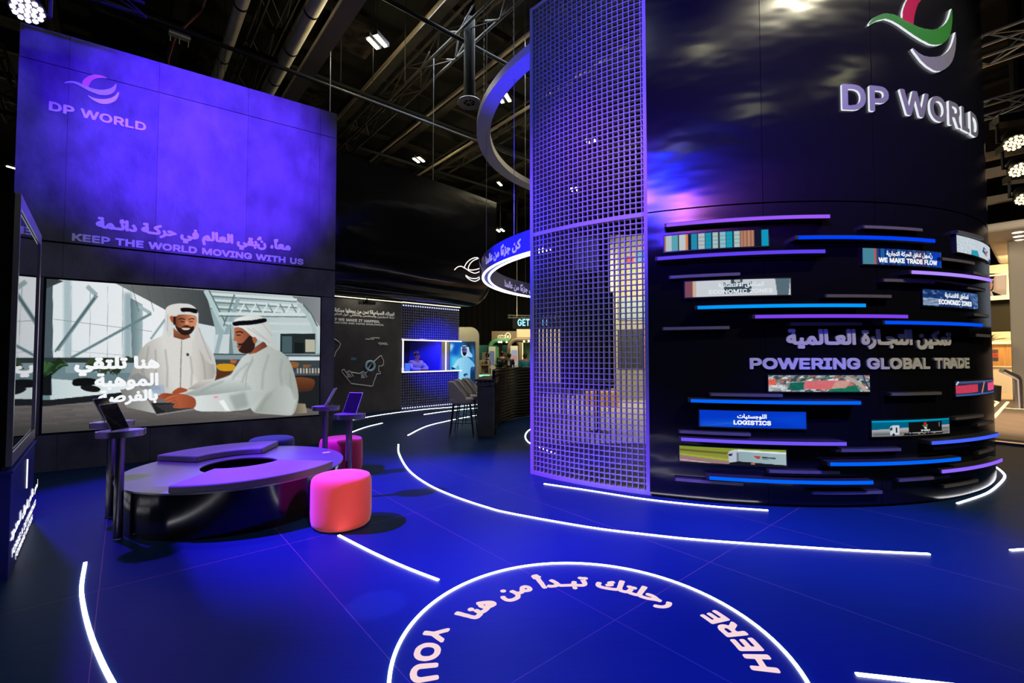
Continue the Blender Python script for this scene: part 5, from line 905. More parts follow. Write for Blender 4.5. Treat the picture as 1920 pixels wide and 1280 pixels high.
# ================================================================ GLASS DISPLAY KIOSK AT THE LEFT
KA = Vector((-3.5, 3.21, 0)); KB = Vector((-4.53, 4.35, 0)); KD = (KB - KA).normalized(); KN = Vector((KD.y, -KD.x, 0)); KW = (KB - KA).length
def kio(u, d, z): return KA + KD * u - KN * d + Vector((0, 0, z))     # u along the right face, d into the box
def kbox(bm, u0, u1, d0, d1, z0, z1, mi=0): hexa(bm, [kio(u, d, z) for z in (z0, z1) for u, d in ((u0, d0), (u0, d1), (u1, d1), (u1, d0))], mi)
kk = empty('display_kiosk', kio(KW / 2, 0.6, 0), 'tall glass fronted display kiosk on a blue base at the left edge', 'kiosk')
M['kiosk_blue'] = mat('blue_satin_base', (0.02, 0.025, 0.3), 0.35)
M['kiosk_chrome'] = mat('polished_frame', (0.62, 0.62, 0.66), 0.3, 0.9)
M['kiosk_glass'] = mat('mirror_dark_glass', (0.2, 0.2, 0.22), 0.02, 0.85)
KDEP = 1.3
bm = bmesh.new(); kbox(bm, 0.0, KW, 0.0, KDEP, 0.0, 0.735); done('plinth', bm, M['kiosk_blue'], kk)
bm = bmesh.new(); kbox(bm, -0.01, KW + 0.0, -0.01, KDEP, 0.735, 0.75); done('plinth_top', bm, M['kiosk_blue'], kk)
bm = bmesh.new(); kbox(bm, 0.05, KW - 0.05, 0.05, KDEP, 0.75, 0.78); done('shadow_gap', bm, M['matte_black'], kk)
z0, z1 = 0.78, 2.71; t = 0.05
bm = bmesh.new(); kbox(bm, 0.03, KW - 0.03, 0.03, KDEP - .02, z0 + .02, z1 - .02); done('cabinet_core', bm, M['matte_black'], kk)
for nm, a in (('frame_stile', (0.0, 0.035, 0.0, 0.03, z0, z1)), ('frame_stile', (KW - 0.06, KW, 0.0, 0.03, z0, z1)), ('frame_rail', (0.035, KW - 0.06, 0.0, 0.03, z1 - 0.1, z1)), ('frame_rail', (0.035, KW - 0.06, 0.0, 0.03, z0, z0 + 0.09))):
    bm = bmesh.new(); kbox(bm, *a); done(nm, bm, M['kiosk_chrome'], kk)
bm = bmesh.new(); kbox(bm, 0.045, KW - 0.075, 0.012, 0.028, z0 + 0.1, z1 - 0.11); done('side_glass', bm, M['kiosk_glass'], kk)
bm = bmesh.new(); kbox(bm, 0.0, 0.03, 0.03, KDEP, z0, z1); done('front_frame', bm, M['bench_side'], kk)
bm = bmesh.new(); kbox(bm, -0.004, 0.001, 0.16, KDEP - 0.1, z0 + 0.24, z1 - 0.26); done('front_screen', bm, mat('dark_blue_screen', (0.004, 0.01, 0.03), 0.08, emit=S(6, 14, 34), es=1.0), kk)
def kface(u, v, w=0.0): return kio(KW - u, -w, v)
M['kiosk_text'] = glow('kiosk_backlit_text', (0.95, 0.95, 1.0), 1.6)
def kpix(px, py):
    p = plane_hit(px, py, KA, KN); return KW - (p - KA).dot(KD), p.z
# text runs along the right face (left part is nearer the camera)
def kf2(u, v, w=0.0): return kio(u, -w, v)
def ku(px, py): p = plane_hit(px, py, KA, KN); return (p - KA).dot(KD), p.z
bm = bmesh.new(); (ua, zt), (ub, zb) = ku(51, 861), ku(49, 915); kbox(bm, ua - 0.01, ua + 0.01, -0.006, 0.002, zb, zt); done('light_stripe', bm, M['kiosk_text'], kk)
q = [ku(20, 985), ku(70, 912), ku(23, 1012), ku(66, 948), ku(29, 1028), ku(60, 975)]
lettering('arabic_text', arabic('نحو عالم يفوق الحدود'), M['kiosk_text'], kk, kf2, (q[0][0], q[1][0], 0.2, 0.33), 0.04, N=50)
lettering('english_text', latin('FORGE A DETERMINED', 1, 48), M['kiosk_text'], kk, kf2, (q[2][0], q[3][0], 0.095, 0.155), 0.06, N=30)
lettering('english_text', latin('FORWARD MOTION', 1, 48), M['kiosk_text'], kk, kf2, (q[4][0], q[5][0], 0.015, 0.07), 0.06, N=30)

# ================================================================ HANGING RINGS
M['ring'] = mat('pale_ring', (0.42, 0.42, 0.47), 0.45)
RA0, RA1 = math.radians(222.5), oncyl(1003, 550, 3.8, True)[0]
r1 = empty('hanging_ring', (TC[0], TC[1], 5.87), 'upper hanging ring lit blue, level with the top of the lattice', 'ring', 'hanging rings beside the tower')
bm = bmesh.new(); arcbox(bm, TC, 3.73, 3.99, RA1, RA0, 5.87, 6.0, 72); done('band', bm, M['ring'], r1, smooth=True)
r2 = empty('hanging_ring', (TC[0], TC[1], 3.06), 'lower hanging ring with Arabic writing and white light lines', 'ring', 'hanging rings beside the tower')
M['ring2'] = mat('blue_ring', (0.09, 0.1, 0.42), 0.45)
bm = bmesh.new(); arcbox(bm, TC, 3.72, 3.89, RA1, RA0, 3.06, 3.37, 72); done('band', bm, M['ring2'], r2, smooth=True)
for a, b in ((3.845, 3.88), (3.735, 3.765)):
    bm = bmesh.new(); arcbox(bm, TC, a, b, RA1, RA0, 3.045, 3.061, 72); done('light_strip', bm, M['led_white'], r2)
M['ring_text'] = mat('ring_letters', (0.75, 0.75, 0.85), 0.5, emit=(0.5, 0.45, 0.9), es=0.5)  # emission added to the letters so they read brighter
g0 = oncyl(911, 480, 3.89)[0]; g1 = oncyl(977, 455, 3.89)[0]
def rout(u, v, w=0.0): return cylpt(g0 + u / 3.89, v, 3.89 + w)
g0 %= 2 * PI; g1 %= 2 * PI
lettering('outer_text', arabic('كن جزءًا من عالمنا'), M['ring_text'], r2, rout, (0, (g1 - g0) * 3.89, 3.10, 3.31), 0.045, N=56)
h0 = oncyl(946, 540, 3.72, True)[0] % (2 * PI); h1 = oncyl(1003, 550, 3.72, True)[0] % (2 * PI)
def rin(u, v, w=0.0): return cylpt(h0 - u / 3.72, v, 3.72 - w)
lettering('inner_text', arabic('كن جزءًا من عالمنا'), M['ring_text'], r2, rin, (0, (h0 - h1) * 3.72, 3.09, 3.31), 0.045, N=56)
# neon outline of the emblem beside the lower ring
nl = empty('neon_emblem', atY(878, 505, 8.66), 'white neon outline of the three crescents hanging left of the lower ring', 'sign')
NE = {'upper_outline': ([(870, 503), (874, 494), (881, 487), (890, 483), (897, 484), (888, 488), (881, 495), (878, 504), (884, 506), (893, 505), (899, 503)], False), 'wave_outline': ([(852, 506), (857, 501), (864, 499), (871, 502), (880, 508), (890, 512), (899, 509)], False),
      'lower_outline': ([(899, 519), (892, 522), (882, 521), (873, 516), (878, 522), (885, 526), (892, 527), (899, 523)], False)}
for nm, (p, c) in NE.items():
    bm = bmesh.new(); tube(bm, [atY(a, b, 8.62) for a, b in catmull(p, 4)], 0.0085, 6); done(nm, bm, M['led_pink'], nl)
bm = bmesh.new(); tube(bm, [atY(899, 484, 8.62), atY(899, 524, 8.62)], 0.006, 6); done('edge_bar', bm, M['steel'], nl)
bm = bmesh.new(); tube(bm, [atY(899, 490, 8.62), Vector((-0.58, 8.75, 3.2))], 0.008, 6); done('bracket', bm, M['steel'], nl)

# suspension wires and chains up to the ceiling
def wire(a, b, r, label, m=None, beads=False):
    bm = bmesh.new(); a = Vector(a); b = Vector(b)
    if beads:
        n = int((b - a).length / 0.06)
        for k in range(n):
            p = a.lerp(b, (k + .5) / n); box(bm, p, (0.02, 0.006, 0.05) if k % 2 else (0.006, 0.02, 0.05))
        tube(bm, [a, b], 0.004, 4)
    else: tube(bm, [a, b], r, 6)
    tag(done('suspension_chain' if beads else 'suspension_wire', bm, m or M['alu']), label, 'chain' if beads else 'wire', 'wires and chains holding the rings')
def ring_top(px, r, z, far): a, _ = oncyl(px, 300, r, far); return cylpt(a, z, r)
def up(p, z=11.9): return (p.x, p.y, z)
p = ring_top(963, 3.86, 6.0, False); wire(p, up(p), 0.01, 'chain holding the upper ring near the lattice top', None, True)
p = ring_top(907, 3.86, 6.0, False); wire(p, up(p), 0.01, 'chain passing down beside the left end of the upper ring', None, True)
p = ring_top(964, 3.80, 3.37, False); wire(p, up(p), 0.006, 'thin wire holding the lower ring above its lettering')
p = ring_top(985, 3.80, 3.37, True); wire(p, up(p), 0.005, 'thin wire holding the far side of the lower ring')
p = ring_top(908.5, 3.80, 3.37, False); wire(p, up(p), 0.006, 'thin wire at the left end of the lower ring')
bm = bmesh.new(); p = ring_top(963, 3.86, 6.03, False); tube(bm, [p + Vector((0.03 * math.cos(a), 0, 0.05 + 0.05 * math.sin(a))) for a in np.linspace(0, 2 * PI, 16, endpoint=False)], 0.008, 6, True)
tag(done('shackle', bm, M['steel']), 'steel shackle on top of the upper ring', 'shackle')

# ================================================================ HALL CEILING
M['roof_steel'] = mat('brown_roof_steel', (0.05, 0.036, 0.026), 0.75, noise=((1.2, 1.2, 1.2), (0.012, 0.01, 0.008), 6))
M['pipe'] = mat('cream_pipe', (0.85, 0.75, 0.6), 0.6, noise=((3, 3, 3), (0.75, 0.66, 0.52), 4))
M['tray'] = mat('galvanised_duct', (0.34, 0.27, 0.2), 0.45, 0.5)
M['roof_panel'] = mat('brown_roof_panel', (0.14, 0.1, 0.065), 0.85, noise=((3, 3, 3), (0.02, 0.016, 0.012), 8))
def along(name, px, py, z, d, l0, l1, w, h, m, label, cat, group=None, round_=False, bands=0):
    c = U(px, py, z); a = c + d * l0; b = c + d * l1; bm = bmesh.new()
    if round_: tube(bm, [a, b], w, 20)
    else: beam(bm, a, b, w, h)
    if bands:
        e = empty(name, c, label, cat, group); done('pipe', bm, m, e, smooth=True)
        for k in range(bands):
            p = a.lerp(b, (k + .5) / bands); bm = bmesh.new(); tube(bm, [p - d * 0.03, p + d * 0.03], w * 1.06, 20); done('clamp', bm, M['dark_metal'], e)
            bm = bmesh.new(); tube(bm, [p + Vector((0, 0, w)), p + Vector((0, 0, 12 - z))], 0.012, 5); done('hanger', bm, M['dark_metal'], e)
        return e
    return tag(done(name, bm, m, smooth=round_), label, cat, group)
along('overhead_pipe', 432, 70, 9.0, E1, -7, 9, 0.125, 0, M['pipe'], 'left cream ceiling pipe running behind the concrete wall', 'pipe', 'cream pipes under the ceiling', True, 7)
along('overhead_pipe', 550, 85, 9.0, E1, -7, 9, 0.15, 0, M['pipe'], 'right cream ceiling pipe with dark clamps', 'pipe', 'cream pipes under the ceiling', True, 10)
along('overhead_duct', 603, 92, 8.6, E1, -7, 9, 0.36, 0.12, M['tray'], 'flat brown ceiling duct beside the right cream pipe', 'duct')
along('overhead_rail', 425, 88, 8.2, E2, -8, 9, 0.045, 0, M['dark_metal'], 'long thin dark rail crossing under the cream pipes', 'rail', None, True)
for k in range(-4, 9):
    b = k * 2.6 + 0.9; c = E2 * b + E1 * 9
    bm = bmesh.new(); a_, b_ = c - E1 * 17, c + E1 * 14
    for dz, w, h in ((10.55, 0.3, 0.05), (10.95, 0.3, 0.05), (10.75, 0.05, 0.4)): beam(bm, Vector((a_.x, a_.y, dz)), Vector((b_.x, b_.y, dz)), w, h)
    tag(done('roof_girder', bm, M['roof_steel']), 'dark brown roof girder running away to the left under the hall ceiling', 'beam', 'roof girders')
for k in range(-3, 13):
    a = k * 2.1; c = E1 * a + E2 * 6; bm = bmesh.new(); beam(bm, c - E2 * 17 + Vector((0, 0, 11.25)), c + E2 * 15 + Vector((0, 0, 11.25)), 0.14, 0.22)
    tag(done('roof_purlin', bm, M['roof_steel']), 'dark roof purlin crossing above the girders', 'beam', 'roof purlins')
rr = random.Random(5); ROOF = []
for k in range(70):
    a = rr.randrange(-1, 12) * 2.1 + 1.05; b = rr.randrange(-4, 8) * 2.6 + 2.2 + rr.uniform(-.4, .4); c = E1 * a + E2 * b; bm = bmesh.new()
    beam(bm, c - E1 * 0.9 + Vector((0, 0, 11.45 + 0.01 * (k % 9))), c + E1 * 0.9 + Vector((0, 0, 11.45 + 0.01 * (k % 9))), rr.choice((0.7, 1.1, 1.5)), 0.03)
    tag(done('roof_panel', bm, M['roof_panel']), 'brown roof panel between the girders', 'panel', 'roof panels')
for i, (b, r, z) in enumerate(((-1.6, 0.05, 9.8), (1.7, 0.04, 9.4), (3.1, 0.06, 9.9), (5.3, 0.05, 9.6), (7.7, 0.06, 9.8), (9.4, 0.05, 9.3))):
    c = E2 * b + E1 * 9; bm = bmesh.new(); tube(bm, [c - E1 * 16 + Vector((0, 0, z)), c + E1 * 14 + Vector((0, 0, z))], r, 8)
    tag(done('conduit', bm, M['tray'], smooth=True), 'thin brown conduit hanging under the roof girders', 'pipe', 'conduits')
for i, (a, r, z) in enumerate(((4.2, 0.04, 9.0), (9.0, 0.05, 9.2), (12.4, 0.05, 9.0), (16.6, 0.06, 9.4), (21, 0.06, 9.2))):
    c = E1 * a + E2 * 6; bm = bmesh.new(); tube(bm, [c - E2 * 16 + Vector((0, 0, z)), c + E2 * 15 + Vector((0, 0, z))], r, 8)
    tag(done('conduit', bm, M['matte_black'], smooth=True), 'dark cross conduit hanging under the roof girders', 'pipe', 'cross conduits')
# high-bay lamp pairs
HB = [(707, 80, 'big bright pair of yellow lamps above the gap between wall and tower'), (945, 185, 'pair of lamps seen inside the upper ring'), (785, 300, 'pair of lamps above the black canopy'), (1108, 265, 'pair of lamps seen through the upper lattice'),
      (1077, 355, 'pair of lamps seen through the lattice above its middle rail'), (937, 345, 'single lamp right of the black canopy top'), (938, 432, 'pair of lamps just above the lower ring'), (25, 315, 'small lamp left of the concrete wall')]
for i, (px, py, lab) in enumerate(HB):
    z = 9.0 if py < 400 else 7.6; c = U(px, py, z)
    e = empty('high_bay_light', c, lab, 'lamp', 'high bay lamps')
    HD = Vector((0.33, 0.94, 0)).normalized(); HS = Vector((HD.y, -HD.x, 0)); R = basis(HD)
    for s in ((-1, 1) if 'single' not in lab and 'small' not in lab else (0,)):
        o_ = HS * 0.11 * s
        bm = bmesh.new(); box(bm, c + o_ + Vector((0, 0, 0.06)), (0.46, 0.14, 0.1), R); done('housing', bm, M['dark_metal'], e)
        bm = bmesh.new(); box(bm, c + o_, (0.38, 0.09, 0.03), R); o = done('lens', bm, M['high_bay'], e); bevel(o, 0.012, 2)
    bm = bmesh.new(); tube(bm, [c + Vector((0, 0, 0.1)), c + Vector((0, 0, 12.01 - z))], 0.008, 5); done('cable', bm, M['dark_metal'], e)
    lamp('high_bay_bulb', 'POINT', c - Vector((0, 0, 0.2)), None, (1.0, 0.9, 0.5), 55 if i else 85, 0.15)
# further lamps of the hall, behind and beside the viewpoint
for x, y, lab in ((-8, -4, 'left'), (-2.5, -6, 'middle'), (4, -5, 'right'), (9.5, -2, 'far right'), (1, -1.5, 'near')):
    c = Vector((x, y, 9.0)); e = empty('high_bay_light', c, 'pair of hall lamps out of view behind the camera, ' + lab + ' one', 'lamp', 'high bay lamps'); R = basis(E1)
    for s in (-1, 1):
        o_ = E2 * 0.16 * s; bm = bmesh.new(); box(bm, c + o_ + Vector((0, 0, 0.06)), (0.5, 0.22, 0.1), R); done('housing', bm, M['dark_metal'], e)
        bm = bmesh.new(); box(bm, c + o_, (0.42, 0.16, 0.03), R); done('lens', bm, M['high_bay'], e)
    bm = bmesh.new(); tube(bm, [c + Vector((0, 0, 0.1)), c + Vector((0, 0, 2.9))], 0.008, 5); done('cable', bm, M['dark_metal'], e)
# round ceiling vent, small fitting, cables
c = U(880, 193, 7.6); e = empty('air_vent', c, 'round grey ceiling vent with radial blades beside the upper ring', 'vent')
bm = bmesh.new(); lathe(bm, [(0.14, 0.0), (0.27, -0.03), (0.29, 0.0), (0.27, 0.03), (0.14, 0.05), (0.14, 0.0)], c, 32); done('flange', bm, mat('vent_grey', (0.16, 0.14, 0.14), 0.5), e, smooth=True)
bm = bmesh.new(); lathe(bm, [(0.14, 0.02), (0.14, 0.5), (0, 0.5)], c, 24); done('duct', bm, M['matte_black'], e)
bm = bmesh.new()
for k in range(3): R = Matrix.Rotation(k * PI / 3 + .3, 3, 'Z'); box(bm, c + Vector((0, 0, 0.02 + .001 * k)), (0.28, 0.02, 0.02), R)
done('blades', bm, M['tray'], e)
bm = bmesh.new(); tube(bm, [c + Vector((0, 0, .5)), c + Vector((0, 0, 4.3))], 0.13, 12); done('stem', bm, M['matte_black'], e)
c = U(337, 66, 8.15); e = empty('hanging_fitting', c, 'small pale fitting with prongs hung under the dark rail', 'fitting'); R = basis(E2)
bm = bmesh.new(); box(bm, c, (0.36, 0.12, 0.1), R); done('body', bm, M['pipe'], e)
for k in (-.15, 0, .15):
    bm = bmesh.new(); tube(bm, [c + E2 * k, c + E2 * k + E1 * .05 + Vector((0, 0, -.16))], 0.008, 5); done('prong', bm, M['pipe'], e)
for px, py, lab in ((384, 20, 'red brown cable dropping behind the small pale fitting'),):
    a = U(px, py, 8.9); bm = bmesh.new(); tube(bm, [U(392, -20, 9.5), U(378, 20, 9.0), U(330, 66, 8.6), U(316, 110, 8.3), U(312, 180, 8.0)], 0.022, 6); tag(done('cable', bm, mat('red_cable', (0.3, 0.1, 0.08), 0.6), smooth=True), lab, 'cable')
for i, px in enumerate((395, 402, 410, 423, 640, 700, 760)):
    p = U(px, 60, 9.2); bm = bmesh.new(); tube(bm, [p + Vector((0, 0, -1.2)), p + Vector((0, 0, 2.7))], 0.006, 4); tag(done('hanging_wire', bm, M['matte_black']), 'thin vertical wire hanging from the roof near the pipes', 'wire', 'loose wires under the roof')
for k, (b, z) in enumerate(((-2.9, 9.5), (2.5, 9.7), (6.2, 9.6), (10.2, 9.7))):
    c = E2 * b + E1 * 8 + Vector((0, 0, z)); ROOF.append((c - E1 * 13, c + E1 * 14))
# lighting trusses at the right
def truss(name, a, b, s, label, group, seg=0.5, m=None):
    a = Vector(a); b = Vector(b); d = (b - a).normalized(); side = d.cross(Vector((0, 0, 1))).normalized(); upv = Vector((0, 0, 1)); L = (b - a).length
    e = empty(name, a.lerp(b, .5), label, 'truss', group); off = [(side * x + upv * y) * s / 2 for x, y in ((-1, -1), (1, -1), (1, 1), (-1, 1))]
    for o_ in off:
        bm = bmesh.new(); tube(bm, [a + o_, b + o_], s * 0.07, 8); done('chord', bm, m or M['alu'], e, smooth=True)
    bm = bmesh.new(); n = max(2, int(L / seg)); fl = 0
    for f in range(4):
        o0, o1 = off[f], off[(f + 1) % 4]
        for k in range(n):
            p, q = (o0, o1) if (k + f) % 2 else (o1, o0)
            tube(bm, [a.lerp(b, k / n) + p, a.lerp(b, (k + 1) / n) + q], s * 0.035, 5)
    done('bracing', bm, m or M['alu'], e); return e
for a_, b_ in ROOF: truss('roof_truss', a_, b_, 0.5, 'dark lattice truss running away to the left under the roof', 'roof trusses', 0.9, M['roof_steel'])
c1 = U(1878, 84, 7.5); truss('lighting_truss', c1 - E1 * 3, c1 + E1 * 6, 0.42, 'nearer aluminium truss high at the right edge', 'trusses at the right')
c2 = U(1872, 200, 7.5); truss('lighting_truss', c2 - E1 * 1.0, c2 + E1 * 6, 0.34, 'farther aluminium truss lower at the right edge', 'trusses at the right')
for px, py, z in ((1880, 320, 7.0), (1880, 372, 7.0), (1870, 290, 8.2)):
    c = U(px, py, z); bm = bmesh.new(); beam(bm, c - E1 * 5, c + E1 * 7, 0.22, 0.25); tag(done('roof_duct', bm, M['tray']), 'brown roof duct behind the right hand trusses', 'duct', 'ducts at the right')
# moving head lamps
def moving_head(name, c, aim, r, m_lens, label, group, ring=True):
    e = empty(name, c, label, 'stage light', group); d = (Vector(aim) - Vector(c)).normalized(); c = Vector(c)
    s = d.cross(Vector((0, 0, 1))).normalized(); u = s.cross(d)
    bm = bmesh.new(); tube(bm, [c - d * r * 1.9, c - d * r * 1.5, c - d * r * 0.9, c - d * r * .3, c - d * 0.01], r, 28, rads=[r * .5, r * .8, r * .95, r * 1.08, r * 1.08]); done('head', bm, M['black'], e, smooth=True)
    for sx in (-1, 1):
        bm = bmesh.new(); tube(bm, [c + s * sx * r * 1.35 - d * r * .6, c + s * sx * r * 1.35 - d * r * .6 + Vector((0, 0, r * 2.1))], r * .16, 8); done('yoke_arm', bm, M['black'], e)
        bm = bmesh.new(); tube(bm, [c + s * sx * r * 1.0 - d * r * .6, c + s * sx * r * 1.45 - d * r * .6], r * .16, 8); done('pivot', bm, M['black'], e)
    bm = bmesh.new(); box(bm, c - d * r * .6 + Vector((0, 0, r * 2.45)), (r * 3.2, r * 2, r * .9), basis((s.x, s.y, 0))); done('base', bm, M['black'], e)
    k = 0
    for ring_, n in ((0, 1), (0.42, 6), (0.82, 12)):
        for j in range(n):
            a = 2 * PI * j / n + ring_; p = c + (s * math.cos(a) + u * math.sin(a)) * r * ring_
            bm = bmesh.new(); q = [(r * .19 * math.cos(t), r * .19 * math.sin(t)) for t in np.linspace(0, 2 * PI, 6, endpoint=False)]
            prism(bm, q, 0, r * 0.06, lambda x, y, z: p + s * x + u * y + d * z); done('led_cell', bm, m_lens, e)
    return e
LV = glow('violet_white_led', (0.72, 0.62, 1.0), 7.0); LY = glow('yellow_led', (1.0, 0.8, 0.4), 2.5)
moving_head('moving_head_light', atY(52, 20, 5.35), (-2.9, 3.6, 0.3), 0.15, LV, 'glowing violet stage light over the top left wall corner', 'stage lights')
c = atY(52, 20, 5.35); truss('stage_truss', Vector((c.x, c.y, 6.35)) - WD * 6, Vector((c.x, c.y, 6.35)) + WD * 1.1, 0.3, 'dark truss above the left wall holding the violet stage light', None, 0.4, M['matte_black'])
for px, py, Y, lab in ((1903, 268, 10.5, 'upper warm stage light at the right edge'), (1912, 318, 11.0, 'middle warm stage light at the right edge'), (1922, 372, 12.0, 'lowest warm stage light at the right edge')):
    c = atY(px, py, Y); moving_head('moving_head_light', c, c + Vector((-.3, -.7, -1)), 0.2, LY, lab, 'stage lights')
bm = bmesh.new(); c = atY(1908, 200, 10.9); tube(bm, [c, c + Vector((0, 0, 5))], 0.12, 10); tag(done('truss_tower', bm, M['matte_black']), 'black vertical truss sleeve above the warm stage lights', 'truss')

# ================================================================ COFFEE KIOSK WITH THE MAP WALL
PC = Vector((-4.54, 12.1, 0)); CD = Vector((0.711, 0.703, 0)).normalized(); CN = Vector((CD.y, -CD.x, 0))
def cafe(u, v, w=0.0): return PC + CD * u + CN * w + Vector((0, 0, v))
def cpx(px, py): p = plane_hit(px, py, PC, CN); return (p - PC).dot(CD), p.z
def cbox(bm, u0, u1, z0, z1, w0, w1): hexa(bm, [cafe(u, z, w) for z in (z0, z1) for u, w in ((u0, w1), (u1, w1), (u1, w0), (u0, w0))])
uM = cpx(753, 650)[0]; uE = cpx(862, 650)[0]; uO = cpx(835, 650)[0]
mw = empty('map_wall', cafe(0.5, 0), 'dark grey panel wall with white writing and a race track outline beside the coffee kiosk', 'wall', 'walls of the stand')
bm = bmesh.new(); cbox(bm, -1.6, uM - .005, 0, 3.1, -0.2, 0); done('panel', bm, concrete('charcoal_panel', (0.045, 0.042, 0.05), (0.03, 0.028, 0.034)), mw)
M['white_vinyl'] = mat('white_vinyl', (0.75, 0.75, 0.78), 0.5)
def cb(x0, y0, x1, y1, yl=None):
    a = cpx(x0, y0); b = cpx(x1, y1); return a[0], b[0]
def zc(px, py): return cpx(px, py)[1]
lt = lambda x, y: cpx(620 + x / 6.4, 550 + y / 6.4)
def clet(name, s, ar, x0, x1, yl0, yl1, bold, N):
    u0 = lt(x0, yl0)[0]; u1 = lt(x1, yl1)[0]; zt = (lt(x0, yl0)[1] + lt(x1, yl0 + (yl1 - yl0) * 0)[1]) / 2
    return u0, u1
def cl(nm, polys, x0, x1, xm, yt, yb, bold, N):
    lettering(nm, polys, M['white_vinyl'], mw, cafe, (lt(x0, yt)[0], lt(x1, yt)[0], lt(xm, yb)[1], lt(xm, yt)[1]), bold, 0.004, N=N)
cl('arabic_heading', arabic('قهوتك الصباحية؟ نحن من يجعلها ممكنة'), 42, 765, 400, 196, 256, 0.045, 44)
cl('arabic_small_line', arabic('تربط المزارعين والمحامص والمقاهي حول العالم'), 42, 765, 400, 252, 292, 0.03, 36)
cl('english_heading', latin('COFFEE? WE MAKE IT HAPPEN.', 1, 48), -150, 590, 330, 308, 342, 0.075, 26)
cl('english_small_line', latin('FARMERS, ROASTERS AND CAFES WORLDWIDE.', 1, 48), -200, 640, 330, 352, 378, 0.05, 22)
def cline(name, pts, r=0.012, closed=False, m=None):
    bm = bmesh.new(); P = [cafe(*lt(*p), 0.006) for p in pts]; tube(bm, P, r, 5, closed); return done(name, bm, m or M['white_vinyl'], mw)
TRK = [(240, 942), (380, 968), (432, 945), (455, 890), (480, 850), (590, 750), (608, 746), (616, 776), (632, 798), (632, 850), (606, 874), (576, 866), (574, 935), (598, 940), (598, 958), (550, 966), (540, 1000), (512, 1070), (506, 1105), (490, 1112), (245, 1080), (145, 955), (132, 930), (140, 915), (162, 912), (176, 935), (190, 965), (226, 975)]
cline('track_outline', TRK, 0.014)
cline('coast_outline', [(-30, 520), (42, 545), (90, 575), (116, 605), (100, 650), (60, 700), (42, 760)], 0.012)
for nm, o_ in (('wave_mark', (0, 0)), ('wave_mark', (150, 48)), ('wave_mark', (64, -16)), ('wave_mark', (164, 62))):
    cline(nm, [(415 + o_[0] + k * 13, (555 if k % 2 else 543) + o_[1]) for k in range(9)], 0.012)
bm = bmesh.new(); cc = lt(470, 868); tube(bm, [cafe(cc[0] + .13 * math.cos(a), cc[1] + .13 * math.sin(a), .012) for a in np.linspace(0, 2 * PI, 24, endpoint=False)], 0.035, 6, True); done('location_ring', bm, mat('pale_blue_vinyl', (0.35, 0.6, 0.75), 0.5), mw, smooth=True)
for x, y in ((222, 972), (388, 980)):
    cc = lt(x, y); bm = bmesh.new(); box(bm, cafe(cc[0], cc[1], .01), (0.13, 0.01, 0.16), basis(CD)); tube(bm, [cafe(cc[0] - .1, cc[1] + .05, .012), cafe(cc[0], cc[1] + .1, .012), cafe(cc[0] + .1, cc[1] - .06, .012)], .025, 5); done('landmark_icon', bm, mat('grey_vinyl', (0.4, 0.42, 0.46), 0.5), mw)
bm = bmesh.new(); cbox(bm, lt(244, 780)[0], lt(306, 780)[0], lt(270, 800)[1], lt(270, 766)[1], 0, .004); done('blue_label', bm, mat('blue_vinyl', (0.05, 0.2, 0.35), 0.5), mw)
bm = bmesh.new(); tube(bm, [cafe(-1.0, 3.14, 0.03), cafe(uM, 3.14, 0.03)], 0.012, 6); tag(done('warm_light_strip', bm, glow('warm_white_strip', (1.0, 0.95, 0.6), 2.2)), 'warm light strip along the top of the map wall', 'light strip', 'strips on the coffee kiosk')
lamp('map_wall_strip_light', 'AREA', cafe(0.6, 3.12, 0.25), cafe(0.6, 1.0, 0.0), (1.0, 0.92, 0.65), 8, 1.2)
pj = empty('projector', cafe(*lt(310, 130), 0.6), 'black projector hung before the map wall lettering', 'projector')
c = cafe(*lt(310, 130), 0.6); bm = bmesh.new(); box(bm, c, (0.36, 0.26, 0.12), basis(CD)); done('body', bm, M['black'], pj)
bm = bmesh.new(); tube(bm, [c + CN * .13 - CD * .12, c + CN * .2 - CD * .12], 0.05, 12); done('lens', bm, M['dark_metal'], pj)
bm = bmesh.new(); tube(bm, [c + Vector((0, 0, .06)), Vector((c.x, c.y, 3.35))], 0.015, 6); done('hanger', bm, M['black'], pj)
# kiosk body
ck = empty('coffee_kiosk', cafe((uM + uE) / 2, 0), 'coffee kiosk with blue lit mesh front and a neon framed opening', 'kiosk')
zt, zb = 2.04, 1.09
M['mesh_blue'] = mat('blue_mesh', (0.13, 0.13, 0.24), 0.45)
M['kiosk_inside'] = mat('kiosk_inside', (0.012, 0.012, 0.02), 0.6)
def mesh_grid(name, u0, u1, z0, z1):
    bm = bmesh.new(); s = 0.08
    for i in range(int((u1 - u0) / s) + 1): cbox(bm, u0 + i * s - .008, u0 + i * s + .008, z0, z1, -0.03, 0.0)
    for j in range(int((z1 - z0) / s) + 1): cbox(bm, u0, u1, z0 + j * s - .008, z0 + j * s + .008, -0.028, -0.002)
    return done(name, bm, M['mesh_blue'], ck)
mesh_grid('header_mesh', uM, uE, zt + .05, 3.1); mesh_grid('counter_mesh', uM, uE, 0.02, zb - .03)
BLK = mat('deep_blue_board', (0.01, 0.012, 0.09), 0.5)
for nm, a in (('header_board', (uM, uE, zt + .04, 3.12, -.3, -.06)), ('counter_board', (uM, uE, 0, zb - .02, -.5, -.06))):
    bm = bmesh.new(); cbox(bm, *a); done(nm, bm, BLK, ck)
bm = bmesh.new(); cbox(bm, uM, uE, zb - .02, zb + .005, -.6, 0.03); done('counter_top', bm, M['kiosk_inside'], ck)
bm = bmesh.new(); cbox(bm, uM - .1, uO + .1, 0, 3.1, -2.2, -2.1); done('back_wall', bm, M['kiosk_inside'], ck)
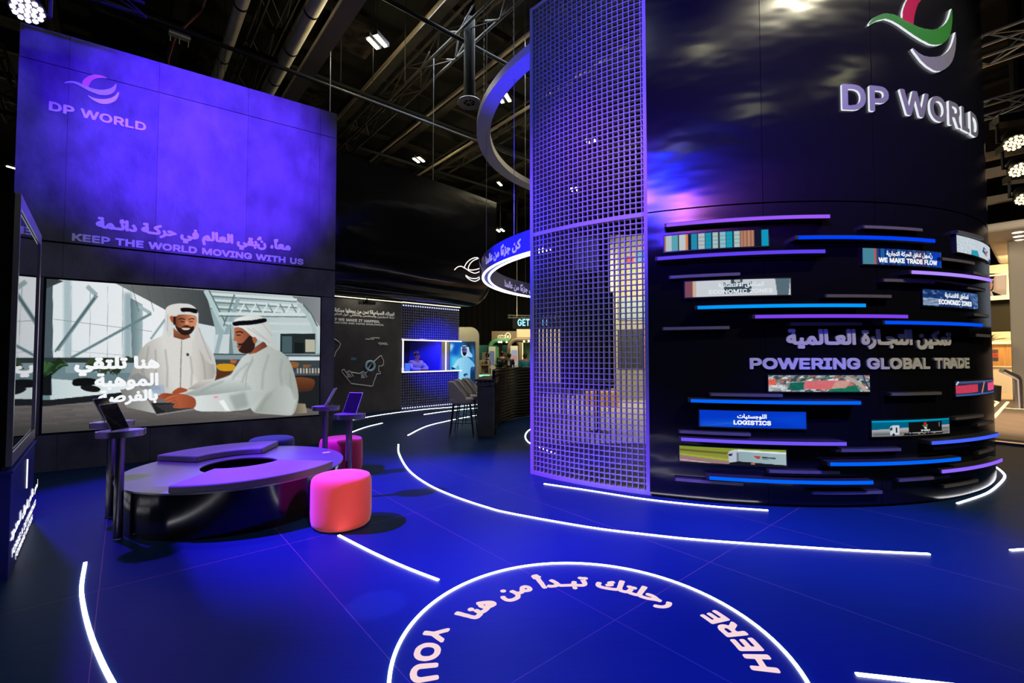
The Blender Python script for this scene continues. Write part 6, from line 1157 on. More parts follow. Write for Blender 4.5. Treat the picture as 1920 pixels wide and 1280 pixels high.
bm = bmesh.new(); cbox(bm, uO, uO + .06, zb, 3.1, -2.2, -0.3); done('side_wall', bm, mat('blue_side_wall', (0.05, 0.05, 0.6), 0.5), ck)
bm = bmesh.new(); cbox(bm, uM - .1, uO + .06, 3.1, 3.14, -2.2, -.3); done('kiosk_ceiling', bm, M['kiosk_inside'], ck)
for nm, a, b in (('neon_frame', (uM, zt), (uE + .05, zt)), ('neon_frame', (uM, zb), (uE + .05, zb)), ('neon_frame', (uM + .03, zb), (uM + .03, zt)), ('neon_frame', (uO, zb), (uO, zt))):
    bm = bmesh.new(); beam(bm, cafe(*a, .03), cafe(*b, .03), 0.035, 0.035); done(nm, bm, M['led_pink'], ck)
DOT = glow('pale_blue_led', (0.6, 0.65, 1.0), 1.5)
for z in (3.06, 0.03):
    for k in range(int((uE - uM) / .085)):
        bm = bmesh.new(); box(bm, cafe(uM + .04 + k * .085, z, .02), (0.035, .02, .03), basis(CD)); done('led_dot', bm, DOT, ck)
bm = bmesh.new(); beam(bm, cafe(uM, 3.15, .02), cafe(uE, 3.15, .02), .03, .025); done('warm_edge_strip', bm, glow('warm_edge', (1.0, .95, .6), 1.8), ck)
lamp('kiosk_inside_glow', 'POINT', cafe(uM + 1.0, 1.95, -0.4), None, (0.35, 0.28, 1.0), 10, 0.1)
lamp('kiosk_inside_warm', 'POINT', cafe(uM + 0.5, 2.0, -0.9), None, (1.0, 0.85, 0.6), 6, 0.1)
bm = bmesh.new(); cbox(bm, cpx(784, 668)[0], cpx(793, 668)[0], 1.62, 1.78, -2.09, -2.08); tag(done('wall_notice', bm, mat('notice_paper', (0.55, 0.52, 0.42), 0.6)), 'small pale notice on the dark wall inside the coffee kiosk', 'notice')
bm = bmesh.new(); R = basis(CD); c = cafe(cpx(772, 690)[0], zb + .13, -.25); box(bm, c, (0.16, 0.05, 0.25), R); tag(done('menu_card', bm, mat('blue_menu', (0.1, 0.35, 0.7), 0.5, emit=(0.05, 0.2, 0.5), es=.3)), 'small blue menu stand on the coffee kiosk counter', 'menu')
for k, (px, lab) in enumerate(((760, 'jar of pale sweets at the left end of the coffee kiosk counter'), (766, 'small white cup beside the blue menu stand'))):
    bm = bmesh.new(); lathe(bm, [(0, 0), (.045, 0), (.055, .1), (.05, .11), (0, .11)], cafe(cpx(px, 690)[0], zb + .006, -.3), 12); tag(done('cup' if k else 'jar', bm, mat('white_glaze', (0.7, 0.68, 0.66), .3), smooth=True), lab, 'cup' if k else 'jar')

# black glossy canopy over the kiosk
cp = empty('black_canopy', (-2.5, 11.5, 2.95), 'large curved glossy black canopy hung above the coffee kiosk', 'canopy')
def canopy():
    A = np.array((-5.6, 8.75)); B = np.array((-0.45, 13.05)); d = B - A; L = np.hypot(*d); d = d / L; nn = np.array((d[1], -d[0])); bm = bmesh.new()
    prof = []; n = 40
    def zlo(s): x = (1 - s) * L; return 2.97 + (0.75 - math.sqrt(max(0.75 ** 2 - (0.75 - x) ** 2, 0)) if x < 0.75 else 0)
    rows = []
    ss = list(np.linspace(0, 1 - .8 / L, 30)) + list(np.linspace(1 - .78 / L, 1, 14))
    for s in ss:
        p = A + d * L * s + nn * 0.35 * math.sin(PI * s); zz = zlo(s); r = []
        und = lambda z: -0.42 * (1 - math.sqrt(max(0, 1 - (max(0, zz + 1.0 - z) / 1.0) ** 2)))      # the lower edge is rolled under
        r.append([bm.verts.new((*(p + nn * und(z)), z)) for z in list(np.linspace(zz, zz + 1.0, 14)) + list(np.linspace(zz + 1.3, 6.0, 5))])
        r.append([bm.verts.new((*(p - nn * 0.6), z)) for z in np.linspace(6.0, zz, 6)])
        rows.append(r[0] + r[1])
    for P, Q in zip(rows, rows[1:]):
        m = len(P)
        for k in range(m): bm.faces.new((P[k], Q[k], Q[(k + 1) % m], P[(k + 1) % m]))
    bm.faces.new(rows[0]); bm.faces.new(rows[-1][::-1]); add_uv(bm, lambda c: (c.x * d[0] + c.y * d[1], c.z)); return bm
done('cladding', canopy(), M['tower'], cp, smooth=True)
for s in (0.3, 0.7):
    p = Vector((-5.6 + 5.15 * s - .1, 8.75 + 4.3 * s + .15, 6)); bm = bmesh.new(); tube(bm, [p, p + Vector((0, 0, 5.9))], 0.012, 5); done('hanger', bm, M['dark_metal'], cp)

# ================================================================ HIGH COUNTER AND BAR STOOLS
bc = empty('bar_counter', (-0.5, 9.6, 0), 'dark bar counter with a curved ribbed screen of tubes beside the lattice', 'counter')
M['counter_dark'] = mat('charcoal_stone', (0.05, 0.052, 0.056), 0.6, noise=((6, 6, 6), (0.035, 0.037, 0.04), 6))
bm = bmesh.new(); hexa(bm, [Vector(p) for z in (0, 0.97) for p in ((-0.67, 8.78, z), (-0.345, 8.78, z), (-0.345, 8.92, z), (-0.67, 8.92, z))]); o = done('end_panel', bm, M['counter_dark'], bc); bevel(o, .01)
bm = bmesh.new(); hexa(bm, [Vector(p) for z in (1.07, 1.11) for p in ((-0.72, 8.76, z), (-0.34, 8.76, z), (-0.28, 10.4, z), (-0.66, 10.4, z))]); o = done('counter_top', bm, M['black'], bc); bevel(o, .008)
for k in range(4):
    x = -0.65 + k * 0.088; bm = bmesh.new(); tube(bm, [(x, 8.765, 1.02), (x + .05, 10.35, 1.02)], 0.044, 16); done('edge_roll', bm, M['counter_dark'], bc, smooth=True)
RIB = [np.array(p) for p in ((-0.335, 8.9), (-0.36, 9.5), (-0.34, 9.94), (-0.26, 10.5), (0.02, 11.3), (0.45, 11.85), (0.62, 12.0))]
RP = catmull(RIB, 6)
bm = bmesh.new(); rows = []
for i, p in enumerate(RP):
    t = RP[min(i + 1, len(RP) - 1)] - RP[max(i - 1, 0)]; t = t / np.hypot(*t); q = np.array((t[1], -t[0])); r = []
    for j in range(120):
        z = 0.02 + 1.26 * j / 119; b = 0.02 * abs(math.sin(PI * j / 7)); r.append(bm.verts.new((*(p + q * b), z)))
    for z in (1.28, 0.02): r.append(bm.verts.new((*(p - q * .05), z)))
    rows.append(r)
for P, Q in zip(rows, rows[1:]):
    m = len(P)
    for k in range(m): bm.faces.new((P[k], P[(k + 1) % m], Q[(k + 1) % m], Q[k]))
bm.faces.new(rows[0]); bm.faces.new(rows[-1][::-1])
done('ribbed_screen', bm, mat('gloss_brown_black_rib', (0.003, 0.0025, 0.003), 0.22, spec=0.25), bc, smooth=True)
bm = bmesh.new(); box(bm, (0.66, 12.02, 0.62), (0.1, 0.12, 1.2)); done('end_post', bm, mat('violet_post', (0.06, 0.03, 0.2), 0.5), bc)
bm = bmesh.new(); hexa(bm, [Vector(p) for z in (0.0, 1.06) for p in ((-0.52, 8.93, z), (-0.42, 8.93, z), (-0.3, 10.5, z), (-0.42, 10.5, z))]); done('counter_front', bm, M['counter_dark'], bc)
M['stool_fabric'] = mat('beige_stool_fabric', (0.42, 0.36, 0.31), 0.8, sheen=.2, spec=.2)
def bar_stool():
    e = empty('bar_stool', (0, 0, 0)); fab = M['stool_fabric']
    bm = bmesh.new(); prism(bm, [(.23 * (abs(math.cos(a)) ** .7) * math.copysign(1, math.cos(a)), .23 * (abs(math.sin(a)) ** .7) * math.copysign(1, math.sin(a))) for a in np.linspace(0, 2 * PI, 32, endpoint=False)], 0.63, 0.735)
    o = done('seat', bm, fab, e, smooth=True); bevel(o, .03, 3)
    bm = bmesh.new(); rows = []
    for k in range(17):           # wrap-around back, tallest at the rear
        a = math.radians(68 + 224 * k / 16); f = math.sin(PI * k / 16); top = 0.76 + 0.3 * min(1, f * 1.35); x, y = math.cos(a), math.sin(a); fl = 1 + .1 * f
        rows.append([bm.verts.new(v) for v in ((.235 * x, .235 * y, .64), (.25 * fl * x, .25 * y * fl, top), (.2 * fl * x, .2 * y * fl, top), (.185 * x, .185 * y, .64))])
    for P, Q in zip(rows, rows[1:]):
        for k in range(4): bm.faces.new((P[k], Q[k], Q[(k + 1) % 4], P[(k + 1) % 4]))
    bm.faces.new(rows[0]); bm.faces.new(rows[-1][::-1]); o = done('backrest', bm, fab, e, smooth=True); bevel(o, .016, 3)
    for sx in (-1, 1):
        for sy in (-1, 1):
            bm = bmesh.new(); tube(bm, [(.23 * sx, .22 * sy, 0), (.16 * sx, .16 * sy, .635)], .014, 8, rads=[.009, .016]); done('leg', bm, M['black'], e, smooth=True)
    bm = bmesh.new(); f = .2; tube(bm, [(f, f, .26), (-f, f, .26), (-f, -f, .26), (f, -f, .26)], .008, 6, True); done('footrest', bm, M['black'], e)
    return e
s0 = bar_stool()
for i, (x, y, rz, lab) in enumerate(((-0.99, 9.02, 4, 'nearest beige bar stool at the dark counter'), (-0.95, 9.66, 0, 'middle bar stool behind the nearest one, its back lit violet'), (-0.86, 10.32, -4, 'farthest bar stool behind the other two, its back lit violet'))):
    s = s0 if i == 0 else copy_tree(s0); s.location = (x, y, 0); s.rotation_euler.z = math.radians(rz); tag(s, lab, 'stool', 'bar stools at the dark counter')
# planter on the counter end
def leafy(name, c, n, ln, cols, label, cat, pot=None, seed=1, spread=0.9, width=.16):
    e = empty(name, c, label, cat); r_ = random.Random(seed); bm = bmesh.new(); c = Vector(c)
    for k in range(n):
        az = r_.uniform(0, 2 * PI); el = r_.uniform(0.35, 1.4); l = ln * r_.uniform(.6, 1.1); d = Vector((math.cos(az) * math.cos(el) * spread, math.sin(az) * math.cos(el) * spread, math.sin(el))); s = Vector((-math.sin(az), math.cos(az), 0)); pr = None
        for j in range(7):
            t = j / 6; p = c + d * l * t - Vector((0, 0, 1)) * l * .35 * t * t + Vector((d.x, d.y, 0)) * l * .2 * t; w = l * width * math.sin(PI * min(.97, .06 + t * .93)) * .5
            q = (bm.verts.new(p - s * w), bm.verts.new(p + Vector((0, 0, -w * .35))), bm.verts.new(p + s * w))
            if pr: bm.faces.new((pr[0], pr[1], q[1], q[0])); bm.faces.new((pr[1], pr[2], q[2], q[1]))
            pr = q
    done('foliage', bm, mat('leaf_green', cols[0], .45, noise=((7, 7, 7), cols[1], 2)), e, smooth=True, norm=False)
    if pot: bm = bmesh.new(); lathe(bm, pot, c, 20); done('planter', bm, M['counter_dark'], e, smooth=True)
    return e
leafy('potted_plant', atY(940, 692, 10.9) + Vector((-.03, 0, 0.03)), 34, 0.36, ((0.05, 0.12, 0.025), (0.02, 0.06, 0.02)), 'leafy green plant standing behind the ribbed counter', 'plant', [(0, -1.25), (.14, -1.25), (.15, -.02), (.13, -.02), (0, -.05)], 3)

# ================================================================ NEIGHBOURING STANDS
M['khaki'] = mat('khaki_panel', (0.42, 0.38, 0.25), 0.7)
M['cream'] = mat('cream_panel', (0.6, 0.54, 0.38), 0.7)
def px_rect(bm, x0, y0, x1, y1, Y, dep, z0=None):
    a = atY(x0, y1, Y); b = atY(x1, y0, Y); box(bm, ((a.x + b.x) / 2, Y + dep / 2, ((a.z if z0 is None else z0) + b.z) / 2), (b.x - a.x, dep, b.z - (a.z if z0 is None else z0)))
# khaki panel with the blue portrait screen
kp = empty('portrait_booth', (-1.85, 17, 0), 'tall khaki panel with a rounded top corner holding the blue portrait screen', 'panel')
a = atY(828, 613, 17); b = atY(898, 613, 17); r = .32; poly = [(a.x, 0), (b.x, 0)] + [(b.x - r + r * math.cos(t), b.z - r + r * math.sin(t)) for t in np.linspace(0, PI / 2, 8)] + [(a.x, b.z)]
bm = bmesh.new(); prism(bm, poly, 17.0, 17.2, lambda x, y, z: Vector((x, z, y))); done('panel', bm, M['khaki'], kp)
lamp('portrait_panel_light', 'AREA', (-1.9, 16.2, 3.4), (-1.9, 17.1, 1.5), (1.0, .9, .6), 22, 1.0)
ps = empty('portrait_screen', (-1.85, 16.98, .5), 'bright blue screen showing a man in a white robe with open hands', 'screen', 'screens')
a = atY(843.5, 641, 16.97); b = atY(890, 722, 16.97)
bm = bmesh.new(); box(bm, ((a.x + b.x) / 2, 16.985, (a.z + b.z) / 2), (b.x - a.x + .03, .024, a.z - b.z + .03)); done('housing', bm, M['black'], ps)
cvp = Canvas(1430, 580, 1735, 1110, 0.9, (20, 110, 190))
def p_port(c):
    P = c.poly; P([(1430, 580), (1735, 580), (1735, 1110), (1430, 1110)], (20, 120, 210), (24, 60, 110), (1430, 0, 1735, 0)); P([(1430, 760), (1560, 640), (1570, 1110), (1430, 1110)], (90, 200, 235), blur=40); P([(1440, 590), (1560, 590), (1540, 760), (1450, 740)], (16, 84, 190), blur=24)
    P([(1430, 600), (1480, 620), (1445, 700), (1430, 690)], (190, 226, 240), blur=14); P([(1600, 580), (1735, 580), (1735, 720), (1660, 680)], (30, 44, 60), blur=18); P([(1690, 600), (1730, 700), (1720, 1000), (1690, 800)], (40, 120, 190), blur=14); P([(1660, 980), (1735, 900), (1735, 1110), (1640, 1110)], (16, 50, 90), blur=14)
    P([(1570, 770), (1520, 800), (1470, 880), (1450, 905), (1480, 920), (1540, 870), (1550, 1110), (1660, 1110), (1680, 900), (1730, 880), (1710, 830), (1650, 770), (1610, 760)], (170, 225, 245), (110, 180, 226), (1480, 0, 1720, 0), sm=True)
    P([(1565, 660), (1580, 630), (1620, 625), (1655, 645), (1668, 700), (1700, 740), (1690, 770), (1640, 760), (1575, 750)], (216, 240, 250), (150, 200, 236), (1570, 0, 1690, 0), sm=True)
    P([(1576, 660), (1600, 648), (1634, 660), (1636, 710), (1616, 745), (1590, 740), (1578, 700)], (60, 70, 130), (120, 110, 150), (1576, 0, 1636, 0), sm=True); P([(1584, 712), (1628, 712), (1616, 748), (1594, 746)], (12, 18, 40), sm=True); P([(1572, 636), (1650, 630), (1652, 642), (1574, 650)], (16, 26, 60)); c.line([(1582, 678), (1630, 676)], 7, (22, 26, 60))
    P([(1452, 888), (1480, 892), (1500, 905), (1470, 918), (1455, 910)], (20, 40, 90), sm=True); P([(1600, 970), (1640, 962), (1652, 990), (1620, 1004), (1600, 995)], (16, 36, 80), sm=True); c.line([(1610, 780), (1608, 960)], 3, (130, 190, 220)); P([(1600, 1000), (1660, 960), (1670, 1110), (1620, 1110)], (120, 190, 230), blur=8)
p_port(cvp)
picture('picture', ps, cvp, lambda s, t: Vector((a.x + (b.x - a.x) * s, 16.972, a.z + (b.z - a.z) * t)), 70, 120, lambda s, t, V: (1432 + s * 296, 584 + t * 520))

# green arched stand in the distance
GB = 25.0; S8 = lambda x, y: (800 + x / 8, 550 + y / 8)
gb = empty('arched_stand', (0.5, GB, 0), 'distant stand with green and brown ribbed arches and a cream wall', 'stand', 'neighbouring stands')
def gpx(name, x0, y0, x1, y1, Y, dep, m, z0=None, parent=None):
    bm = bmesh.new(); p0 = S8(x0, y0); p1 = S8(x1, y1); px_rect(bm, p0[0], p0[1], p1[0], p1[1], Y, dep, z0); return done(name, bm, m, parent or gb)
M['green'] = mat('green_panel', (0.06, 0.22, 0.09), 0.6); M['brown_pan'] = mat('brown_panel', (0.15, 0.11, 0.07), 0.6); M['teal'] = mat('teal_panel', (0.05, 0.28, 0.25), 0.6)
gpx('fascia', 975, 565, 1350, 720, GB + 1.0, .3, M['brown_pan']); gpx('back_wall', 1350, 535, 3400, 720, GB + 1.2, .3, M['cream'], 0)
gpx('teal_wall', 790, 775, 1230, 900, GB + 2.6, .1, M['teal'], 0); gpx('door_panel', 830, 880, 925, 1100, GB + 2.4, .1, M['cream'], 0); gpx('tan_door', 1140, 880, 1215, 1100, GB + 1.4, .1, M['khaki'], 0)
def arch(name, x0, x1, ytop, m, n, open_=None):
    """ribbed arch: n tubes bent over the top, running back in depth"""
    for k in range(n):
        Y = GB + k * .22; p0 = atY(*S8(x0, ytop), GB); p1 = atY(*S8(x1, ytop), GB); r = .45; bm = bmesh.new()
        P = [Vector((p0.x, Y, 0)), Vector((p0.x, Y, p0.z - r))] + [Vector((p0.x + r - r * math.cos(t), Y, p0.z - r + r * math.sin(t))) for t in np.linspace(.2, PI / 2, 6)] + [Vector((p1.x, Y, p0.z))]
        tube(bm, P, .12, 8); done(name, bm, m, gb, smooth=True)
arch('green_arch_rib', 945, 1240, 705, M['green'], 4); arch('brown_arch_rib', 1235, 1600, 690, M['brown_pan'], 5)
gpx('green_side', 1030, 800, 1080, 1120, GB - .1, .3, M['green'], 0); gpx('brown_side', 1380, 740, 1440, 1120, GB - .1, .4, M['brown_pan'], 0); gpx('brown_door', 1060, 735, 1135, 1120, GB + .9, .2, M['brown_pan'], 0)
for k in range(4): gpx('green_slat', 1450 + k * 36, 740, 1478 + k * 36, 1120, GB + .8, .1, M['green'], 0)
gpx('lit_edge', 1436, 740, 1446, 1110, GB - .15, .05, M['led_warm']); gpx('white_stand_leg', 930, 795, 1030, 1150, GB - .3, .12, mat('white_totem', (.55, .55, .5), .5), 0)
gpx('white_stand_leg', 1255, 785, 1368, 1100, GB - .3, .12, mat('white_totem', (.55, .55, .5), .5), 0); gpx('totem_screen', 945, 865, 1015, 1060, GB - .32, .03, glow('grey_screen', S(96, 104, 124), 1)); gpx('totem_screen', 1270, 850, 1358, 1080, GB - .32, .03, glow('pale_screen', S(150, 160, 176), 1))
gpx('totem_picture', 1280, 930, 1350, 1010, GB - .34, .01, glow('pink_picture', S(190, 130, 120), 1))
for x, y in ((1085, 727), (1120, 727), (1200, 727), (1460, 718), (1530, 712), (1595, 650)):
    p = atY(*S8(x, y), GB - .35); bm = bmesh.new(); bmesh.ops.create_uvsphere(bm, u_segments=10, v_segments=6, radius=.055 if x < 1590 else .09, matrix=Matrix.Translation(p)); done('downlight', bm, glow('warm_spot', (1, .85, .55), 5), gb)
def gplane(u, v, w=0.0): return Vector((u, GB + .99 - w, v))
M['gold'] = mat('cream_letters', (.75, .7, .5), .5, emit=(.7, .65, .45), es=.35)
def gx(x, y): p = atY(*S8(x, y), GB + .99); return p.x, p.z
lettering('stand_lettering', arabic('شرطة أبوظبي'), M['gold'], gb, gplane, (gx(1062, 0)[0], gx(1175, 0)[0], gx(0, 652)[1], gx(0, 615)[1]), .05, .02, N=40)
lettering('stand_lettering', arabic('القيادة العامة'), M['gold'], gb, gplane, (gx(1062, 0)[0], gx(1175, 0)[0], gx(0, 690)[1], gx(0, 655)[1]), .05, .02, N=40)
bm = bmesh.new(); cx, cz = gx(1218, 642); tube(bm, [Vector((cx + .14 * math.cos(t), GB + .95, cz + .19 * math.sin(t))) for t in np.linspace(0, 2 * PI, 20, endpoint=False)], .035, 6, True); prism(bm, [(cx - .05, cz - .1), (cx + .05, cz - .1), (cx + .07, cz + .08), (cx, cz + .02), (cx - .07, cz + .08)], GB + .94, GB + .97, lambda x, y, z: Vector((x, z, y))); done('round_crest', bm, M['gold'], gb)
lamp('arched_stand_light', 'AREA', (0.6, GB - 1.5, 4.2), (0.8, GB + 1, 1.2), (1, .85, .5), 170, 2.5)
# shelf of goods beside the portrait panel
sh = empty('goods_shelf', (-1.0, 22, 0), 'lit wooden shelf of small goods between the portrait panel and the green stand', 'shelf')
W8 = mat('pale_wood', (.55, .38, .22), .6); gp = lambda n, x0, y0, x1, y1, Y, d, m, z0=None: gpx(n, x0, y0, x1, y1, Y, d, m, z0, sh)
gp('upright', 785, 1000, 818, 1230, 21.9, .4, W8, 0); gp('upright', 925, 1060, 940, 1230, 21.9, .4, W8, 0); gp('shelf_board', 800, 1066, 935, 1080, 21.9, .4, W8); gp('shelf_board', 800, 1196, 935, 1212, 21.9, .4, W8); gp('back', 800, 1000, 940, 1230, 22.3, .05, M['cream'], 0)
rr = random.Random(9)
for k in range(9):
    p = atY(*S8(828 + (k % 5) * 20 + (10 if k > 4 else 0), 1190 if k < 5 else 1188 - 34), 22.08 if k < 5 else 22.22); p.z = atY(*S8(0, 1196), 21.9).z + (0.006 if k < 5 else 0.1); bm = bmesh.new(); h_ = rr.uniform(.12, .22) if k < 5 else .12
    if k >= 5: p.z = atY(*S8(0, 1066), 21.9).z + .004; h_ = rr.uniform(.1, .2)
    lathe(bm, [(0, 0), (.06, 0), (.07, h_ * .5), (.03, h_ * .8), (.03, h_), (0, h_)], p, 10)
    tag(done('vase', bm, mat('vase_glaze', rr.choice(((.05, .06, .03), (.3, .25, .15), (.1, .14, .06), (.02, .02, .02))), .4), smooth=True), 'small dark or olive vase on the lit wooden goods shelf', 'vase', 'goods on the shelf')
bm = bmesh.new(); px_rect(bm, 897, 703, 917, 706, 18, .5); tag(done('green_light_box', bm, glow('green_glow', (.35, 1.0, .6), 1.2)), 'glowing green light box behind the stool backs', 'light box')
bm = bmesh.new(); px_rect(bm, 897, 706, 918, 722, 18.02, .46, 0); tag(done('light_box_stand', bm, M['counter_dark']), 'dark stand carrying the glowing green light box', 'stand')
# neon GET sign on a truss
GT = 27.0; p0 = atY(952, 593, GT); p1 = atY(1012, 597, GT)
truss('sign_truss', (p0.x, GT, p0.z), (p0.x + 4.6, GT, p0.z - .1), .16, 'short yellow truss carrying the blue neon sign in the distance', None, .22)
bm = bmesh.new(); tube(bm, [(p0.x + .55, GT, p0.z), (p0.x + .55, GT, 11.9)], .012, 5); tag(done('hanging_wire', bm, M['alu']), 'wire holding the far yellow truss above the neon sign', 'wire')
ns = empty('neon_sign', (p0.x, GT, 3.6), 'pale blue neon lettering reading GET in the distance', 'sign')
q0 = atY(970.5, 611, GT); q1 = atY(993, 598, GT); M['neon_blue'] = glow('neon_blue', (.35, .85, 1.0), 1.5)
def npl(u, v, w=0.0): return Vector((u, GT - .05 - w, v))
lettering('neon_letters', latin('GET', 6), M['neon_blue'], ns, npl, (q0.x, q1.x, q0.z, q1.z), .03, .03, N=30)
for x in (998.5, 1017, 1024): bm = bmesh.new(); a_ = atY(x, 610, GT); b_ = atY(x, 599, GT); tube(bm, [a_, b_], .035, 6); done('neon_stroke', bm, M['neon_blue'], ns)
bm = bmesh.new(); box(bm, ((q0.x + q1.x) / 2 + .8, GT + .03, (q0.z + q1.z) / 2), (q1.x - q0.x + 2.2, .04, .75)); done('sign_board', bm, M['matte_black'], ns)
for x in (-.1, 2.0): bm = bmesh.new(); tube(bm, [(q0.x + x, GT + .02, q1.z + .1), (q0.x + x, GT + .02, p0.z)], .015, 5); done('sign_hanger', bm, M['dark_metal'], ns)

# things seen through the lattice: bright neighbouring stand and its floor
fs = empty('bright_stand', (5.0, 19, 0), 'cream walled neighbouring stand seen through the lattice', 'stand', 'neighbouring stands')
def fpx(nm, x0, y0, x1, y1, Y, d, m, z0=None): bm = bmesh.new(); px_rect(bm, x0, y0, x1, y1, Y, d, z0); return done(nm, bm, m, fs)
fpx('column', 1146, 440, 1156, 760, 15.0, .25, M['cream'], 0); fpx('cream_wall', 1156, 440, 1330, 700, 16.0, .2, M['khaki'], 0); fpx('frosted_panel', 1160, 560, 1216, 600, 15.96, .04, mat('frosted', (.3, .38, .36), .5)); fpx('dark_window', 1160, 618, 1205, 690, 15.95, .05, M['counter_dark'])
fpx('red_sign', 1176, 480, 1188, 492, 15.95, .04, mat('red_sign_panel', (.5, .06, .05), .6)); fpx('blue_sign', 1194, 472, 1212, 490, 15.95, .04, mat('blue_sign_panel', (.1, .3, .4), .6)); fpx('green_sign', 1184, 505, 1196, 512, 15.95, .04, mat('green_sign_panel', (.3, .4, .1), .6)); fpx('orange_panel', 1207, 615, 1216, 690, 15.94, .05, mat('orange_panel', (.6, .25, .06), .6))
bm = bmesh.new(); q = [U(1000, 832), U(1330, 832), U(1330, 748), U(1000, 738)]; hexa(bm, [Vector((p.x, p.y, z)) for z in (0.0, 0.012) for p in q]); done('pale_floor', bm, mat('pale_floor', (.5, .46, .38), .5), fs)
fpx('blue_wall', 1074, 446, 1122, 506, 18, .2, mat('deep_blue_wall', (.03, .04, .3), .6)); 
bm = bmesh.new(); px_rect(bm, 1064, 440, 1132, 446, 18, .4); done('blue_wall_cap', bm, M['matte_black'], fs)
bm = bmesh.new(); px_rect(bm, 1068, 506, 1074, 760, 18, .2, 0); px_rect(bm, 1122, 506, 1128, 760, 18, .2, 0); done('blue_wall_legs', bm, M['matte_black'], fs)
lamp('bright_stand_light', 'AREA', (4.6, 13.6, 4.6), (4.8, 15.8, 1.5), (1, .92, .65), 170, 2.0)
for k, (px, lab) in enumerate(((1128, 'orange lit counter seen low through the lattice'),)):
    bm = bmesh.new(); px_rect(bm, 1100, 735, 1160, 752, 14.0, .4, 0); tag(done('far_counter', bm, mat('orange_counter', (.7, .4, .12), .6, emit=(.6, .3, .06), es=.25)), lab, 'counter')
# black high table inside the tower
def high_table(x, y):
    e = empty('high_table', (x, y, 0), 'black high table standing inside the tower behind the lattice', 'table')
    bm = bmesh.new(); lathe(bm, [(0, 1.0), (.36, 1.0), (.36, 1.04), (0, 1.04)], (x, y, 0), 32); done('table_top', bm, M['black'], e)
    bm = bmesh.new(); lathe(bm, [(0, 0), (.24, 0), (.24, .02), (.03, .04), (.03, 1.0), (0, 1.0)], (x, y, 0), 20); done('pedestal', bm, M['black'], e, smooth=True)
high_table(1.75, 9.3)
# ---- warm stand at the right edge
ws = empty('warm_stand', (17, 15, 0), 'warmly lit two storey stand at the right edge behind the tower', 'stand', 'neighbouring stands')
M['stand_white'] = mat('warm_white_panel', (.62, .56, .46), .6); M['wood'] = mat('oak_slats', (.5, .27, .09), .5, noise=((30, 30, 1.5), (.38, .19, .06), 4)); M['stand_floor'] = mat('pale_oak_floor', (.5, .36, .24), .5, noise=((6, 1.2, 1), (.42, .29, .19), 5))
def wpt(p): return Vector(p)
bm = bmesh.new(); q = [U(1700, 811), U(1866, 827), U(2100, 852), U(2700, 790), U(1890, 716), U(1700, 712)]; q = [(p.x, p.y) for p in q]; prism(bm, q, 0.0, 0.06); done('floor_deck', bm, M['stand_floor'], ws)
a_, b_ = U(1700, 812.5), U(2000, 844)
bm = bmesh.new(); beam(bm, a_ + Vector((0, -.03, .03)), b_ + Vector((0, -.03, .03)), .03, .03); done('warm_edge_strip', bm, glow('warm_floor_edge', (1, .6, .3), .9), ws)
bm = bmesh.new(); beam(bm, a_ + Vector((0, -.12, .02)), b_ + Vector((0, -.12, .02)), .1, .03); done('violet_kerb', bm, mat('violet_kerb', (.05, .03, .2), .5), ws)
CC = Vector((15.1, 14.5, 5.5)); d2 = E2; d1 = -E1
def wall_q(name, px0, px1, z0, z1, off, dep, m, parent=None):
    p0 = Vector((20.9, 19.5, 0)) - E2 * off; a_ = plane_hit(px0, 660, p0, E2); b_ = plane_hit(px1, 660, p0, E2)
    a_.z = b_.z = 0; bm = bmesh.new(); hexa(bm, [Vector((p.x, p.y, z)) for z in (z0, z1) for p in (a_, b_, b_ + E2 * dep, a_ + E2 * dep)]); return done(name, bm, m, parent or ws)
def zq(px, py, off=0): return plane_hit(px, py, Vector((20.9, 19.5, 0)) - E2 * off, E2).z
bm = bmesh.new(); A_ = CC; B_ = CC + d2 * 7.6; hexa(bm, [p + Vector((0, 0, z)) for z in (0, .28) for p in (A_, A_ + d1 * 7, B_ + d1 * 7, B_)]); o = done('canopy', bm, M['stand_white'], ws); bevel(o, .1, 3)
for k in range(8):
    p = CC + d2 * (.7 + k * .75) + d1 * .75 + Vector((0, 0, -.012)); bm = bmesh.new(); lathe(bm, [(0, 0), (.13, 0), (.13, .02), (0, .02)], p, 14); done('downlight', bm, glow('warm_downlight', (1, .9, .7), 3), ws)
bm = bmesh.new(); beam(bm, CC + d2 * .5 + d1 * 1.3 + Vector((0, 0, -.03)), CC + d2 * 4.5 + d1 * 1.3 + Vector((0, 0, -.03)), .05, .05); done('light_slot', bm, M['led_warm'], ws)
lamp('warm_stand_light', 'AREA', (19.2, 15.6, 5.2), (19.2, 17.0, 0), (1, .72, .38), 420, 2.0)
lamp('warm_floor_light', 'SPOT', (12.2, 9.5, 6.5), (11.4, 10.4, 0), (1, .72, .5), 1500, .2, 50, .7)
lamp('warm_wall_light', 'AREA', (19.6, 16.8, 4.9), (20.9, 19.2, 2.6), (1, .68, .32), 240, 1.0)
lamp('warm_front_light', 'AREA', (14.4, 10.5, 5.6), (16.8, 15.2, 2.0), (1, .85, .68), 90, 1.5)
PX0, PX1 = 1800, 1990
wall_q('upper_wall', PX0, PX1, zq(1870, 560), 5.5, 0, .2, M['stand_white']); wall_q('balcony_band', PX0, PX1, zq(1870, 563), zq(1870, 555), .25, .25, M['stand_white'])
wall_q('window_band', PX0, PX1, zq(1870, 622), zq(1870, 563), -.3, .1, mat('dark_window', (.03, .028, .02), .1)); wall_q('lower_band', PX0, PX1, zq(1870, 641), zq(1870, 622), .1, .3, M['cream'])
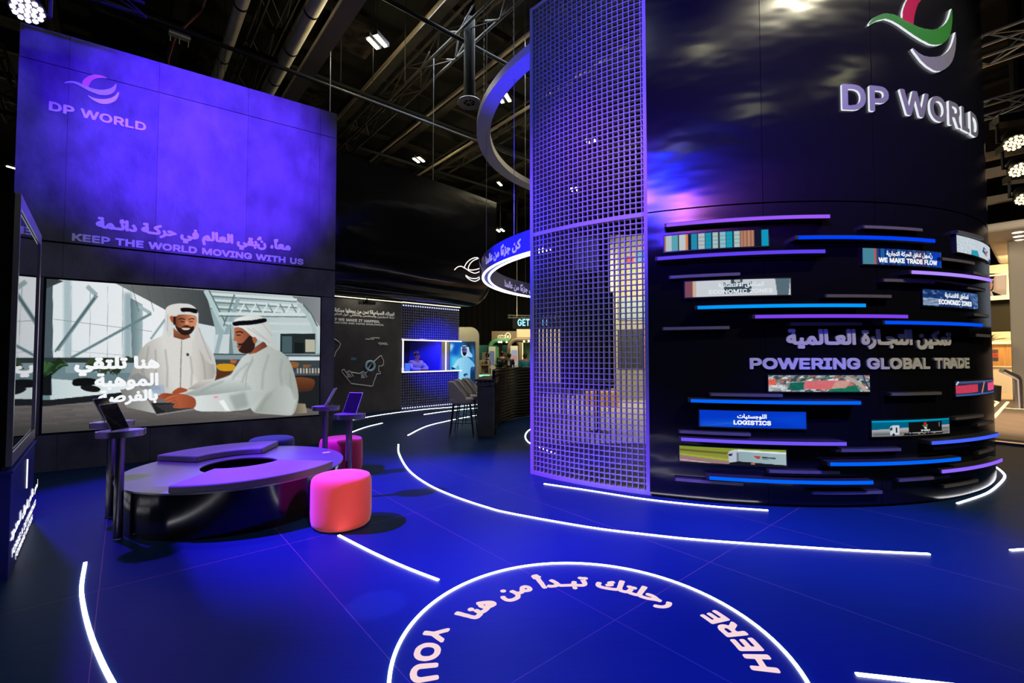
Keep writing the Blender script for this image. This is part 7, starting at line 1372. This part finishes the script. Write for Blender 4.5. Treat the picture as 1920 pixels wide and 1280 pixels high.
wall_q('light_band', PX0, PX1, zq(1870, 645), zq(1870, 641), .14, .04, M['led_warm']); wall_q('wood_wall', PX0, PX1, zq(1870, 690), zq(1870, 645), 0, .1, M['wood']); wall_q('base_wall', PX0, PX1, .06, zq(1870, 690), 0, .12, M['stand_white'])
wall_q('reception_counter', 1840, 1896, .06, zq(1870, 688, 1.0), 1.2, .5, M['stand_white']); wall_q('counter_top', 1838, 1898, zq(1870, 688, 1.0), zq(1870, 686, 1.0), 1.25, .6, M['cream'])
wall_q('led_band', PX0, PX1, 5.02, 5.08, .05, .05, M['led_warm'])
for i in range(2):
    for j in range(3): wall_q('picture_tile', 1859 + i * 6.6, 1865 + i * 6.6, zq(1866, 661 + j * 7.5), zq(1866, 655 + j * 7.5), .02, .03, mat('picture_tile', ((.1, .06, .05), (.4, .04, .04), (.05, .05, .06))[j], .4))
# poster of a smiling woman in a cap
def wpos(px, py): p = plane_hit(px, py, Vector((20.9, 19.5, 0)) - E2 * .02, E2); return p
po = empty('poster', wpos(1862, 550), 'large poster of a smiling woman in a dark uniform cap on the warm stand', 'poster')
def zz(x, y): return (1840 + x / 8, 400 + y / 8)
cvw = Canvas(30, 820, 390, 1250, .9, (196, 150, 104))
def p_woman(c):
    P = c.poly; P([(30, 820), (390, 820), (390, 1250), (30, 1250)], (180, 130, 80), (214, 176, 140), (30, 820, 390, 1250)); P([(200, 940), (300, 860), (380, 940), (380, 1150), (220, 1150)], (226, 186, 150), blur=20)
    P([(90, 900), (150, 890), (200, 905), (205, 930), (190, 965), (185, 1010), (180, 1120), (150, 1160), (60, 1165), (50, 930)], (34, 22, 20), sm=True); P([(60, 1000), (160, 1030), (168, 1100), (140, 1150), (100, 1165), (60, 1140)], (206, 140, 104), sm=True); P([(60, 970), (186, 985), (186, 1005), (60, 985)], (210, 170, 130)); P([(100, 1104), (140, 1100), (135, 1116), (106, 1116)], (190, 60, 50), sm=True); P([(104, 1106), (136, 1103), (130, 1110), (108, 1111)], (240, 230, 220))
    c.line([(120, 1056), (142, 1054)], 6, (40, 24, 20)); c.line([(80, 1058), (98, 1058)], 6, (40, 24, 20)); P([(90, 1165), (140, 1160), (180, 1250), (80, 1250)], (210, 150, 120)); P([(150, 1170), (230, 1195), (290, 1220), (305, 1250), (180, 1250)], (26, 18, 20), sm=True); P([(130, 1180), (155, 1172), (190, 1250), (165, 1250)], (216, 190, 170)); P([(60, 1170), (100, 1180), (130, 1250), (40, 1250)], (26, 18, 20))
p_woman(cvw)
picture('picture', po, cvw, lambda s, t: wpos(*zz(30 + 350 * s, 900 + 350 * t)), 70, 70, lambda s, t, V: (30 + 350 * s, 900 + 350 * t))
bm = bmesh.new(); P4 = [wpos(*zz(x, y)) for x, y in ((30, 900), (380, 900), (380, 1250), (30, 1250))]; hexa(bm, [p + E2 * .004 for p in P4] + [p + E2 * .018 for p in P4]); done('board', bm, M['stand_white'], po)
# white column and side panel
cl_ = Vector((17.0, 15.5, 0)); bm = bmesh.new(); hexa(bm, [cl_ + d1 * u + d2 * v + Vector((0, 0, z)) for z in (.0, 5.5) for u, v in ((0, 0), (.45, 0), (.45, .5), (0, .5))]); o = done('column', bm, M['stand_white'], ws); bevel(o, .05, 2)
bm = bmesh.new(); c_ = cl_ + d1 * .5 + d2 * .1; poly = [(0, 0), (5, 0), (5, 1.6), (1.1, 1.9), (.55, 2.5), (.5, 5.4), (0, 5.4)]
prism(bm, poly, 0, .2, lambda x, y, z: c_ + d1 * x + d2 * z + Vector((0, 0, y))); done('side_panel', bm, mat('mauve_panel', (.42, .36, .36), .6), ws)
bm = bmesh.new(); prism(bm, [(.9, 2.6), (5, 2.6), (5, 5.0), (.9, 5.0)], .0, .1, lambda x, y, z: c_ + d1 * x + d2 * z + Vector((0, 0, y))); done('side_screen', bm, glow('pale_side_screen', S(150, 160, 172), 1), ws)
# railing
rl = empty('railing', U(1912, 765), 'bent pale handrail post on the warm stand floor', 'railing'); Yr = 13.1
bm = bmesh.new(); P = [atY(1912, 765, Yr), atY(1909, 712, Yr), atY(1906, 706, Yr), atY(1878, 694, Yr)]; P[0].z = .06
for p, q_ in ((0, 1), (1, 2), (2, 3)): beam(bm, P[p], P[q_], .13, .09)
done('handrail', bm, M['alu'], rl)
bm = bmesh.new(); tube(bm, [P[0] + Vector((-.07, -.06, 0)), P[1] + Vector((-.07, -.06, 0)), P[3] + Vector((0, -.06, -.05))], .018, 6); done('light_edge', bm, glow('mauve_edge', (.8, .55, .5), .7), rl)
# white swivel stool
wsx = U(1878, 727); wsx.z = .06; e = empty('swivel_stool', wsx, 'cream swivel stool on a chrome foot before the reception counter', 'stool')
bm = bmesh.new(); box(bm, wsx + Vector((-.1, 0, .86)), (.75, .5, .2)); box(bm, wsx + Vector((-.1, .2, 1.0)), (.75, .12, .45)); o = done('seat', bm, M['cream'], e); bevel(o, .05, 3)
bm = bmesh.new(); lathe(bm, [(0, 0), (.26, 0), (.24, .03), (.04, .06), (.04, .78), (0, .78)], wsx, 20); done('foot', bm, M['kiosk_chrome'], e, smooth=True)
for pts, lab in (([(1863, 783), (1890, 753)], 'straight light line running over the warm stand floor'), ([(1862, 750), (1871, 754), (1862, 762)], 'bent light line on the warm stand floor'), ([(1880, 764), (1900, 766), (1925, 767)], 'light line on the floor at the foot of the handrail')):
    P = [U(x, y, .062) for x, y in pts]; bm = bmesh.new()
    for p, q_ in zip(P, P[1:]): beam(bm, p, q_, .07, .012)
    tag(done('floor_light_line', bm, M['led_warm']), lab, 'light line', 'light lines on the warm stand')
leafy('olive_tree', atY(1853, 640, 15.5), 60, .5, ((.16, .17, .04), (.08, .1, .03)), 'small olive tree peeping out right of the tower', 'tree', [(0, -2.0), (.25, -2.0), (.28, -1.5), (.05, -1.45), (.04, .1), (0, .1)], 8, 1.1, .12)

# ================================================================ PEOPLE
def person(name, c, face, label, shirt, trousers, hair=True, arms='down', hgt=1.72, cap=None, print_=None):
    """standing figure: one continuous body, clothing and hair over it"""
    e = empty(name, c, label, 'person', 'visitors'); s = hgt / 1.72; R = Matrix.Rotation(face, 3, 'Z'); c = Vector(c)
    def T(x, y, z): v = R @ Vector((x * s, y * s, z * s)); return c + v
    J = []; Lk = []
    def add(x, y, z, r, par=None): J.append((*T(x, y, z), r * s)); i = len(J) - 1; (Lk.append((par, i)) if par is not None else None); return i
    pel = add(0, 0, .93, .14); wa = add(0, .0, 1.08, .125, pel); ch = add(0, 0, 1.27, .15, wa); sh_ = add(0, 0, 1.42, .1, ch); nk = add(0, .0, 1.49, .055, sh_); h1 = add(0, .02, 1.57, .08, nk); h2 = add(0, .02, 1.66, .085, h1)
    out = {'arms': [], 'legs': []}
    for sx in (-1, 1):
        hp = add(.09 * sx, 0, .86, .095, pel); kn = add(.1 * sx, .015, .48, .06, hp); an = add(.1 * sx, -.01, .08, .042, kn); add(.11 * sx, .12, .035, .035, an); out['legs'].append((hp, kn, an))
        so = add(.18 * sx, 0, 1.4, .06, sh_)
        if arms == 'down': el = add(.23 * sx, -.02, 1.13, .045, so); wr = add(.24 * sx, .06, .89, .03, el); hd = (.24 * sx, .08, .84); fd = (0, .02, -1)
        else: el = add(.25 * sx, .08, 1.18, .045, so); wr = add(.1 * sx, .24, 1.1, .03, el); hd = (.05 * sx, .26, 1.11); fd = (-sx, .15, 0)
        pm = add(*hd, .03, wr); out['arms'].append((so, el, wr))
        for k in range(5):
            o_ = Vector((0, (k - 2) * .018, 0)) if arms == 'down' else Vector((0, 0, (k - 2) * .018)); L = (.055, .08, .088, .082, .062)[k]; b_ = Vector(hd) + o_ * 1.1 + Vector(fd) * .03
            i = add(*b_, .009, pm); add(*(b_ + Vector(fd) * L * .55 + Vector((0, .005, 0))), .008, i); add(*(b_ + Vector(fd) * L + Vector((0, .016, 0))), .007, len(J) - 1)
    skin_mesh('body', J, Lk, M['skin'], e)
    hd = T(0, .02, 1.63)
    def ball(bm, p, sc, rot=R): bmesh.ops.create_uvsphere(bm, u_segments=14, v_segments=10, radius=1, matrix=Matrix.Translation(p) @ (rot @ Matrix.Diagonal(sc)).to_4x4())
    bm = bmesh.new(); ball(bm, T(0, -.012, 1.665), (.094 * s, .108 * s, .105 * s)); ball(bm, T(0, -.03, 1.6), (.08 * s, .07 * s, .09 * s)); done('hair', bm, cap or M['hair'], e, smooth=True)
    bm = bmesh.new(); ball(bm, T(0, .115, 1.6), (.012 * s, .02 * s, .024 * s)); done('nose', bm, M['skin'], e, smooth=True)
    for sx in (-1, 1): bm = bmesh.new(); ball(bm, T(.09 * sx, .01, 1.61), (.014 * s, .022 * s, .034 * s)); done('ear', bm, M['skin'], e, smooth=True)
    for sx in (-1, 1): bm = bmesh.new(); ball(bm, T(.034 * sx, .097, 1.63), (.014 * s, .008 * s, .008 * s)); done('eye', bm, M['hair'], e, smooth=True)
    bm = bmesh.new(); ball(bm, T(0, .1, 1.555), (.026 * s, .01 * s, .008 * s)); done('mouth', bm, mat('lips', (.3, .1, .09), .5), e, smooth=True)
    g = .028
    def sub(idx, links, add_=0.0): return [(*J[i][:3], J[i][3] + g + add_) for i in idx], [(idx.index(a), idx.index(b)) for a, b in links]
    (s1, e1, w1), (s2, e2, w2) = out['arms']; SJ, SL = sub([pel, wa, ch, sh_, s1, e1, s2, e2], [(pel, wa), (wa, ch), (ch, sh_), (sh_, s1), (s1, e1), (sh_, s2), (s2, e2)]); SJ[3] = (*T(0, 0, 1.435), .115 * s); skin_mesh('shirt', SJ, SL, shirt, e)
    (a1, k1, n1), (a2, k2, n2) = out['legs']; TJ, TL = sub([pel, a1, k1, n1, a2, k2, n2], [(pel, a1), (a1, k1), (k1, n1), (pel, a2), (a2, k2), (k2, n2)]); skin_mesh('trousers', TJ, TL, trousers, e)
    for i in (n1, n2):
        p = Vector(J[i][:3]); bm = bmesh.new(); f = R @ Vector((0, .07 * s, 0)); box(bm, (p.x + f.x, p.y + f.y, c.z + .042 * s), (.095 * s, .27 * s, .084 * s), R); o = done('shoe', bm, M['black'], e); bevel(o, .025, 2)
    if print_: bm = bmesh.new(); p = T(0, -.172, 1.24); box(bm, p, (.12 * s, .008, .2 * s), R); box(bm, T(0, -.172, 1.38), (.07 * s, .008, .05 * s), R); done('shirt_print', bm, print_, e)
    return e
BLK_S = mat('black_shirt', (.008, .008, .01), .8); JEAN = mat('dark_trousers', (.02, .02, .028), .8); TEAL = mat('teal_shirt', (.015, .16, .2), .8); WHT = mat('white_print', (.6, .6, .58), .6)
def stand_at(px, Y): return Vector((ray(px, 668)[0] / ray(px, 668)[1] * Y, Y, 0))
person('person', stand_at(941, 23.6), 0.2, 'person in black seen from behind, left of the two before the green stand', BLK_S, JEAN, hgt=1.78)
person('person', stand_at(955, 22.6), -0.15, 'person from behind in a black T-shirt with a white print on the back', BLK_S, JEAN, hgt=1.68, print_=WHT)
person('person', stand_at(984.5, 18.5), 0.1, 'person from behind in a teal shirt beside the ribbed counter end', TEAL, JEAN, hgt=1.66)
person('person', stand_at(914, 23.0), 1.6, 'person in a dark coat half hidden behind the white totem', BLK_S, JEAN, hgt=1.7)
# attendant leaning on the coffee kiosk counter, forearms crossed on it
def barista():
    c = cafe(cpx(800, 690)[0], 0, -.72); e = empty('person', c, 'attendant in a beige vest leaning on the coffee kiosk counter, arms folded', 'person', 'attendants'); R = Matrix.Rotation(math.atan2(CN.y, CN.x) - PI / 2, 3, 'Z'); T = lambda x, y, z: c + R @ Vector((x, y, z))
    J = []; Lk = []
    def add(x, y, z, r, par=None): J.append((*T(x, y, z), r)); i = len(J) - 1; (Lk.append((par, i)) if par is not None else None); return i
    pel = add(0, 0, .9, .15); wa = add(0, .03, 1.02, .15, pel); ch = add(0, .1, 1.22, .17, wa); sh_ = add(0, .14, 1.36, .12, ch); nk = add(0, .17, 1.44, .06, sh_); h1 = add(0, .19, 1.53, .085, nk); add(0, .19, 1.61, .09, h1); arms = []
    for sx in (-1, 1):
        hp = add(.1 * sx, -.02, .84, .1, pel); kn = add(.1 * sx, 0, .47, .06, hp); an = add(.1 * sx, -.02, .08, .042, kn); add(.1 * sx, .1, .035, .035, an)
        so = add(.21 * sx, .14, 1.33, .075, sh_); el = add(.31 * sx, .32, 1.16, .055, so); wr = add(.02 * sx, .44 + .03 * sx, 1.145, .035, el); pm = add(-.07 * sx, .46 + .03 * sx, 1.145, .032, wr); arms.append((so, el, wr))
        for k in range(5): q = (-.1 * sx, .47 + .03 * sx + (k - 2) * .016, 1.145); i = add(*q, .009, pm); add(q[0] - sx * (.04, .05, .056, .05, .04)[k], q[1] + .01, 1.132, .008, i)
    skin_mesh('body', J, Lk, M['skin'], e); g = .035
    I = [pel, wa, ch, sh_, arms[0][0], arms[1][0]]; skin_mesh('vest', [(*J[i][:3], J[i][3] + g) for i in I], [(0, 1), (1, 2), (2, 3), (3, 4), (3, 5)], mat('beige_vest', (.4, .35, .22), .8), e)
    for s_, e_, w_ in arms: skin_mesh('sleeve', [(*J[i][:3], J[i][3] + .012) for i in (s_, e_, w_)], [(0, 1), (1, 2)], mat('lilac_sleeve', (.45, .4, .6), .8), e)
    def ball(bm, p, sc): bmesh.ops.create_uvsphere(bm, u_segments=16, v_segments=10, radius=1, matrix=Matrix.Translation(p) @ (R @ Matrix.Diagonal(sc)).to_4x4())
    bm = bmesh.new(); ball(bm, T(0, .155, 1.615), (.1, .1, .11)); ball(bm, T(0, .07, 1.6), (.05, .05, .05)); done('hair', bm, M['hair'], e, smooth=True)
    bm = bmesh.new(); ball(bm, T(0, .285, 1.545), (.014, .02, .026)); done('nose', bm, M['skin'], e, smooth=True)
    for sx in (-1, 1): bm = bmesh.new(); ball(bm, T(.036 * sx, .272, 1.575), (.015, .008, .008)); done('eye', bm, M['hair'], e, smooth=True)
    bm = bmesh.new(); ball(bm, T(0, .272, 1.5), (.028, .01, .008)); done('mouth', bm, mat('lips', (.3, .1, .09), .5), e, smooth=True)
    for sx in (-1, 1): bm = bmesh.new(); ball(bm, T(.095 * sx, .19, 1.55), (.014, .022, .034)); done('ear', bm, M['skin'], e, smooth=True)
barista()
